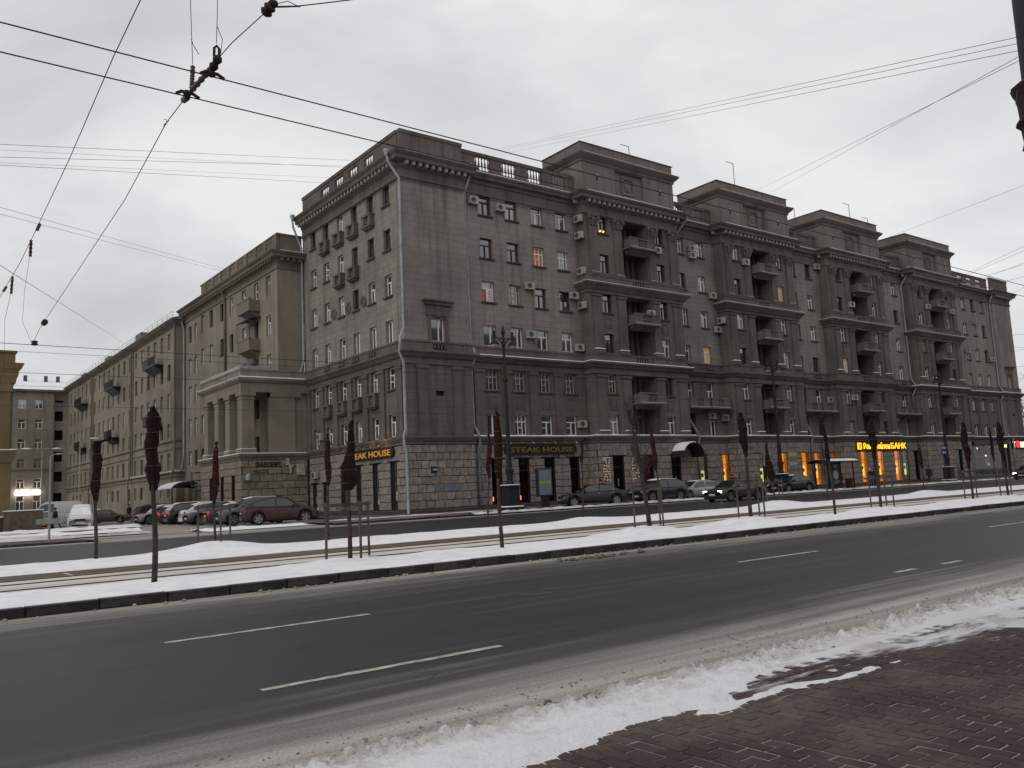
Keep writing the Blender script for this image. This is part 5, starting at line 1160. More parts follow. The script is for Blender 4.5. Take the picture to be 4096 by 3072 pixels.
b = MB(); b.tube([(26.3, 91.5, 21.6), (26.72, 91.6, 20.2), (26.72, 91.6, 6.6), (26.4, 91.5, 5.2)], .11, 8); part('downpipe', b, M_ZINC, PB, smooth=True)
part('switch_box', MB().box(FBS, 28.0, 28.65, .06, .3, 3.6, 4.5), M_AC, PB)
part('vent_grille', MB().box(FBS, 25.9, 26.7, .06, .08, 1.75, 2.05), M_BROWN, PB)
l = MB(); l.tube([FBS(23.9, 0, 3.5), FBS(23.9, .35, 3.7)], .03, 5); l.lathe(FBS(23.9, .4, 3.2), [(.05, 0), (.22, .12), (.24, .45), (.05, .6)], 10); part('wall_lantern', l, M_ZINC, PB)
fv = empty('favorit_sign', FBS(25.8, .1, 4.4), 'dark ФАВОРИТ lettering with white underline on the portico base wall', 'shop sign')
text('lettering', 'Ф', FBS(24.55, .1, 4.32), .52, 0, mat('dark_red_letter', (.16, .02, .03)), fv, .36, .03, .004); text('lettering', 'АВОРИТ', FBS(24.95, .1, 4.32), .52, 0, mat('navy_letters', (.028, .024, .028)), fv, 1.75, .03, .004)
part('underline', MB().box(FBS, 24.45, 26.75, .07, .12, 4.12, 4.17), M_OLDW, fv); part('backing', MB().box(FBS, 24.45, 26.75, .066, .072, 3.82, 4.12), M_BROWN, fv); text('lettering', 'СТОМАТОЛОГИЯ', FBS(24.55, .08, 3.88), .2, 0, M_OLDW, fv, 2.1, .003)
hs_ = [(0, 0), (.1, .05), (.14, .3), (.1, .5), (.3, .72), (.36, .95), (.28, 1.0), (.2, .85), (.02, .95), (-.12, 1.2), (-.1, 1.5), (-.22, 1.62), (-.4, 1.6), (-.5, 1.42), (-.42, 1.35), (-.3, 1.4), (-.34, 1.2), (-.58, 1.22), (-.6, 1.1), (-.4, 1.05), (-.5, .92), (-.44, .85), (-.22, .92), (-.1, .6), (-.04, .3)]
horse = MB().prism(FBS, [(27.45 + u * .78, 3.72 + z * .78) for u, z in hs_], .08, .16); tag(link('horse_emblem', horse.mesh('horse_emblem', M_OLDW)), 'white rearing horse figure mounted on the wall right of dark lettering', 'emblem')
# ================================================================== the long house further down the side street
LB = empty('long_apartment_house', (26.1, 92, 0), 'very long beige six storey house with balconies lining the side street', 'building')
XL = 26.1; FL = frame(XL, 0, 'W'); FLS = frame(0, 92.0, 'S'); Y1 = 152.0
ly = [94.85, 97.65, 100.5, 103.25, 106.05, 108.85, 111.8, 114.85, 117.65, 120.5, 123.2, 126.15, 128.95, 131.85, 134.8, 137.75, 140.7, 143.5, 146.4, 149.2]
LR = [(2.5, 3.9), (5.45, 7.2), (8.85, 10.4), (11.9, 13.7), (15.1, 16.9), (18.5, 20.3)]
w = MB(); ops = []
for r, (z0, z1) in enumerate(LR):
    for i, y in enumerate(ly):
        if r == 0 and i % 4 == 3: continue
        ops.append((y - .55, y + .55, z0, z1)); window(LB, 'W', XL + .22, y, z0, 1.1, z1 - z0, random.choice(('t', 't', 'two')), random.choice((M_WHITE, M_OLDW, M_OLDW, M_BROWN)), random.choice((1, 4, 3, 3, 0)), sill=False)
wall_grid(w, FL, 92, Y1, 0, 21, 0, ops, .22); wall_grid(w, FLS, XL, 29, 0, 21, 0, [])
part('wall', w, M_BEIGE, LB)
for z, prof in ((8.55, .2), (7.7, .1), (5.2, .25), (4.75, .12)): part('string_course', MB().mould([(XL, Y1), (XL, 92), (26.9, 92)], [(0, z - .2), (prof, z - .12), (prof, z), (0, z + .02)]), M_BEIGET, LB)
part('string_snow', MB().mould([(XL, 112), (XL, 92), (26.9, 92)], [(0, 5.23), (.24, 5.205), (.24, 5.25), (0, 5.28)]), M_SNOW, LB)
part('eaves', MB().mould([(XL, Y1), (XL, 92), (27, 92)], [(0, 20.7), (.25, 20.9), (.5, 21.05), (.75, 21.3), (.75, 21.42), (0, 21.5)]), M_BEIGET, LB)
part('roof', MB().add([(XL - .7, 91.5, 21.45), (XL - .7, Y1, 21.45), (33, Y1, 23.6), (33, 91.5, 23.6)], ((0, 1, 2, 3),)), M_ROOF, LB)
b = MB()
for i in range(31): b.tube([(XL - .4, 92 + i * 2, 21.5), (XL - .4, 92 + i * 2, 22.25)], .02, 4)
for z in (21.9, 22.25): b.tube([(XL - .4, 92, z), (XL - .4, Y1, z)], .018, 4)
part('roof_railing', b, M_ZINC, LB)
for y0, z in ((108, 22.9), (125, 22.6), (141, 22.5)): part('dormer', MB().box(lambda u, n, zz: (u, n, zz), XL + .3, XL + 2, y0, y0 + 2.6, 21.4, z), M_ROOF, LB)
for y in (91.9, 110.3, 132.9):
    b = MB(); b.box(FL, y - .3 if y > 92 else 92.0, y + .3 if y > 92 else 92.4, .0, .12, 5.6, 20.7); b.tube([FL(y + .2, .2, 21.0), FL(y + .2, .2, 5.6), FL(y + .2, .5, 4.9), FL(y + .2, .35, .3)], .1, 6); part('wall_strip', b, M_BEIGET, LB)
for yc, z in ((99.5, 17.25), (119.0, 17.25), (139.0, 17.25), (99.6, 10.75), (119.2, 10.75), (139.2, 10.75)):
    c = MB(); hw = 2.6 if z > 12 else 2.2; c.box(FL, yc - hw, yc + hw, 0, 1.0, z - .12, z); c.prism(lambda u, n, zz: FL(n, u, zz), [(0, z - .8), (.9, z - .12), (0, z - .12)], yc - hw + .5, yc + hw - .5)
    c.box(FL, yc - hw, yc + hw, .94, .98, z + .95, z + 1.0)
    k = int(hw * 2 / .14)
    for i in range(k + 1): u = yc - hw + 2 * hw * i / k; c.box(FL, u - .012, u + .012, .95, .97, z, z + .95)
    c.box(FL, yc - hw + .3, yc + .4, .9, .93, z + .1, z + .9)
    o = part('balcony', c, M_IRON if z > 12 else mat('bundled_balcony', (.04, .03, .03)), LB)
# entrance canopy with a snowy barrel roof and the iron frame beside it
c = MB(); k = 10
for j in range(k):
    a0, a1 = math.pi * .5 * j / k, math.pi * .5 * (j + 1) / k
    c.quad((XL - 2.2 * math.sin(a1), 85.9, 3.3 + .75 * math.cos(a1)), (XL - 2.2 * math.sin(a1), 90.8, 3.3 + .75 * math.cos(a1)), (XL - 2.2 * math.sin(a0), 90.8, 3.3 + .75 * math.cos(a0)), (XL - 2.2 * math.sin(a0), 85.9, 3.3 + .75 * math.cos(a0)))
    if j < k - 1: c.quad((XL - 2.2 * math.sin(a1), 85.8, 3.2 + .75 * math.cos(a1)), (XL - 2.2 * math.sin(a0), 85.8, 3.2 + .75 * math.cos(a0)), (XL, 85.8, 3.2), (XL, 85.8, 3.2 + .1), 1)
o = part('snowy_canopy', c, [M_SNOW, M_IRON], PB)
b = MB()
for x in (23.9, 25.0, 26.2):
    for y in (76.5, 79.5): b.tube([(x, y, .2), (x, y, 4.6)], .05, 5)
for z in (2.9, 3.3, 3.8, 4.5):
    b.tube([(23.9, 76.5, z), (26.2, 76.5, z), (26.2, 79.5, z), (23.9, 79.5, z), (23.9, 76.5, z)], .035, 4)
for i in range(14): b.tube([(23.9 + i * .17, 76.5, 3.3), (23.9 + i * .17, 76.5, 4.5)], .018, 4)
part('iron_porch', b, M_IRON, PB)
# ================================================================== block closing the street, snowy roof
FB_ = empty('far_apartment_house', (18, 152.3, 0), 'distant beige six storey house with a snow covered roof closing the side street', 'building')
YD = 152.3; FD = frame(0, YD, 'S'); w = MB(); ops = []
for z0, z1 in ((1.8, 4.3), (5.5, 7.0), (8.65, 10.1), (11.66, 13.27), (14.85, 16.4), (18.05, 19.55)):
    for x in (6.5, 9.6, 12.8, 16.0, 19.62, 21.95):
        ops.append((x - .55, x + .55, z0, z1)); window(FB_, 'S', x, YD + .2, z0, 1.1, z1 - z0, 't', random.choice((M_WHITE, M_OLDW, M_WHITE)), random.choice((0, 4, 1)), sill=False)
wall_grid(w, FD, -4, 24.1, 0, 21, 0, ops, .2)
lo = [(24.4, 25.6, z, z + 1.6) for z in (3.0, 6.4, 9.6, 13.1, 16.2)] + [(24.4, 25.6, 19.2, 19.55)]
F155 = frame(0, 153.2, 'S'); wall_grid(w, F155, 24.1, 27, 0, 21, 0, lo, .8); w.quad((24.1, YD, 0), (24.1, 153.2, 0), (24.1, 153.2, 21), (24.1, YD, 21)); part('wall', w, M_BEIGE, FB_)
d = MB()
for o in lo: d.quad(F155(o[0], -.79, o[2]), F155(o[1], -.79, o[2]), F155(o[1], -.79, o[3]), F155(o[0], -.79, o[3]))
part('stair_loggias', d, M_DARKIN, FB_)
part('eaves', MB().box(FD, -4.5, 27, -.3, .6, 20.8, 21.1), M_BEIGET, FB_); part('string_course', MB().box(FD, -4, 24.1, 0, .2, 8.3, 8.5), M_BEIGET, FB_)
part('snowy_roof', MB().add([(-5, YD - .7, 21.12), (30, YD - .7, 21.12), (27, YD + 7, 23.6), (-2, YD + 7, 23.6)], ((0, 1, 2, 3),)), M_SNOW, FB_)
b = MB()
for x in (20.5, 23.5, 25.3): b.box(lambda u, n, z: (u, n, z), x, x + .5, 158, 158.5, 23, 24.2)
b.tube([(-4, 151.8, 21.6), (28, 151.8, 21.6)], .03, 4); part('roof_vents', b, M_ROOF, FB_)
ms = empty('glowing_white_sign', (20.8, 151.9, 5), 'glaring white lit shop sign low on the distant house', 'shop sign')
text('lettering', 'МЕКО', (18.9, 151.8, 4.5), .95, 0, emis('glaring_white', (1, .93, .85), 9), ms, 3.5, .05, .05)
# ================================================================== ochre house on the left corner
YH = empty('ochre_house', (9.5, 78, 0), 'ochre classical house with heavy cornice cut by the left edge', 'building')
Fy = frame(0, 78, 'S'); w = MB(); wall_grid(w, Fy, -14, 9.4, 0, 13.2, 0, [(6.0, 7.2, 6.9, 11.5), (1.5, 3.0, 6.9, 11.5), (-3, -1.5, 6.9, 11.5), (1.5, 3.0, 1.6, 4.6), (-3, -1.5, 1.6, 4.6)], .5)
w.quad((9.4, 78, 0), (9.4, 96, 0), (9.4, 96, 13.2), (9.4, 78, 13.2)); part('wall', w, M_OCHRE, YH)
for x in (6.6, 2.25, -2.25): window(YH, 'S', x, 78.4, 6.9, 1.3, 4.6, 'grid', M_BROWN, 0, sill=False)
for x in (2.25, -2.25): window(YH, 'S', x, 78.4, 1.6, 1.4, 3.0, 'two', M_BROWN, 0, sill=False)
yp = [(-14, 78), (9.4, 78), (9.4, 96)]
part('cornice', MB().mould(yp, [(0, 11.9), (.15, 12.0), (.2, 12.35), (.3, 12.6), (.34, 13.0), (.5, 13.15), (.62, 13.45), (.68, 13.6), (0, 13.66)]), M_OCHRE, YH)
part('attic', MB().box(Fy, -14, 9.5, -.8, -.02, 13.6, 14.5), M_OCHRE, YH); part('attic_cap', MB().box(Fy, -14, 9.62, -.9, .12, 14.5, 14.66), M_OCHRE, YH)
part('string_course', MB().mould(yp, [(0, 5.6), (.12, 5.65), (.2, 6.2), (.32, 6.4), (.35, 6.6), (0, 6.66)]), M_OCHRE, YH); part('string_snow', MB().mould(yp, [(0, 6.67), (.34, 6.61), (.34, 6.66), (0, 6.72)]), M_SNOW, YH)
part('plinth', MB().mould(yp, [(0, 0), (.3, 0), (.3, 1.3), (0, 1.35)]), M_PLINTH, YH); part('plinth_snow', MB().mould(yp, [(0, 1.36), (.3, 1.31), (.3, 1.36), (0, 1.42)]), M_SNOW, YH)
pp = MB(); pp.box(Fy, 8.1, 9.2, 0, .2, 6.66, 12); pp.box(Fy, 8.0, 9.3, 0, .32, 11.3, 11.9); part('pilaster', pp, M_OCHRE, YH)
b = MB().tube([Fy(9.3, .2, 11.2), Fy(9.8, .4, 11.5), Fy(10.1, .5, 11.4)], .05, 5); b.sphere(Fy(10.1, .5, 11.3), .14, 8, 5); part('floodlight', b, M_IRON, YH)
pl = MB(); pl.box(lambda u, n, z: (u, n, z), 8.9, 11.2, 74.6, 77.6, .1, 1.75); o = link('stone_parapet', pl.mesh('stone_parapet', mat('brown_stone', (.13, .1, .075), (.09, .07, .055), 3))); tag(o, 'square brown stone parapet block with snowy top beside the ochre house', 'parapet'); PW[o.name] = Vector((0, 0, 0))
q = link('snow_cap', MB().box(lambda u, n, z: (u, n, z), 8.85, 11.25, 74.55, 77.65, 1.75, 1.83).mesh('snow_cap', M_SNOW)); q.parent = o
# ================================================================== added unseen houses behind the camera, placed to shade the facade and lower windows
for x0, x1, y0, lb in ((30, 190, -9, 'added unseen long grey house behind the camera, blocks sky light'), (-150, -14, -16, 'added unseen second grey house behind the camera, blocks sky light')):
    OP = empty('added_opposite_house', ((x0 + x1) / 2, y0, 0), lb, 'building'); w = MB(); ops = [(x - .6, x + .6, z, z + 1.7) for x in range(x0 + 2, x1 - 2, 3) for z in (5.5, 8.9, 12.2, 15.5, 18.9, 22.2)]
    Fo = lambda u, n, z: (u, y0 + n, z)
    wall_grid(w, Fo, x0, x1, 0, 27, 0, ops, .25); w.quad((x0, y0, 27), (x1, y0, 27), (x1, y0 - 14, 27), (x0, y0 - 14, 27))
    for x in (x0, x1): w.quad((x, y0, 0), (x, y0 - 14, 0), (x, y0 - 14, 27), (x, y0, 27))
    part('wall', w, M_BEIGET, OP); part('glazing', MB().quad((x0, y0 - .2, 5), (x1, y0 - .2, 5), (x1, y0 - .2, 25), (x0, y0 - .2, 25)), PANES[0], OP)
# ================================================================== vehicles
def paint(name, c, coat=0.15, rough=0.42, dirt=.75):
    """car paint with a film of dried road salt on the lower panels"""
    m = mat('paint_' + name, c, rough=rough, spec=.4, coat=coat); n, l = m.node_tree.nodes, m.node_tree.links; p = n['Principled BSDF']
    t = n.new('ShaderNodeTexCoord'); s = n.new('ShaderNodeSeparateXYZ'); l.new(t.outputs['Object'], s.inputs[0])
    z = n.new('ShaderNodeTexNoise'); z.inputs['Scale'].default_value = 3.5; z.inputs['Detail'].default_value = 5; l.new(t.outputs['Object'], z.inputs['Vector'])
    r = n.new('ShaderNodeMapRange'); l.new(s.outputs[2], r.inputs['Value'])
    for k, v in (('From Min', 1.1), ('From Max', .35), ('To Min', 0), ('To Max', dirt)): r.inputs[k].default_value = v
    a = n.new('ShaderNodeMath'); a.operation = 'MULTIPLY'; l.new(r.outputs[0], a.inputs[0]); b = n.new('ShaderNodeMapRange'); l.new(z.outputs['Fac'], b.inputs['Value'])
    for k, v in (('From Min', .3), ('From Max', .65), ('To Min', .55), ('To Max', 1.1)): b.inputs[k].default_value = v
    l.new(b.outputs[0], a.inputs[1]); q = n.new('ShaderNodeMix'); q.data_type = 'RGBA'; l.new(a.outputs[0], q.inputs['Factor']); q.inputs[6].default_value = (*c, 1); q.inputs[7].default_value = tuple(x * .55 + y for x, y in zip(c, (.038, .034, .029))) + (1,)
    l.new(q.outputs[2], p.inputs['Base Color']); return m
M_CGL = mat('car_glass', (0.02, 0.023, 0.025), rough=.05, spec=.9); M_TYRE = mat('tyre', (.014, .014, .015), (.03, .029, .028), 9, .85); M_RIM = mat('alloy_rim', (.32, .32, .33), rough=.35, metal=.7)
M_HEAD = mat('headlamp_lens', (.5, .5, .5), rough=.15, spec=.8); M_TAIL = mat('tail_lamp_lens', (.22, .01, .012), rough=.2, spec=.7); M_HL = emis('lit_headlamp', (1, .85, .62), 14); M_TL = emis('lit_tail_lamp', (.8, .04, .03), .5)
M_PLATE = mat('number_plate', (.55, .55, .53)); M_CHROME = mat('chrome_trim', (.5, .5, .5), rough=.25, metal=.9)
SHAPES = {'sedan': dict(top=[(0, .47), (.015, .52), (.06, .565), (.26, .645), (.86, .7), (.97, .68), (1, .6)], cab=[(.25, .64), (.40, .965), (.5, 1.0), (.62, .985), (.72, .93), (.88, .69)], pil=.56),
          'suv': dict(top=[(0, .44), (.012, .5), (.06, .555), (.24, .6), (.9, .63), (.985, .6), (1, .5)], cab=[(.22, .59), (.36, .95), (.46, 1.0), (.78, .975), (.87, .92), (.975, .61)], pil=.55),
          'crossover': dict(top=[(0, .43), (.012, .5), (.07, .56), (.27, .62), (.9, .66), (.98, .62), (1, .5)], cab=[(.25, .61), (.42, .96), (.5, 1.0), (.68, .97), (.8, .9), (.965, .64)], pil=.57),
          'hatch': dict(top=[(0, .45), (.015, .52), (.07, .57), (.24, .635), (.9, .67), (.985, .62), (1, .5)], cab=[(.22, .63), (.40, .965), (.5, 1.0), (.74, .97), (.84, .91), (.975, .65)], pil=.56),
          'van': dict(top=[(0, .4), (.012, .45), (.05, .5), (.16, .55), (.9, .56), (.99, .55), (1, .5)], cab=[(.14, .54), (.30, .95), (.36, 1.0), (.9, 1.0), (.96, .97), (.99, .56)], pil=.5)}
def lerp(pl, x):
    if x <= pl[0][0]: return pl[0][1]
    for (a, b), (c, d) in zip(pl, pl[1:]):
        if x <= c: return b + (d - b) * (x - a) / (c - a)
    return pl[-1][1]
def car(kind, x, y, z, ang, L, W, H, pm, label, snow=0, lit=None, wr=None, group=None, cat='car', wind_snow=False, name='parked_car', rails=False, slats=False):
    """nose towards local -X; ang turns it about z"""
    wr = wr or {'suv': .38, 'crossover': .37, 'van': .34}.get(kind, .33); sh = SHAPES[kind]; t = empty(name, (x, y, z), label, cat, group, ang); hw = W / 2; x0 = -L / 2
    xw = (x0 + L * .185, x0 + L * .80); R = wr + .07
    def top(f): return lerp(sh['top'], f) * H
    def half(f): return hw * (1 - .16 * max(0, 1 - f / .07) ** 2 - .12 * max(0, (f - .94) / .06) ** 2)
    def zb(xx):
        v = .2 if kind not in ('suv', 'crossover') else .27
        for c in xw:
            d = abs(xx - c)
            if d < R: v = max(v, wr + math.sqrt(R * R - d * d))
        return v
    fs = sorted(set([i / 44 for i in range(45)] + [.006, .018, .985, .994] + [max(0, min(1, (c + s * R * k - x0) / L)) for c in xw for s in (-1, 1) for k in (.5, .8, .96, 1.0)]))
    b = MB(); n = 0
    for f in fs:
        xx = x0 + L * f; tp = top(f); w = half(f); q = min(zb(xx), tp - .1); mid = q + (tp - q) * .55
        sec = [(0, tp + .012), (w * .72, tp), (w * .93, tp - .045), (w * 1.0, max(mid, tp - .25)), (w * .995, q + (tp - q) * .35), (w * .96, q + .03), (w * .9, q)]
        b.v += [(xx, -p, r) for p, r in reversed(sec)] + [(xx, p, r) for p, r in sec[1:]]; n += 1
    k = 13
    for i in range(n - 1):
        for j in range(k - 1): a = i * k + j; b.f.append((a, a + 1, a + 1 + k, a + k))
    b.f += [tuple(range(k)), tuple(range(n * k - 1, (n - 1) * k - 1, -1))]; b.m = [0] * len(b.f)
    part('body', b, pm, t, world=False, smooth=True)
    part('underbody', MB().box(lambda u, nn, zz: (u, nn, zz), x0 + .12, -x0 - .12, -hw * .82, hw * .82, .18, H * .42), M_BLACK, t, world=False)
    # cabin
    cab = sh['cab']; c0, c1 = cab[0][0], cab[-1][0]; b = MB(); cs = [c0 + (c1 - c0) * i / 30 for i in range(31)]
    def csec(f):
        rt = lerp(cab, f) * H; bl = top(f) - .02; e = max(rt - bl, .002); kk = e / (H - bl)
        return bl, rt, hw * .93, hw * (.93 - .2 * kk)
    for f in cs:
        bl, rt, a, d = csec(f); xx = x0 + L * f
        sec = [(0, rt), (d * .75, rt - .012), (d, rt - .05 * min(1, (rt - bl) / .3)), (a, bl)]
        b.v += [(xx, -p, r) for p, r in reversed(sec)] + [(xx, p, r) for p, r in sec[1:]]
    for i in range(30):
        for j in range(6): a = i * 7 + j; b.f.append((a, a + 1, a + 8, a + 7))
    b.m = [0] * len(b.f); part('cabin', b, pm, t, world=False, smooth=True)
    def sidewin(fa, fb):
        m = MB()
        for s in (-1, 1):
            P = []; N = 8
            for i in range(N + 1):
                f = fa + (fb - fa) * i / N; bl, rt, a, d = csec(f); rt -= .05
                for v in (.08, .9): P.append((x0 + L * f, s * (a + (d - a) * v + .008), bl + (rt - bl) * v))
            m.add(P, [(2 * i, 2 * i + 1, 2 * i + 3, 2 * i + 2) for i in range(N)])
        return m
    xa = cab[1][0] - (cab[1][0] - c0) * .55; xe = cab[-2][0] + (c1 - cab[-2][0]) * .3
    part('front_window', sidewin(xa, sh['pil'] - .008), M_CGL, t, world=False); 
    if kind != 'van': part('rear_window', sidewin(sh['pil'] + .012, xe), M_CGL, t, world=False)
    def slant(i0, i1, va, vb):
        (fa, za), (fb, zz) = cab[i0], cab[i1]; m = MB(); P = []
        for v in (va, vb):
            f = fa + (fb - fa) * v; bl, rt, a, d = csec(f); xx = x0 + L * f; zt = lerp(cab, f) * H
            P += [(xx - (.012 if i1 > i0 else -.012), s * d * .84, zt + .006) for s in (-1, -.5, .5, 1)]
        m.add(P, [(i, i + 1, i + 5, i + 4) for i in range(3)]); return m
    part('windscreen', slant(0, 1, .12, .95), M_SNOW if wind_snow else M_CGL, t, world=False); part('rear_screen', slant(-1, -2, .14, .9), M_CGL, t, world=False)
    # wheels, lights, trim
    wk = ('wheel', round(wr, 2))
    if wk not in SILL:
        w = MB(); k = 18
        rr = [(wr * .62, .02), (wr * .93, 0), (wr, .04), (wr, .17), (wr * .93, .21), (wr * .62, .2)]
        w.v = [(r * math.cos(2 * math.pi * j / k), d, r * math.sin(2 * math.pi * j / k)) for r, d in rr for j in range(k)]
        w.f = [(i * k + j, i * k + (j + 1) % k, (i + 1) * k + (j + 1) % k, (i + 1) * k + j) for i in range(5) for j in range(k)]; w.m = [0] * len(w.f)
        r = MB(); q = 5; r.v = []
        for s in range(q):
            a = 2 * math.pi * s / q
            ca, sa = math.cos(a), math.sin(a); ta, tb = -sa, ca
            P = [(ca * rr_ + ta * o, d, sa * rr_ + tb * o) for d in (.015, .06) for rr_, o in ((wr * .1, -.05), (wr * .62, -.035), (wr * .62, .035), (wr * .1, .05))]
            r.add(P, ((0, 1, 2, 3), (0, 1, 5, 4), (2, 3, 7, 6)))
        r.add([(rr_ * math.cos(2 * math.pi * j / k), d, rr_ * math.sin(2 * math.pi * j / k)) for rr_, d in ((wr * .58, .02), (wr * .66, .012)) for j in range(k)], [(j, (j + 1) % k, (j + 1) % k + k, j + k) for j in range(k)])
        dk = MB().add([(wr * .64 * math.cos(2 * math.pi * j / k), .09, wr * .64 * math.sin(2 * math.pi * j / k)) for j in range(k)], [tuple(range(k))])
        SILL[wk] = (w.mesh('tyre', M_TYRE, True), r.mesh('rim', M_RIM), dk.mesh('brake_disc', M_BLACK))
    for c in xw:
        for s in (-1, 1):
            o = link('wheel', SILL[wk][0], t, (c, s * (hw - .0), wr)); o.rotation_euler = (0, 0, 0 if s < 0 else math.pi)
            link('rim', SILL[wk][1], o); link('brake_disc', SILL[wk][2], o)
    def blk(nm, xa, xb, ya, yb, za, zz, m):
        for s in (-1, 1):
            q = MB().cbox(lambda u, nn, z_: (u, nn, z_), xa, xb, min(s * ya, s * yb), max(s * ya, s * yb), za, zz, .01); part(nm, q, m, t, world=False)
    zf = top(.03); zr = top(.97)
    blk('headlight', x0 + .02, x0 + .22, hw * .5, hw * .87, zf - .17, zf - .04, M_HL if lit in ('head', 'both') else M_HEAD)
    blk('tail_light', -x0 - .16, -x0 - .015, hw * .55, hw * .90, zr - .22, zr - .06, M_TL if lit in ('tail', 'both') else M_TAIL)
    blk('mirror', x0 + L * (c0 + .08), x0 + L * (c0 + .08) + .12, hw * .95, hw * 1.1, top(.28) + .02, top(.28) + .16, pm)
    part('grille', MB().box(lambda u, nn, z_: (u, nn, z_), x0 - .012, x0 + .06, -hw * .42, hw * .42, zf - .22, zf - .06), M_BLACK, t, world=False)
    part('bumper_intake', MB().box(lambda u, nn, z_: (u, nn, z_), x0 - .01, x0 + .08, -hw * .6, hw * .6, .26, .38), M_BLACK, t, world=False)
    for xx in (x0 - .02, -x0 + .0): part('number_plate', MB().box(lambda u, nn, z_: (u, nn, z_), xx, xx + .02, -.26, .26, .44 if xx < 0 else H * .4, .55 if xx < 0 else H * .4 + .11), M_PLATE, t, world=False)
    b = MB()
    for s in (-1, 1):
        for f in (sh['pil'] - .03, sh['pil'] + .17): b.box(lambda u, nn, z_: (u, s * nn, z_), x0 + L * f, x0 + L * f + .18, hw * .985, hw * 1.012, top(f) - .15, top(f) - .12)
    part('door_handles', b, pm if not slats else M_CHROME, t, world=False)
    if slats or rails:
        b = MB()
        for s in (-1, 1):
            if rails: b.tube([(x0 + L * .44, s * hw * .66, H * .985), (x0 + L * .47, s * hw * .66, H + .035), (x0 + L * .76, s * hw * .66, H + .025), (x0 + L * .8, s * hw * .66, H * .95)], .016, 5)
            if slats: b = MB(); b.tube([(x0 + L * f, s * (csec(f)[2] + (csec(f)[3] - csec(f)[2]) * v + .014), csec(f)[0] + (csec(f)[1] - .05 - csec(f)[0]) * v) for f, v in [(xa + (xe - xa) * i / 14, .93) for i in range(15)] + [(xe, .5), (xe - .02, .08)]], .014, 4); part('chrome_trim', b, M_CHROME, t, world=False)
            if rails: part('roof_rail', b, M_CHROME, t, world=False); b = MB()
    if snow:
        b = MB(); fsn = [cab[1][0] + (cab[-2][0] - cab[1][0]) * i / 10 for i in range(11)]
        for i, f in enumerate(fsn):
            bl, rt, a, d = csec(f); h = snow * (.0 if i in (0, 10) else 1)
            b.v += [(x0 + L * f, -d * .86, rt + .0), (x0 + L * f, -d * .7, rt + h), (x0 + L * f, 0, rt + h * 1.2), (x0 + L * f, d * .7, rt + h), (x0 + L * f, d * .86, rt)]
        b.f = [(i * 5 + j, i * 5 + j + 1, i * 5 + j + 6, i * 5 + j + 5) for i in range(10) for j in range(4)]; b.m = [0] * 40
        part('roof_snow', b, M_SNOW, t, world=False, smooth=True)
        b = MB(); fh = [.09, .14, .19, .22]
        if snow > .03: b.add([(x0 + L * f, s * half(f) * .8, top(f) + (.03 if 0 < i < 3 else .008)) for i, f in enumerate(fh) for s in (-1, 1)], [(2 * i, 2 * i + 1, 2 * i + 3, 2 * i + 2) for i in range(3)]); part('bonnet_snow', b, M_SNOW, t, world=False)
    return t
G1, G2 = 'cars in front of the shops', 'cars parked nose to the wall on the side street'
ang = lambda dx, dy: math.atan2(-dy, -dx)
P = dict(black=paint('black', (.009, .010, .013), .25, .35, .3), silver=paint('silver', (.30, .32, .35), .4, .35), graphite=paint('graphite', (.034, .036, .039), .2, .4, .4), night=paint('night_blue', (.010, .011, .017), .25, .36, .3), red=paint('dark_red', (.034, .006, .008), .2, .42, 1.0), greyg=paint('grey_green', (.085, .095, .095)), brown=paint('wine', (.06, .014, .018)), white=paint('white', (.62, .63, .63), .3, .42, .5), beige=paint('pale_grey', (.27, .275, .26)), taxi=paint('taxi_yellow', (.55, .30, .015)), bronze=paint('grey_brown', (.075, .07, .06)))
# dirty lower body: road salt, part of the paint job in winter
car('sedan', 41.3, 44.7, .2, ang(-.84, .54), 4.9, 1.86, 1.47, P['black'], 'black sedan with chrome window line parked beside the advertising panel', .0, group=G1, slats=True)
car('suv', 47.6, 44.3, .16, ang(-1, .1), 4.45, 1.85, 1.7, P['black'], 'black off-road car with snowy roof behind the bare staked sapling', .03, group=G1)
car('hatch', 52.4, 44.8, .16, ang(-1, .12), 4.6, 1.8, 1.47, P['silver'], 'silver car half hidden between the black off-road car and the driving sedan', .02, group=G1)
car('sedan', 47.6, 37.3, .1, ang(-1, 0.02), 4.7, 1.8, 1.46, P['graphite'], 'dark grey sedan driving with both headlights on', 0, 'head', group=G1, name='driving_car')
car('crossover', 65.3, 45.0, .16, ang(-1, .08), 4.5, 1.83, 1.58, P['night'], 'dark crossover parked at the kerb by the second street lamp', .015, group=G1)
car('hatch', 97.6, 38.2, .1, ang(-1, 0), 4.3, 1.75, 1.5, P['graphite'], 'dark car with a glaring headlight cut off by the right edge', 0, 'head', group=G1, name='driving_car')
E_, W2 = math.pi, 0.0
car('crossover', 21.4, 52.9, .13, ang(1, -.22), 4.75, 1.92, 1.72, P['red'], 'dark red crossover with muddy flanks nearest the corner house downpipe', 0.0, group=G2)
car('suv', 20.9, 56.0, .12, ang(-1, .12), 4.8, 1.92, 1.78, P['greyg'], 'grey green off-road car with roof rails facing out beside the dark red crossover', .02, group=G2, rails=True)
car('sedan', 21.2, 59.9, .12, ang(1, -.1), 4.5, 1.78, 1.45, P['brown'], 'wine coloured sedan with snowy rear window and red tail lamps', .03, 'tail', group=G2)
car('crossover', 20.9, 63.6, .12, ang(-1, 0), 4.4, 1.8, 1.6, P['graphite'], 'dark grey car facing out in front of the white crossover', 0.0, group=G2)
car('crossover', 21.5, 66.6, .12, ang(1, 0), 4.5, 1.84, 1.66, P['white'], 'white crossover parked nose in with dark windows', .03, group=G2, rails=True)
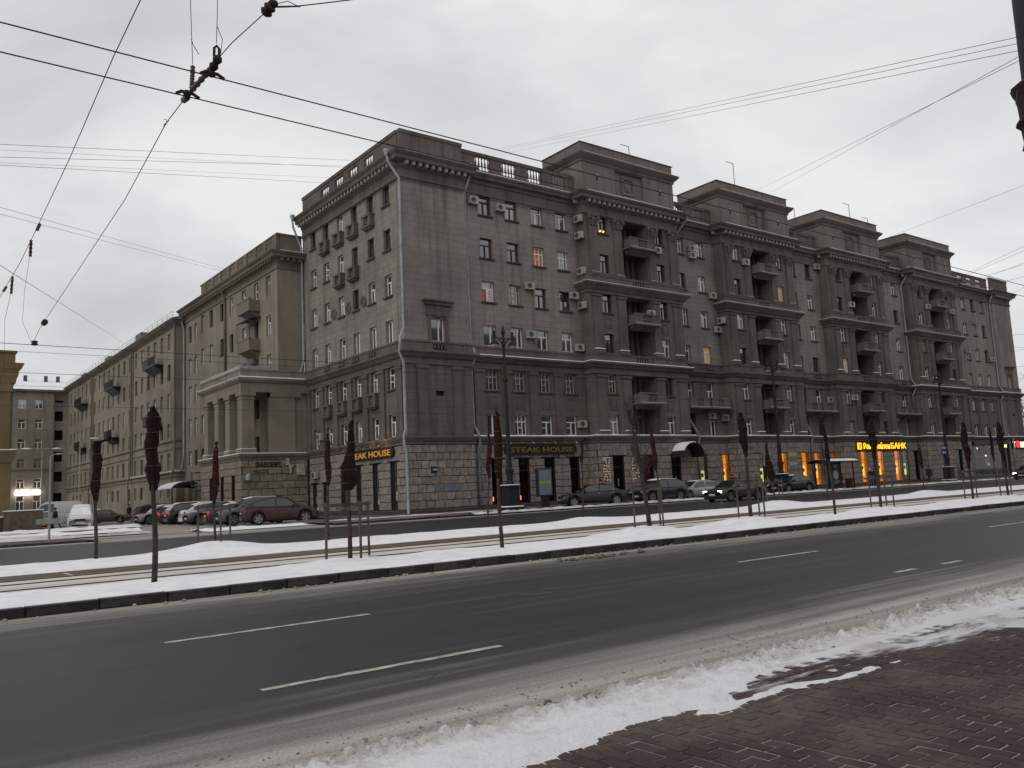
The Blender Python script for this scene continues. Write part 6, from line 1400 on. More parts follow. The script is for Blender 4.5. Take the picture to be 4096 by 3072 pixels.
car('suv', 21.2, 69.6, .12, ang(1, 0), 4.6, 1.86, 1.72, P['black'], 'black off-road car with lit tail lamps left of the white crossover', .02, 'tail', group=G2)
car('hatch', 21.2, 73.0, .12, ang(1, 0), 4.2, 1.76, 1.56, P['brown'], 'dark wine hatchback with lit tail lamps behind the nearest tall wrapped sapling', .04, 'tail', group=G2)
car('suv', 20.8, 77.0, .12, ang(-1, -.05), 4.6, 1.84, 1.6, P['beige'], 'pale grey car facing out, left of the nearest wrapped sapling trunk', .03, group=G2)
car('suv', 22.0, 82.6, .12, ang(1, 0), 4.9, 1.92, 1.78, P['brown'], 'wine coloured estate car with a chrome rimmed long side window', .0, group=G2, slats=True)
car('sedan', 20.2, 96.5, .12, ang(1, -.35), 4.8, 1.85, 1.46, P['bronze'], 'grey brown sedan seen side-on behind the snowy van', 0.0, group='cars at the far end of the side street')
car('hatch', 19.5, 103, .12, ang(-1, .3), 4.5, 1.8, 1.6, P['white'], 'white car with snow on its roof behind the grey brown sedan', .08, group='cars at the far end of the side street')
car('van', 14.05, 75.2, .12, ang(-.25, -1), 4.5, 1.85, 1.85, P['white'], 'small van with windscreen and bonnet buried in snow', .07, group='cars at the far end of the side street', cat='van', wind_snow=True)
car('van', 15.9, 99, .12, ang(-1, .15), 5.6, 2.0, 2.45, P['white'], 'tall white delivery van behind the snow covered small van', .04, group='cars at the far end of the side street', cat='van')
car('hatch', 12.0, 80.6, .12, ang(-.2, -1), 4.4, 1.78, 1.52, P['taxi'], 'yellow taxi with orange indicator lit beside the walking pedestrian', .02, group='cars at the far end of the side street', cat='taxi')
car('hatch', 11.3, 88.5, .12, ang(-1, .2), 4.4, 1.78, 1.5, P['silver'], 'pale car with snowy roof behind the walking pedestrian', .06, group='cars at the far end of the side street')
o = link('indicator_glow', MB().sphere((11.9, 78.25, .82), .09, 8, 6).mesh('indicator_lamp', emis('amber_lamp', (1, .5, .05), 9))); o.parent = D.objects['parked_car.017'] if 'parked_car.017' in D.objects else None
for nm in list(D.objects):
    if nm.get('category') == 'taxi': o.parent = nm; o.matrix_parent_inverse = nm.matrix_basis.inverted(); o.name = 'indicator_light'

# ================================================================== people
def cloth(name, c, skin_z):
    m = D.materials.new(name); m.use_nodes = True; n, l = m.node_tree.nodes, m.node_tree.links; p = n['Principled BSDF']; p.inputs['Roughness'].default_value = .85
    t = n.new('ShaderNodeTexCoord'); s = n.new('ShaderNodeSeparateXYZ'); l.new(t.outputs['Object'], s.inputs[0]); g = n.new('ShaderNodeMath'); g.operation = 'GREATER_THAN'; g.inputs[1].default_value = skin_z; l.new(s.outputs[2], g.inputs[0])
    q = n.new('ShaderNodeMix'); q.data_type = 'RGBA'; q.inputs[6].default_value = (*c, 1); q.inputs[7].default_value = (.42, .25, .18, 1); l.new(g.outputs[0], q.inputs['Factor']); l.new(q.outputs[2], p.inputs['Base Color']); return m
BODYM = cloth('dark_clothes', (.02, .02, .024), 1.5)
def person(x, y, z, head, label, coat, hat=None, stride=0.0, h=1.72, long=.75, sit=False):
    """head: direction faced, radians about z from +X"""
    t = empty('person', (x, y, z), label, 'person', None, head); s = h / 1.74
    V = [(0, 0, .96), (0.01, 0, 1.2), (0.02, 0, 1.42), (0.03, 0, 1.52), (0.045, 0, 1.62), (0.045, 0, 1.72)]; R = [.13, .135, .12, .055, .095, .06]
    E = [(0, 1), (1, 2), (2, 3), (3, 4), (4, 5)]
    def chain(start, pts, rad):
        a = start
        for p, r in zip(pts, rad): V.append(p); R.append(r); E.append((a, len(V) - 1)); a = len(V) - 1
        return a
    for sd in (-1, 1):
        k = stride * sd
        chain(0, [(0, sd * .1, .9), (k * .55, sd * .1, .5), (k * .9 - (.12 if k < 0 else 0), sd * .1, .1 + (.06 if k < 0 else 0)), (k * .9 + .13, sd * .1, .045)], [.1, .065, .048, .04])
        w = chain(2, [(0.0, sd * .19, 1.4), (-k * .35 - .02, sd * .25, 1.12), (-k * .6 + .06, sd * .25, .88), (-k * .6 + .1, sd * .25, .79)], [.075, .052, .04, .035])
        for i in range(4): chain(w, [(-k * .6 + .11 + .012 * i, sd * (.235 + .012 * i), .73 - .008 * (i % 2))], [.011])
        chain(w, [(-k * .6 + .14, sd * .225, .765)], [.012])
    V[4:4] = []
    me = D.meshes.new('body'); me.from_pydata([tuple(c * s for c in v) for v in V], E, []); o = link('body', me, t); me.materials.append(BODYM)
    sk = o.modifiers.new('skin', 'SKIN'); sk.use_smooth_shade = True
    for i, r in enumerate(R): me.skin_vertices[0].data[i].radius = (r * s, r * s)
    me.skin_vertices[0].data[0].use_root = True
    sb = o.modifiers.new('sub', 'SUBSURF'); sb.levels = 1; sb.render_levels = 1
    c = MB(); k = 14; prof = [(long, .25, .27), (long + .2, .22, .25), (1.02, .18, .22), (1.2, .19, .235), (1.38, .16, .23), (1.46, .1, .14), (1.53, .075, .085)]
    sway = abs(stride) * .25
    c.v = [((a * (1 + (sway * 2 if zz < .95 else 0)) * math.cos(2 * math.pi * j / k) + .01) * s, b_ * math.sin(2 * math.pi * j / k) * s, zz * s) for zz, a, b_ in prof for j in range(k)]
    c.f = [(i * k + j, i * k + (j + 1) % k, (i + 1) * k + (j + 1) % k, (i + 1) * k + j) for i in range(len(prof) - 1) for j in range(k)]; c.m = [0] * len(c.f)
    part('coat', c, coat, t, world=False, smooth=True)
    f = MB(); f.sphere((.145 * s, 0, 1.625 * s), (.02, .015, .025), 6, 4); part('nose', f, mat('skin', (.42, .25, .18)), t, world=False)
    hb = MB(); hb.sphere((.03 * s, 0, 1.69 * s), (.125 * s, .115 * s, .1 * s), 12, 7); part('hat' if hat else 'hair', hb, hat or mat('dark_hair', (.02, .015, .012)), t, world=False, smooth=True)
    return t
C1, C2 = mat('black_coat', (.015, .014, .016), (.025, .024, .026), 4, .9), mat('navy_coat', (.014, .015, .025), rough=.9)
WH = mat('white_knit', (.5, .5, .5), rough=.9); RH = mat('red_knit', (.35, .02, .02), rough=.9)
person(77.4, 44.4, .23, -2.4, 'person in a long black coat and white hat waiting outside the bank', C1, WH, h=1.76)
person(80.6, 45.8, .24, -.3, 'person in dark clothes standing by the bank door behind a wrapped sapling', C1, None, h=1.72)
person(90.0, 45.0, .24, .2, 'person in a hooded black coat walking past the downpipe right of the bank', C1, C1, .22, 1.76)
person(44.8, 47.6, .27, -2.9, 'person in black standing at the dark doorway behind the black sedan', C1, None, h=1.74)
person(59.6, 46.9, .27, -1.9, 'person in a navy jacket and cap behind the silver car', C2, C2, h=1.72)
person(12.6, 77.9, .13, 2.7, 'pedestrian in a dark flapping coat striding past the stone parapet', C2, None, .36, 1.74, .62)
person(24.3, 104, .2, -1.2, 'distant person in a dark hood standing by the long beige house', C1, C1, h=1.8)
person(44.2, 50.75, .75, -1.7, 'person with a red hat inside the last restaurant window', C1, RH, h=1.5)
person(74.2, 45.6, .24, 2.4, 'person in dark clothes waiting inside the bus shelter', C1, None, h=1.74)
# ================================================================== wrapped saplings, two rows on the snowy verges
M_BARK = mat('young_bark', (.035, .025, .022), (.065, .05, .045), 9, .9, bump=.3)
M_WRAP = mat('brown_burlap', (.024, .0105, .0095), (.014, .007, .0065), 5, .95, .15, .7, bscale=26)
M_WRAPR = mat('red_brown_burlap', (.040, .0115, .011), (.022, .008, .008), 5, .95, .15, .7, bscale=26)
M_STAKE = mat('weathered_stake', (.10, .085, .075), (.065, .055, .05), 6, .9)
def vr(a, b): return random.uniform(a, b)
def sapling(x, y, z, H, z0, prof, lean, wrapm, label, stakes=0, tr=.045, bare=False, group='wrapped saplings on the near verge', seed=0, hook=0):
    t = empty('young_tree', (x, y, z), label, 'tree', group); random.seed(100 + seed)
    def ax(q): return Vector((lean[0] * q ** 1.5 + .02 * math.sin(q * 7 + seed), lean[1] * q ** 1.5, 0))
    k = 12; top = z0 + .4 if not bare else H
    pts = [ax(i / k * top / H) + Vector((0, 0, -.15 + (top + .15) * i / k)) for i in range(k + 1)]
    part('trunk', MB().tube(pts, [tr * .78 * (1.15 - .5 * (i / k) * top / H) for i in range(k + 1)], 8), M_BARK, t, world=False, smooth=True)
    if bare:
        b = MB()
        for i in range(80):
            q = vr(.35, .99); p = ax(q) + Vector((0, 0, H * q)); a = vr(0, 6.28); L = vr(.25, .75) * (1.2 - q); d = Vector((math.cos(a) * .75, math.sin(a) * .75, .8)); c = p + d * L * .5; e = p + d * L + Vector((vr(-.1, .1), vr(-.1, .1), L * .4))
            b.tube([p, c, e], [.012, .008, .003], 4)
            for _ in range(3): f = c.lerp(e, vr(0, .9)); b.tube([f, f + Vector((vr(-.2, .2), vr(-.2, .2), vr(.05, .28)))], [.005, .002], 3)
        part('crown', b, M_BARK, t, world=False)
    else:
        n, seg = 46, 16; b = MB(); cen = []
        for i in range(n + 1):
            v = i / n; zz = z0 + (H - z0) * v; q = zz / H; r = lerp(prof, v) * .8
            c = ax(q) + Vector((0.018 * math.sin(v * 9 + seed * 1.7) + hook * max(0, (v - .86) / .14) ** 1.5, 0.018 * math.cos(v * 8 + seed), zz - abs(hook) * .35 * max(0, (v - .9) / .1)))
            tie = 1 - .16 * math.exp(-((v * 7 + seed * .37) % 1 - .5) ** 2 / .012)
            for j in range(seg):
                a = 2 * math.pi * j / seg
                g = 1 + .32 * MN.noise(Vector((math.cos(a) * 1.2, math.sin(a) * 1.2, zz * 3.0 + seed * 7))) + .16 * MN.noise(Vector((math.cos(a) * 3, math.sin(a) * 3, zz * 9 + seed * 3)))
                g += .15 * MN.noise(Vector((math.cos(a) * 2.6 + seed, math.sin(a) * 2.6, zz * .8))) + .09 * math.sin(a * 5 + zz * 1.5 + seed)
                b.v.append((c.x + r * g * tie * math.cos(a), c.y + r * g * tie * math.sin(a), c.z))
            cen.append((c, r))
        b.f = [(i * seg + j, i * seg + (j + 1) % seg, (i + 1) * seg + (j + 1) % seg, (i + 1) * seg + j) for i in range(n) for j in range(seg)] + [tuple(range(seg - 1, -1, -1)), tuple(range(n * seg, (n + 1) * seg))]
        b.m = [0] * len(b.f)
        for i in range(5):                                         # loose rag ends at the top
            c, r = cen[-1]; b.tube([c, c + Vector((vr(-.06, .06), vr(-.06, .06), vr(-.01, .09)))], [max(r * .8, .04), .025], 6)
        tw = MB()
        for i in range(9):
            c, r = cen[-1 - (i % 5)] if i < 6 else cen[2 + i % 4]; d = Vector((vr(-.5, .5), vr(-.5, .5), vr(.3, 1))); tw.tube([c, c + d * vr(.08, .16), c + d * vr(.18, .3) + Vector((vr(-.05, .05), vr(-.05, .05), 0))], [.009, .006, .003], 4)
        part('loose_twigs', tw, M_BARK, t, world=False)
        part('wrap', b, wrapm, t, world=False, smooth=True)
        rb = MB()
        for i in range(5):
            v = .1 + i * .2; c, r = cen[int(v * n)]; kk = 14
            rb.tube([c + Vector(((r * 1.03) * math.cos(2 * math.pi * j / kk), (r * 1.03) * math.sin(2 * math.pi * j / kk), .05 * j / kk)) for j in range(kk + 1)], .012, 4)
        part('rope_ties', rb, M_BARK, t, world=False)
    if stakes:
        S = [(-.48, .1), (.5, .05), (.02, -.5), (.05, .52)][:stakes]
        for sx, sy in S:
            part('stake', MB().tube([(sx, sy, -.1), (sx * .98, sy * .98, 1.08)], .028, 6), M_STAKE, t, world=False)
        part('crossbar', MB().box(lambda u, nn, zz: (u, nn, zz), -.55, .55, .05, .1, .98, 1.05), M_STAKE, t, world=False)
        if stakes > 2: part('crossbar', MB().box(lambda u, nn, zz: (u, nn, zz), -.02, .03, -.55, .55, .90, .97), M_STAKE, t, world=False)
    return t
pear = [(0, .08), (.06, .17), (.18, .215), (.34, .19), (.55, .13), (.75, .09), (.92, .065), (1, .07)]
rope = [(0, .07), (.1, .11), (.25, .17), (.45, .13), (.62, .15), (.78, .12), (.92, .16), (1, .07)]
slim = [(0, .05), (.15, .11), (.35, .13), (.7, .12), (.92, .07), (1, .03)]
fat = [(0, .06), (.15, .1), (.4, .17), (.7, .165), (.9, .13), (1, .08)]
thin = [(0, .04), (.2, .09), (.5, .07), (.8, .08), (1, .04)]
GN, GF = 'wrapped saplings on the near verge', 'wrapped saplings on the far verge'
hz = lambda x: 0.3
NT = [  # x, H, wrap start, profile, lean, wrap, stakes, trunk, label
    (4.36, 3.3, 1.55, rope, (-.06, 0), 0, 0, .062, 'tall lumpy rope-like wrapped sapling nearest the camera, before the long beige house'),
    (8.32, 3.0, 1.32, pear, (.10, 0), 0, 3, .058, 'sapling in a fat pear shaped wrap between two stakes before the steak house'),
    (12.36, 3.4, 1.55, slim, (.03, 0), 1, 0, .058, 'unstaked sapling with a slim wavy wrap in front of the first street lamp'),
    (17.53, 3.6, 3.0, slim, (-.62, 0), 0, 3, .075, 'bare leaning staked sapling with thin twigs before the black off-road car'),
    (22.08, 3.35, 1.75, fat, (-.10, 0), 0, 3, .07, 'staked sapling with a thick bag-like wrap before the driving sedan'),
    (26.73, 3.4, 1.5, thin, (-.28, 0), 0, 0, .052, 'unstaked sapling with a knotty leaning wrap in front of the bus shelter'),
    (29.7, 3.3, 1.6, fat, (-.12, 0), 0, 3, .06, 'staked sapling with a dark bulging wrap covering the middle of the bank sign'),
    (36.97, 3.25, 1.15, fat, (-.16, 0), 0, 2, .06, 'staked sapling with a heavy wrap right of the third street lamp'),
    (40.3, 3.3, 1.4, fat, (-.14, 0), 0, 2, .062, 'staked sapling with a heavy wrap before the right glazed shop')]
for i, (x, H, z0, pf, ln, w, stk, tr, lb) in enumerate(NT):
    sapling(x, 16.75, .27 + NM[i][2] * .85, H - .25, z0, pf, ln, M_WRAPR if w else M_WRAP, lb, stk, tr, bare=(i == 3), group=GN, seed=i)
FTR = [
    (5.36, 3.6, 1.55, rope, (0, 0), 0, 0, .06, 'far sapling whose wrap bends over in a hook at the top, before the beige houses', .33),
    (8.74, 3.1, 1.1, slim, (.04, 0), 1, 3, .045, 'staked far sapling on a snow mound before the row of parked cars', 0),
    (12.55, 3.6, 1.75, slim, (.02, 0), 1, 0, .05, 'far sapling with a reddish wrap before the side street downpipe', 0),
    (19.16, 3.6, 1.8, slim, (.26, 0), 1, 0, .045, 'far sapling with a reddish wrap leaning right before the first shop window', 0),
    (24.07, 3.4, 2.2, thin, (.18, 0), 0, 0, .04, 'far sapling with the thinnest curled wrap before the black sedan', .15),
    (28.8, 3.9, 1.85, slim, (-.30, 0), 1, 0, .05, 'far sapling with reddish wrap right beside the leaning bare sapling', 0),
    (37.3, 3.1, .95, [(0, .08), (.12, .26), (.3, .27), (.55, .17), (.8, .09), (1, .06)], (-.42, 0), 0, 3, .05, 'staked far sapling with a wedge shaped wrap leaning left above the dark crossover', .12),
    (42.1, 3.3, 3.0, slim, (-.15, 0), 0, 0, .045, 'bare unwrapped far sapling right before the bus shelter', 0),
    (47.3, 3.2, 1.4, thin, (-.1, 0), 0, 0, .045, 'far sapling half hidden behind the staked one before the bank sign', 0),
    (52.7, 2.9, 1.3, slim, (-.1, 0), 1, 0, .04, 'short far sapling with reddish wrap beside the hooded walking person', 0),
    (62.8, 4.1, 1.6, slim, (-.1, 0), 0, 0, .05, 'tall far sapling with a dark wrap between the last two staked ones', 0)]
for i, (x, H, z0, pf, ln, w, stk, tr, lb, hk) in enumerate(FTR):
    sapling(x, 26.75, .22 + FM_[i][2] * .85, H - .15, z0, pf, ln, M_WRAPR if w else M_WRAP, lb, stk, tr, bare=(i == 7), group=GF, seed=20 + i, hook=hk)
random.seed(5)
# leafless street trees beyond the far end of the house
def big_tree(x, y, H, R, label, seed):
    random.seed(seed); t = empty('street_tree', (x, y, .2), label, 'tree', 'leafless trees at the end of the avenue'); b = MB()
    part('trunk', MB().tube([(0, 0, 0), (.1, 0, H * .25), (0, .1, H * .5)], [.35, .28, .2], 8), M_BARK, t, world=False, smooth=True)
    def br(p, d, L, r, dep):
        e = p + d * L; b.tube([p, p + d * L * .5 + Vector((vr(-.1, .1) * L, vr(-.1, .1) * L, 0)), e], [r, r * .8, r * .55], 4 if dep else 3)
        if dep:
            for _ in range(4 if dep > 1 else 5):
                nd = (d + Vector((vr(-.8, .8), vr(-.8, .8), vr(-.25, .6)))).normalized(); br(p.lerp(e, vr(.45, 1)), nd, L * vr(.55, .8), r * .5, dep - 1)
    for i in range(9):
        a = i * 2.4; d = Vector((math.cos(a) * .75, math.sin(a) * .75, .75 + .05 * i)).normalized(); br(Vector((0, 0, H * (.22 + .03 * i))), d, R * .62, .12, 3)
    part('crown', b, M_BARK, t, world=False); return t
for i, (x, y, H) in enumerate(((138, 52, 15), (146, 50, 16), (155, 47, 16), (166, 50, 15), (178, 46, 15))):
    big_tree(x, y, H, 7, ['nearest leafless tree just past the far end of the long facade', 'second leafless tree past the far facade end', 'third leafless tree past the far facade end', 'fourth leafless tree past the far facade end', 'farthest leafless tree at the end of the avenue'][i], 50 + i)
random.seed(11)
# ================================================================== twin lantern street lamps
def lantern(x, y, z, H, label):
    t = empty('street_lamp', (x, y, z), label, 'street lamp', 'twin lantern street lamps along the shop fronts')
    pd = MB()
    for h0, h1, w in ((0, .2, .62), (.2, .36, .54), (.36, 1.5, .42), (1.5, 1.62, .48), (1.62, 1.72, .38)): pd.cbox(lambda u, nn, zz: (u, zz, nn), -w, w, h0, h1, -w, w, .03)
    part('pedestal', pd, M_LAMP, t, world=False)
    sn = MB(); sn.cbox(lambda u, nn, zz: (u, zz, nn), -.46, .46, 1.62, 1.67, -.46, .46, .02); sn.cbox(lambda u, nn, zz: (u, zz, nn), -.6, .6, .2, .27, -.6, .6, .03); part('pedestal_snow', sn, M_SNOW, t, world=False)
    pl = MB().lathe((0, 0, 1.68), [(.24, 0), (.26, .1), (.2, .25), (.24, .75), (.29, .85), (.29, .98), (.18, 1.08), (.165, 2.3), (.2, 2.35), (.2, 2.5), (.14, 2.55), (.12, H * .55), (.17, H * .55 + .05), (.17, H * .55 + .25), (.1, H * .55 + .3), (.085, H - 3.2), (.13, H - 3.15), (.13, H - 3.0), (.09, H - 2.95), (.09, H - 2.3), (.19, H - 2.24), (.13, H - 2.18), (.1, H - 2.0), (.02, H - 1.7)], 12)
    part('post', pl, M_LAMP, t, world=False, smooth=False)
    za = H - .95
    for s in (-1, 1):
        a = MB(); a.tube([(0, 0, za), (s * .8, 0, za + .02)], .04, 6)
        for j in range(4): a.tube([(s * (.08 + .012 * j), 0, za - .4 + .04 * j), (s * (.22 + .03 * j), 0, za - .32 + .06 * j), (s * (.32 + .045 * j), 0, za - .05)], .018, 5)
        a.lathe((s * .76, 0, za - .16), [(.05, 0), (.07, .1), (.07, .2), (.095, .23), (.095, .45), (.04, .5), (.13, .56), (.02, .68)], 8); part('arm', a, M_LAMP, t, world=False)
        hd = MB().lathe((s * .76, 0, za - .46), [(.31, 0), (.3, .05), (.25, .16), (.16, .24), (.07, .32)], 14); h = part('lamp_hood', hd, M_LAMP, t, world=False, smooth=True)
        gl_ = MB().lathe((s * .76, 0, za - .72), [(.06, 0), (.18, .05), (.25, .17), (.27, .27)], 14); q = link('lamp_bowl', gl_.mesh('lamp_bowl', mat('milky_glass', (.30, .27, .23), rough=.2, spec=.6), True)); q.parent = h
lantern(34.0, 44.8, .25, 12.4, 'tall dark twin lantern street lamp on a block pedestal by the steak house')
lantern(64.6, 45.4, .22, 12.3, 'tall dark twin lantern street lamp behind the parked dark crossover')
lantern(95.2, 45.4, .22, 12.3, 'tall dark twin lantern street lamp right of the bank, near the far shop')
# ================================================================== advertising panel, bus shelter, bins, signs
ad = empty('advertising_panel', (38.4, 46.6, .25), 'grey lit advertising panel on a black foot before the steak house', 'advertising panel')
b = MB(); b.cbox(I, -.68, .68, -.14, .14, .75, 2.75, .04); b.box(I, -.3, .3, -.1, .1, 0, .75); part('case', b, M_IRON, ad, world=False)
part('poster', MB().box(I, -.58, .52, .14, .155, .86, 2.62), mat('grey_blue_poster', (.15, .19, .22), (.19, .225, .25), 2, .4), ad, world=False)
o = text('lettering', 'аренда', (0, 0, 0), .3, 0, mat('yellow_green_print', (.36, .36, .05)), ad, 1.0, .002, .02)
o.matrix_parent_inverse = Matrix.Identity(4); o.location = (-.53, -.162, 1.66)
bs_ = empty('bus_shelter', (71.6, 44.7, .23), 'dark bus shelter with arched snowy roof before the bank', 'bus shelter')
b = MB()
for u, v in ((-2.0, -.6), (2.2, -.6), (-2.0, .7), (2.2, .7)): b.box(I, u - .05, u + .05, v - .05, v + .05, 0, 2.45)
part('frame', b, M_BLACK, bs_, world=False)
k = 10; b = MB(); sn = MB()
for j in range(k):
    a, c = -1.0 + 2.1 * j / k, -1.0 + 2.1 * (j + 1) / k; za, zc = 2.45 + .3 * math.cos(a * 1.2), 2.45 + .3 * math.cos(c * 1.2)
    b.add([I(u, -v, zz) for v, zz in ((a, za), (c, zc)) for u in (-2.5, 2.9)] + [I(u, -v, zz - .1) for v, zz in ((a, za), (c, zc)) for u in (-2.5, 2.9)], ((0, 1, 3, 2), (4, 6, 7, 5), (0, 2, 6, 4), (1, 5, 7, 3), (0, 4, 5, 1), (2, 3, 7, 6)))
    sn.add([I(u, -v, zz + h) for h in (.004, .06 if 0 < j < k - 1 else .03) for v, zz in ((a, za), (c, zc)) for u in (-1.9 + .1 * (j % 2), 2.85)], ((4, 5, 7, 6), (0, 4, 6, 2), (1, 3, 7, 5), (0, 1, 5, 4), (2, 6, 7, 3)))
part('roof', b, M_BLACK, bs_, world=False); part('roof_snow', sn, M_SNOW, bs_, world=False)
b = MB(); b.box(I, -2.0, .1, .62, .78, .12, 2.4); part('poster_case', b, M_BLACK, bs_, world=False)
b = MB().add([I(-.9 + .44 * math.cos(2 * math.pi * j / 20), .785, 1.3 + .44 * math.sin(2 * math.pi * j / 20)) for j in range(20)], [tuple(range(20))]); part('white_disc', b, mat('pale_disc', (.28, .28, .28), (.18, .18, .18), 6), bs_, world=False)
b = MB()
for u in (-1.72, -1.52): b.tube([I(u, .786, 1.95), I(u, .786, 2.15), I(u + .05, .786, 2.22), I(u + .1, .786, 2.15), I(u + .12, .786, 1.95)], .018, 4)
part('red_arches', b, mat('dim_red_print', (.14, .01, .01)), bs_, world=False)
b = MB()
for i, (u, w) in enumerate(((-1.1, .5), (-1.1, .6), (-1.1, .45), (-1.3, .9), (-1.3, 1.15), (-1.3, .7))): z = 2.18 - i * .1 if i < 3 else .75 - (i - 3) * .11; b.box(I, u, u + w, .78, .784, z, z + .03)
part('printed_lines', b, M_OLDW, bs_, world=False)
part('glass_wall', MB().box(I, .15, 2.2, -.66, -.64, .3, 2.3), M_GLASS, bs_, world=False); part('bench', MB().box(I, .3, 2.0, -.55, -.2, .42, .48), M_BROWN, bs_, world=False)
bi = empty('litter_bin', (75.6, 45.6, .24), 'squat dark litter bin right of the bus shelter', 'litter bin'); part('bin_body', MB().lathe((0, 0, 0), [(.34, 0), (.38, .1), (.4, .75), (.43, .8), (.43, .88), (.3, .9)], 4), M_BROWN, bi, world=False)
def board(x, y, z, label, lines, cat='sign'):
    t = empty('lamp_post_sign', (x, y, z), label, cat, 'small signs hung by the second lamp post'); part('plate', MB().box(I, -.62, .62, 0, .05, 0, 1.25), mat('sign_grey', (.2, .205, .2)), t, world=False)
    for z0, z1, c in lines: part('printed_band', MB().box(I, -.56, .56, .052, .058, z0, z1), c, t, world=False)
    part('bracket', MB().box(I, -.9, .9, -.06, 0, .55, .65), M_IRON, t, world=False)
M_MUST = mat('mustard_print', (.22, .15, .02)); M_PALE = mat('pale_print', (.34, .34, .33)); M_BLUE = mat('route_blue', (.03, .07, .18))
board(66.3, 45.3, 2.55, 'grey and mustard notice plate right of the second lamp post', [(.08, .3, M_PALE), (.4, .75, M_MUST), (.85, 1.15, M_PALE)]); board(62.6, 45.3, 2.6, 'pale notice plate with a white arrow left of the second lamp post', [(.1, .5, M_PALE), (.6, .9, M_MUST)])
st_ = empty('stop_sign_post', (93.2, 44.8, .2), 'blue and white transit stop signs on a thin post left of the third lamp', 'stop sign'); part('post', MB().tube([(0, 0, 0), (0, 0, 3.9)], .04, 6), M_IRON, st_, world=False)
for i in range(2): part('plate', MB().box(I, -.55, .55, .04, .08, 3.0 + i * .5, 3.42 + i * .5), M_BLUE, st_, world=False); part('plate_strip', MB().box(I, -.45, .45, .085, .09, 3.1 + i * .5, 3.3 + i * .5), M_PALE, st_, world=False)
tp = empty('path_lamp', (6.9, 44.2, .2), 'thin grey lamp post with short arm at the side street corner', 'street lamp'); part('post', MB().tube([(0, 0, 0), (0, 0, 3.9)], [.055, .035], 7), M_ZINC, tp, world=False)
b = MB().tube([(0, 0, 3.9), (.12, 0, 3.98), (.3, 0, 4.0)], .02, 5); b.sphere((.36, 0, 4.0), (.16, .07, .045), 8, 5); part('arm', b, M_ZINC, tp, world=False); part('small_plate', MB().box(I, -.55, .55, .05, .07, .8, 1.05), M_ZINC, tp, world=False)
for x, y, h, lb in ((17.5, 118, 9.2, 'thin double armed street lamp far along the side street'), (20.6, 112, 10.0, 'thin single armed street lamp far along the side street')):
    t = empty('thin_street_lamp', (x, y, .15), lb, 'street lamp'); part('post', MB().tube([(0, 0, 0), (0, 0, h)], [.09, .05], 6), M_ZINC, t, world=False); dbl = 'double' in lb
    b = MB().tube([(-1.7 if dbl else 0, 0, h), (1.6, 0, h + .05)], .04, 5); part('arm', b, M_ZINC, t, world=False)
    for s in ((-1.7, 1.6) if dbl else (1.6,)): q = MB().sphere((s, 0, h + .05), (.55, .2, .1), 8, 5); part('lamp_head', q, M_SNOW, t, world=False)
# ================================================================== the near mast at the right and the overhead wires
mp_ = empty('contact_mast', (8.43, 2.80, .05), 'thick dark mast with a clamp cut off by the upper right edge', 'mast')
part('post', MB().tube([(0, 0, 0), (0, 0, 5.0), (0, 0, 9.5)], [.17, .15, .13], 14), M_LAMP, mp_, world=False, smooth=True)
b = MB().lathe((0, 0, 4.3), [(.15, 0), (.21, .03), (.19, .1), (.2, .22), (.24, .26), (.2, .32), (.21, .5), (.235, .55), (.25, .6), (.17, .66)], 14); part('clamp', b, mat('rusty_iron', (.035, .018, .02), (.022, .014, .018), 8), mp_, world=False)
b = MB().tube([(-.15, .02, 4.85), (-.28, .1, 4.8), (-.34, .1, 4.68), (-.3, .08, 4.55), (-.2, .02, 4.45)], .008, 5); part('cable_loop', b, M_IRON, mp_, world=False)
M_WIRE = mat('overhead_wire', (.02, .018, .022), rough=.6); M_WIREF = mat('weathered_wire', (.16, .16, .165), rough=.7)
def wire(a, c, r, label, sag=0.0, group=None, name='overhead_wire', m=None, n=14):
    a, c = Vector(a), Vector(c); pts = [a.lerp(c, i / n) - Vector((0, 0, sag * 4 * (i / n) * (1 - i / n))) for i in range(n + 1)]
    b = MB(); b.tube(pts, r, 5); o = link(name, b.mesh(name, m or M_WIRE)); tag(o, label, 'wire', group); PW[o.name] = Vector((0, 0, 0)); return o
wire((-20, 8.12, 5.8), (260, 8.75, 5.8), .0075, 'upper thick trolley wire passing over the corner parapet', 0, 'trolley wires over the near road', n=40)
wire((-20, 8.68, 5.8), (260, 9.3, 5.8), .0075, 'lower thick trolley wire meeting the corner cornice', 0, 'trolley wires over the near road', n=40)
wire((-40, 24.3, 5.8), (260, 25.0, 5.8), .008, 'upper long contact wire crossing the beige houses under the insulator', 0, 'contact wires over the tram tracks and far road', n=40)
wire((-40, 29.4, 5.8), (260, 29.4, 5.8), .007, 'middle long contact wire crossing the portico entablature', 0, 'contact wires over the tram tracks and far road', n=40)
wire((-40, 38.5, 5.8), (260, 38.3, 5.8), .007, 'lowest long contact wire crossing the portico columns', 0, 'contact wires over the tram tracks and far road', n=40)
wire((-40, 25.9, 5.9), (140, 24.7, 5.85), .005, 'thin support wire just under the upper long contact wire', .1, 'contact wires over the tram tracks and far road', n=30)
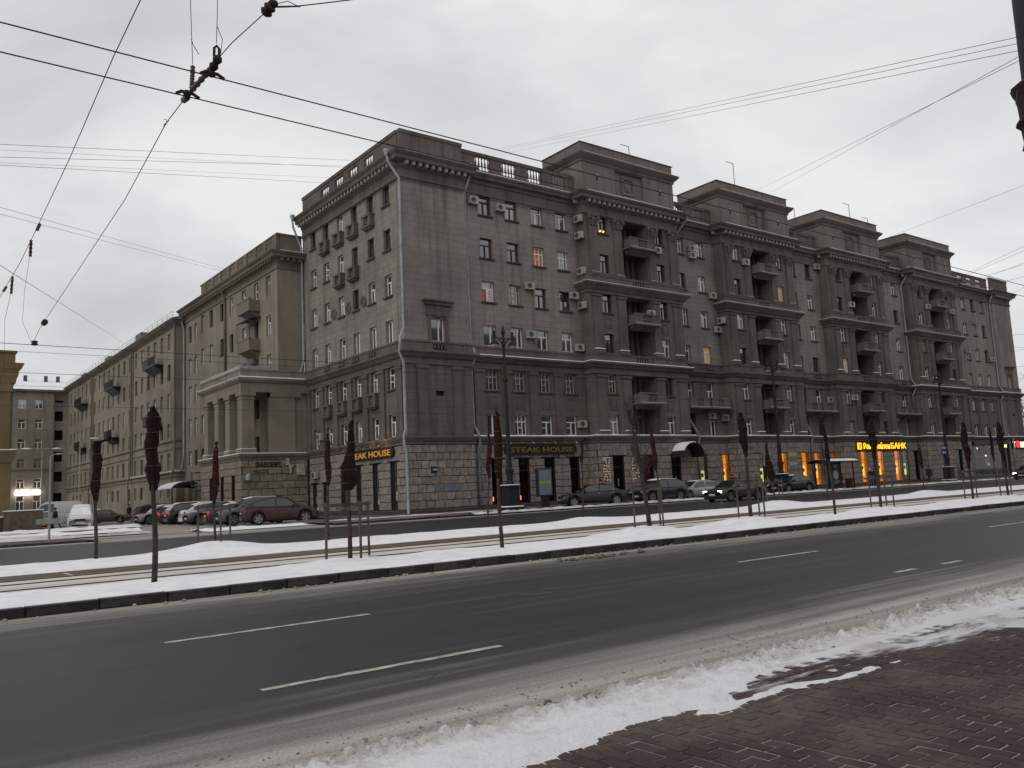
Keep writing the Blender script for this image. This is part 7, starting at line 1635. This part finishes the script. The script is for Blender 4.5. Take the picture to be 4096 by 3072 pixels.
# cross-span with its hangers
sp2 = empty('cross_span', (2.6, 8.5, 6.0), 'cross span wire with clustered insulators carrying the two trolley wires', 'span wire')
b = MB(); b.tube([(2.82, 7.14, 6.03), (2.72, 7.75, 5.99), (2.68, 8.1, 5.95)], .005, 5); b.tube([(2.63, 9.05, 5.9), (2.68, 9.9, 5.98), (2.9, 12.8, 6.0), (3.1, 17.5, 6.02), (3.32, 23.2, 6.0), (3.38, 24.35, 5.92)], .0055, 5)
b.tube([(2.84, 7.06, 6.05), (3.07, 7.0, 6.1), (3.31, 6.9, 6.16), (3.52, 6.8, 6.21), (5.0, 6.0, 6.6), (8.35, 2.9, 7.6)], .006, 5); b.tube([(2.85, 7.06, 6.07), (2.98, 7.0, 6.12), (3.07, 7.0, 6.105)], .004, 4); b.tube([(2.85, 7.05, 6.04), (2.95, 7.02, 6.06), (3.1, 6.99, 6.1)], .004, 4); b.tube([(2.84, 7.04, 6.07), (2.85, 7.0, 6.6)], .004, 4)
b.tube([(2.62, 8.68, 6.15), (2.57, 8.6, 6.9), (2.5, 8.4, 8.2)], .004, 4); b.tube([(2.72, 8.22, 6.2), (2.7, 8.1, 6.8), (2.55, 7.9, 8.0)], .004, 4)
lp = [Vector((2.72, 8.2, 6.38)), Vector((2.775, 8.2, 6.25)), Vector((2.76, 8.21, 6.1)), Vector((2.72, 8.22, 6.0))]; b.tube(lp, .004, 4); b.tube([(2.6, 8.66, 6.42), (2.62, 8.66, 6.36), (2.68, 8.66, 6.27)], .004, 4)
b.tube([(2.68, 9.78, 5.965), (2.65, 9.86, 5.945), (2.66, 9.92, 5.94), (2.685, 9.9, 5.97), (2.67, 9.84, 6.0), (2.64, 9.84, 6.0)], .004, 4); part('span_wire', b, M_WIRE, sp2)
def insul(p, q, r, k, m, nm='insulator'):
    p, q = Vector(p), Vector(q); pts = []; rr = []
    for i in range(k * 2 + 1): pts.append(p.lerp(q, i / (2 * k))); rr.append(r * (.62 if i % 2 == 0 else 1))
    part(nm, MB().tube(pts, rr, 9), m, sp2, smooth=True)
M_INS = mat('porcelain_brown', (.045, .02, .016), rough=.4, spec=.5); M_RUSTI = mat('rust_iron', (.03, .02, .022), (.05, .03, .026), 20, .8)
insul((2.66, 8.18, 5.9), (2.6, 8.66, 5.84), .034, 5, M_INS); insul((2.615, 8.7, 5.88), (2.625, 8.69, 6.14), .028, 8, M_INS); insul((2.61, 8.82, 5.84), (2.63, 9.05, 5.9), .036, 3, M_INS)
insul((2.66, 8.18, 5.88), (2.69, 8.05, 5.97), .05, 2, M_RUSTI); insul((2.82, 7.16, 6.02), (2.84, 7.05, 6.06), .06, 2, M_RUSTI); insul((2.85, 7.1, 6.1), (2.87, 7.02, 6.07), .045, 1, M_RUSTI)
b = MB(); b.tube([(2.69, 8.2, 5.92), (2.71, 8.21, 6.0)], .022, 6); b.tube([(2.71, 8.21, 6.0), (2.692, 8.21, 6.06), (2.695, 8.21, 6.14), (2.72, 8.21, 6.17), (2.745, 8.21, 6.14), (2.742, 8.21, 6.06), (2.715, 8.21, 6.0)], .014, 6); part('turnbuckle', b, M_RUSTI, sp2)
for x, y in ((2.66, 8.19), (2.58, 8.74)):
    b = MB(); b.tube([(x - .11, y, 5.815), (x - .06, y, 5.85), (x + .06, y, 5.85), (x + .13, y, 5.815)], .018, 6); b.sphere((x, y, 5.84), (.045, .035, .04), 8, 6); part('wire_clamp', b, M_RUSTI, sp2)
insul((3.38, 24.35, 5.9), (3.38, 24.35, 5.78), .09, 2, M_RUSTI); insul((3.3, 22.2, 6.0), (3.31, 22.55, 6.0), .07, 2, M_RUSTI)
sp1 = empty('thin_cross_span', (2.1, 12, 6.4), 'thin span wire with two hanging rod insulators crossing the upper left sky', 'span wire')
b = MB(); b.tube([(1.9, 6.5, 6.42), (1.97, 8.17, 6.4), (2.0, 9.41, 6.4), (2.12, 12.5, 6.38), (2.23, 16.1, 6.39), (2.3, 18.6, 6.4), (2.32, 20.9, 6.42), (2.35, 24, 6.45), (2.4, 30, 6.6)], .0055, 5)
b.tube([(2.29, 17.3, 6.2), (2.5, 19.5, 6.0), (2.8, 22, 5.9), (3.3, 24.3, 5.86)], .004, 4); b.tube([(2.36, 20.3, 6.2), (2.5, 22.5, 6.0), (2.9, 26, 5.9), (3.3, 29.4, 5.84)], .005, 4); part('span_wire', b, M_WIRE, sp1)
for p, q in (((2.26, 16.95, 6.4), (2.28, 17.15, 6.16)), ((2.33, 19.9, 6.42), (2.35, 20.2, 6.14)), ((2.24, 15.9, 6.39), (2.25, 16.2, 6.39)), ((2.33, 20.9, 6.42), (2.33, 21.3, 6.43))):
    part('insulator', MB().tube([Vector(p).lerp(Vector(q), i / 8) for i in range(9)], [.03 * (.7 if i % 2 else 1) for i in range(9)], 8), M_INS, sp1)
# telecom lines from roof to roof
GR = 'thin telecom lines strung between roofs'
def fromroof(a, dirpt, r, label): wire(a, dirpt, r, label, 0.0, GR, 'telecom_line', M_WIREF, 24)

for i, (a, b_) in enumerate((((29.0, 56.71, 27.4), (4.0, 39.09, 16.73)), ((29.0, 56.75, 26.81), (4.0, 39.03, 16.46)), ((29.0, 56.74, 26.93), (4.0, 38.96, 16.13)), ((29.0, 60.43, 26.79), (4.0, 38.87, 15.75)), ((29.0, 59.82, 27.01), (4.0, 38.9, 15.87)))):
    a, b_ = Vector(a), Vector(b_); fromroof(a, a + (b_ - a) * 1.7, .010 if i in (2, 3, 0) else .006, 'thin line running left from the corner house parapet, %s of five' % ('topmost', 'second', 'third', 'lowest', 'fourth')[i])
for i, (a, b_) in enumerate((((26.9, 79.43, 24.0), (4.0, 38.46, 13.83)), ((26.9, 80.3, 24.0), (4.0, 38.39, 13.53)))):
    a, b_ = Vector(a), Vector(b_); fromroof(a, a + (b_ - a) * 1.6, .009, '%s of two thin lines ending on the portico house parapet' % ('upper', 'lower')[i])
fromroof((26, 115.5, 22.9), (1, 27.3, 9.7), .012, 'faint thin line running to the long beige house roof')
for i, (a, b_) in enumerate((((36.46, 50.2, 27.2), (8.38, 2.93, 5.46)), ((36.81, 50.2, 27.2), (8.38, 2.94, 5.4)), ((37.52, 50.2, 27.2), (8.38, 2.94, 5.33)), ((72.72, 53.2, 29.9), (8.38, 2.94, 5.27)), ((70.46, 53.2, 29.9), (8.38, 2.94, 5.23)))):
    fromroof(a, b_, .0032, 'thin line from the near mast to the %s' % ('corner parapet, topmost of three', 'corner parapet, middle of three', 'corner parapet, lowest of three', 'second roof tower, upper of two', 'second roof tower, lower of two')[i])
for i, (a, b_) in enumerate((((97.58, 52, 29.6), (83.07, 30, 26.87)), ((117.75, 53, 27.2), (81.35, 30, 20.9)), ((117.89, 53, 27.1), (81.23, 30, 20.47)), ((120.07, 53, 27.1), (80.85, 30, 19.17)), ((122.7, 53, 27.2), (80.9, 30, 19.33)), ((126.1, 53, 27.2), (80.52, 30, 18.02)), ((127, 50, 25.3), (80.23, 30, 17.02)), ((126.7, 50, 19.79), (79.01, 30, 12.76)), ((126.6, 50, 17.94), (78.67, 30, 11.58)), ((126.79, 50, 17.46), (78.62, 30, 11.41)), ((126.74, 50, 15.27), (78.19, 30, 9.91)))):
    a, b_ = Vector(a), Vector(b_); fromroof(a, a + (b_ - a) * 2.2, .013, 'thin line running right from the %s' % ('fourth roof tower', 'far parapet, topmost of the bunch', 'far parapet, second of the bunch', 'far parapet, third of the bunch', 'far parapet, fourth of the bunch', 'far parapet, fifth of the bunch', 'far corner cornice', 'far corner wall, topmost of four', 'far corner wall, second of four', 'far corner wall, third of four', 'far corner wall, lowest of four')[i])
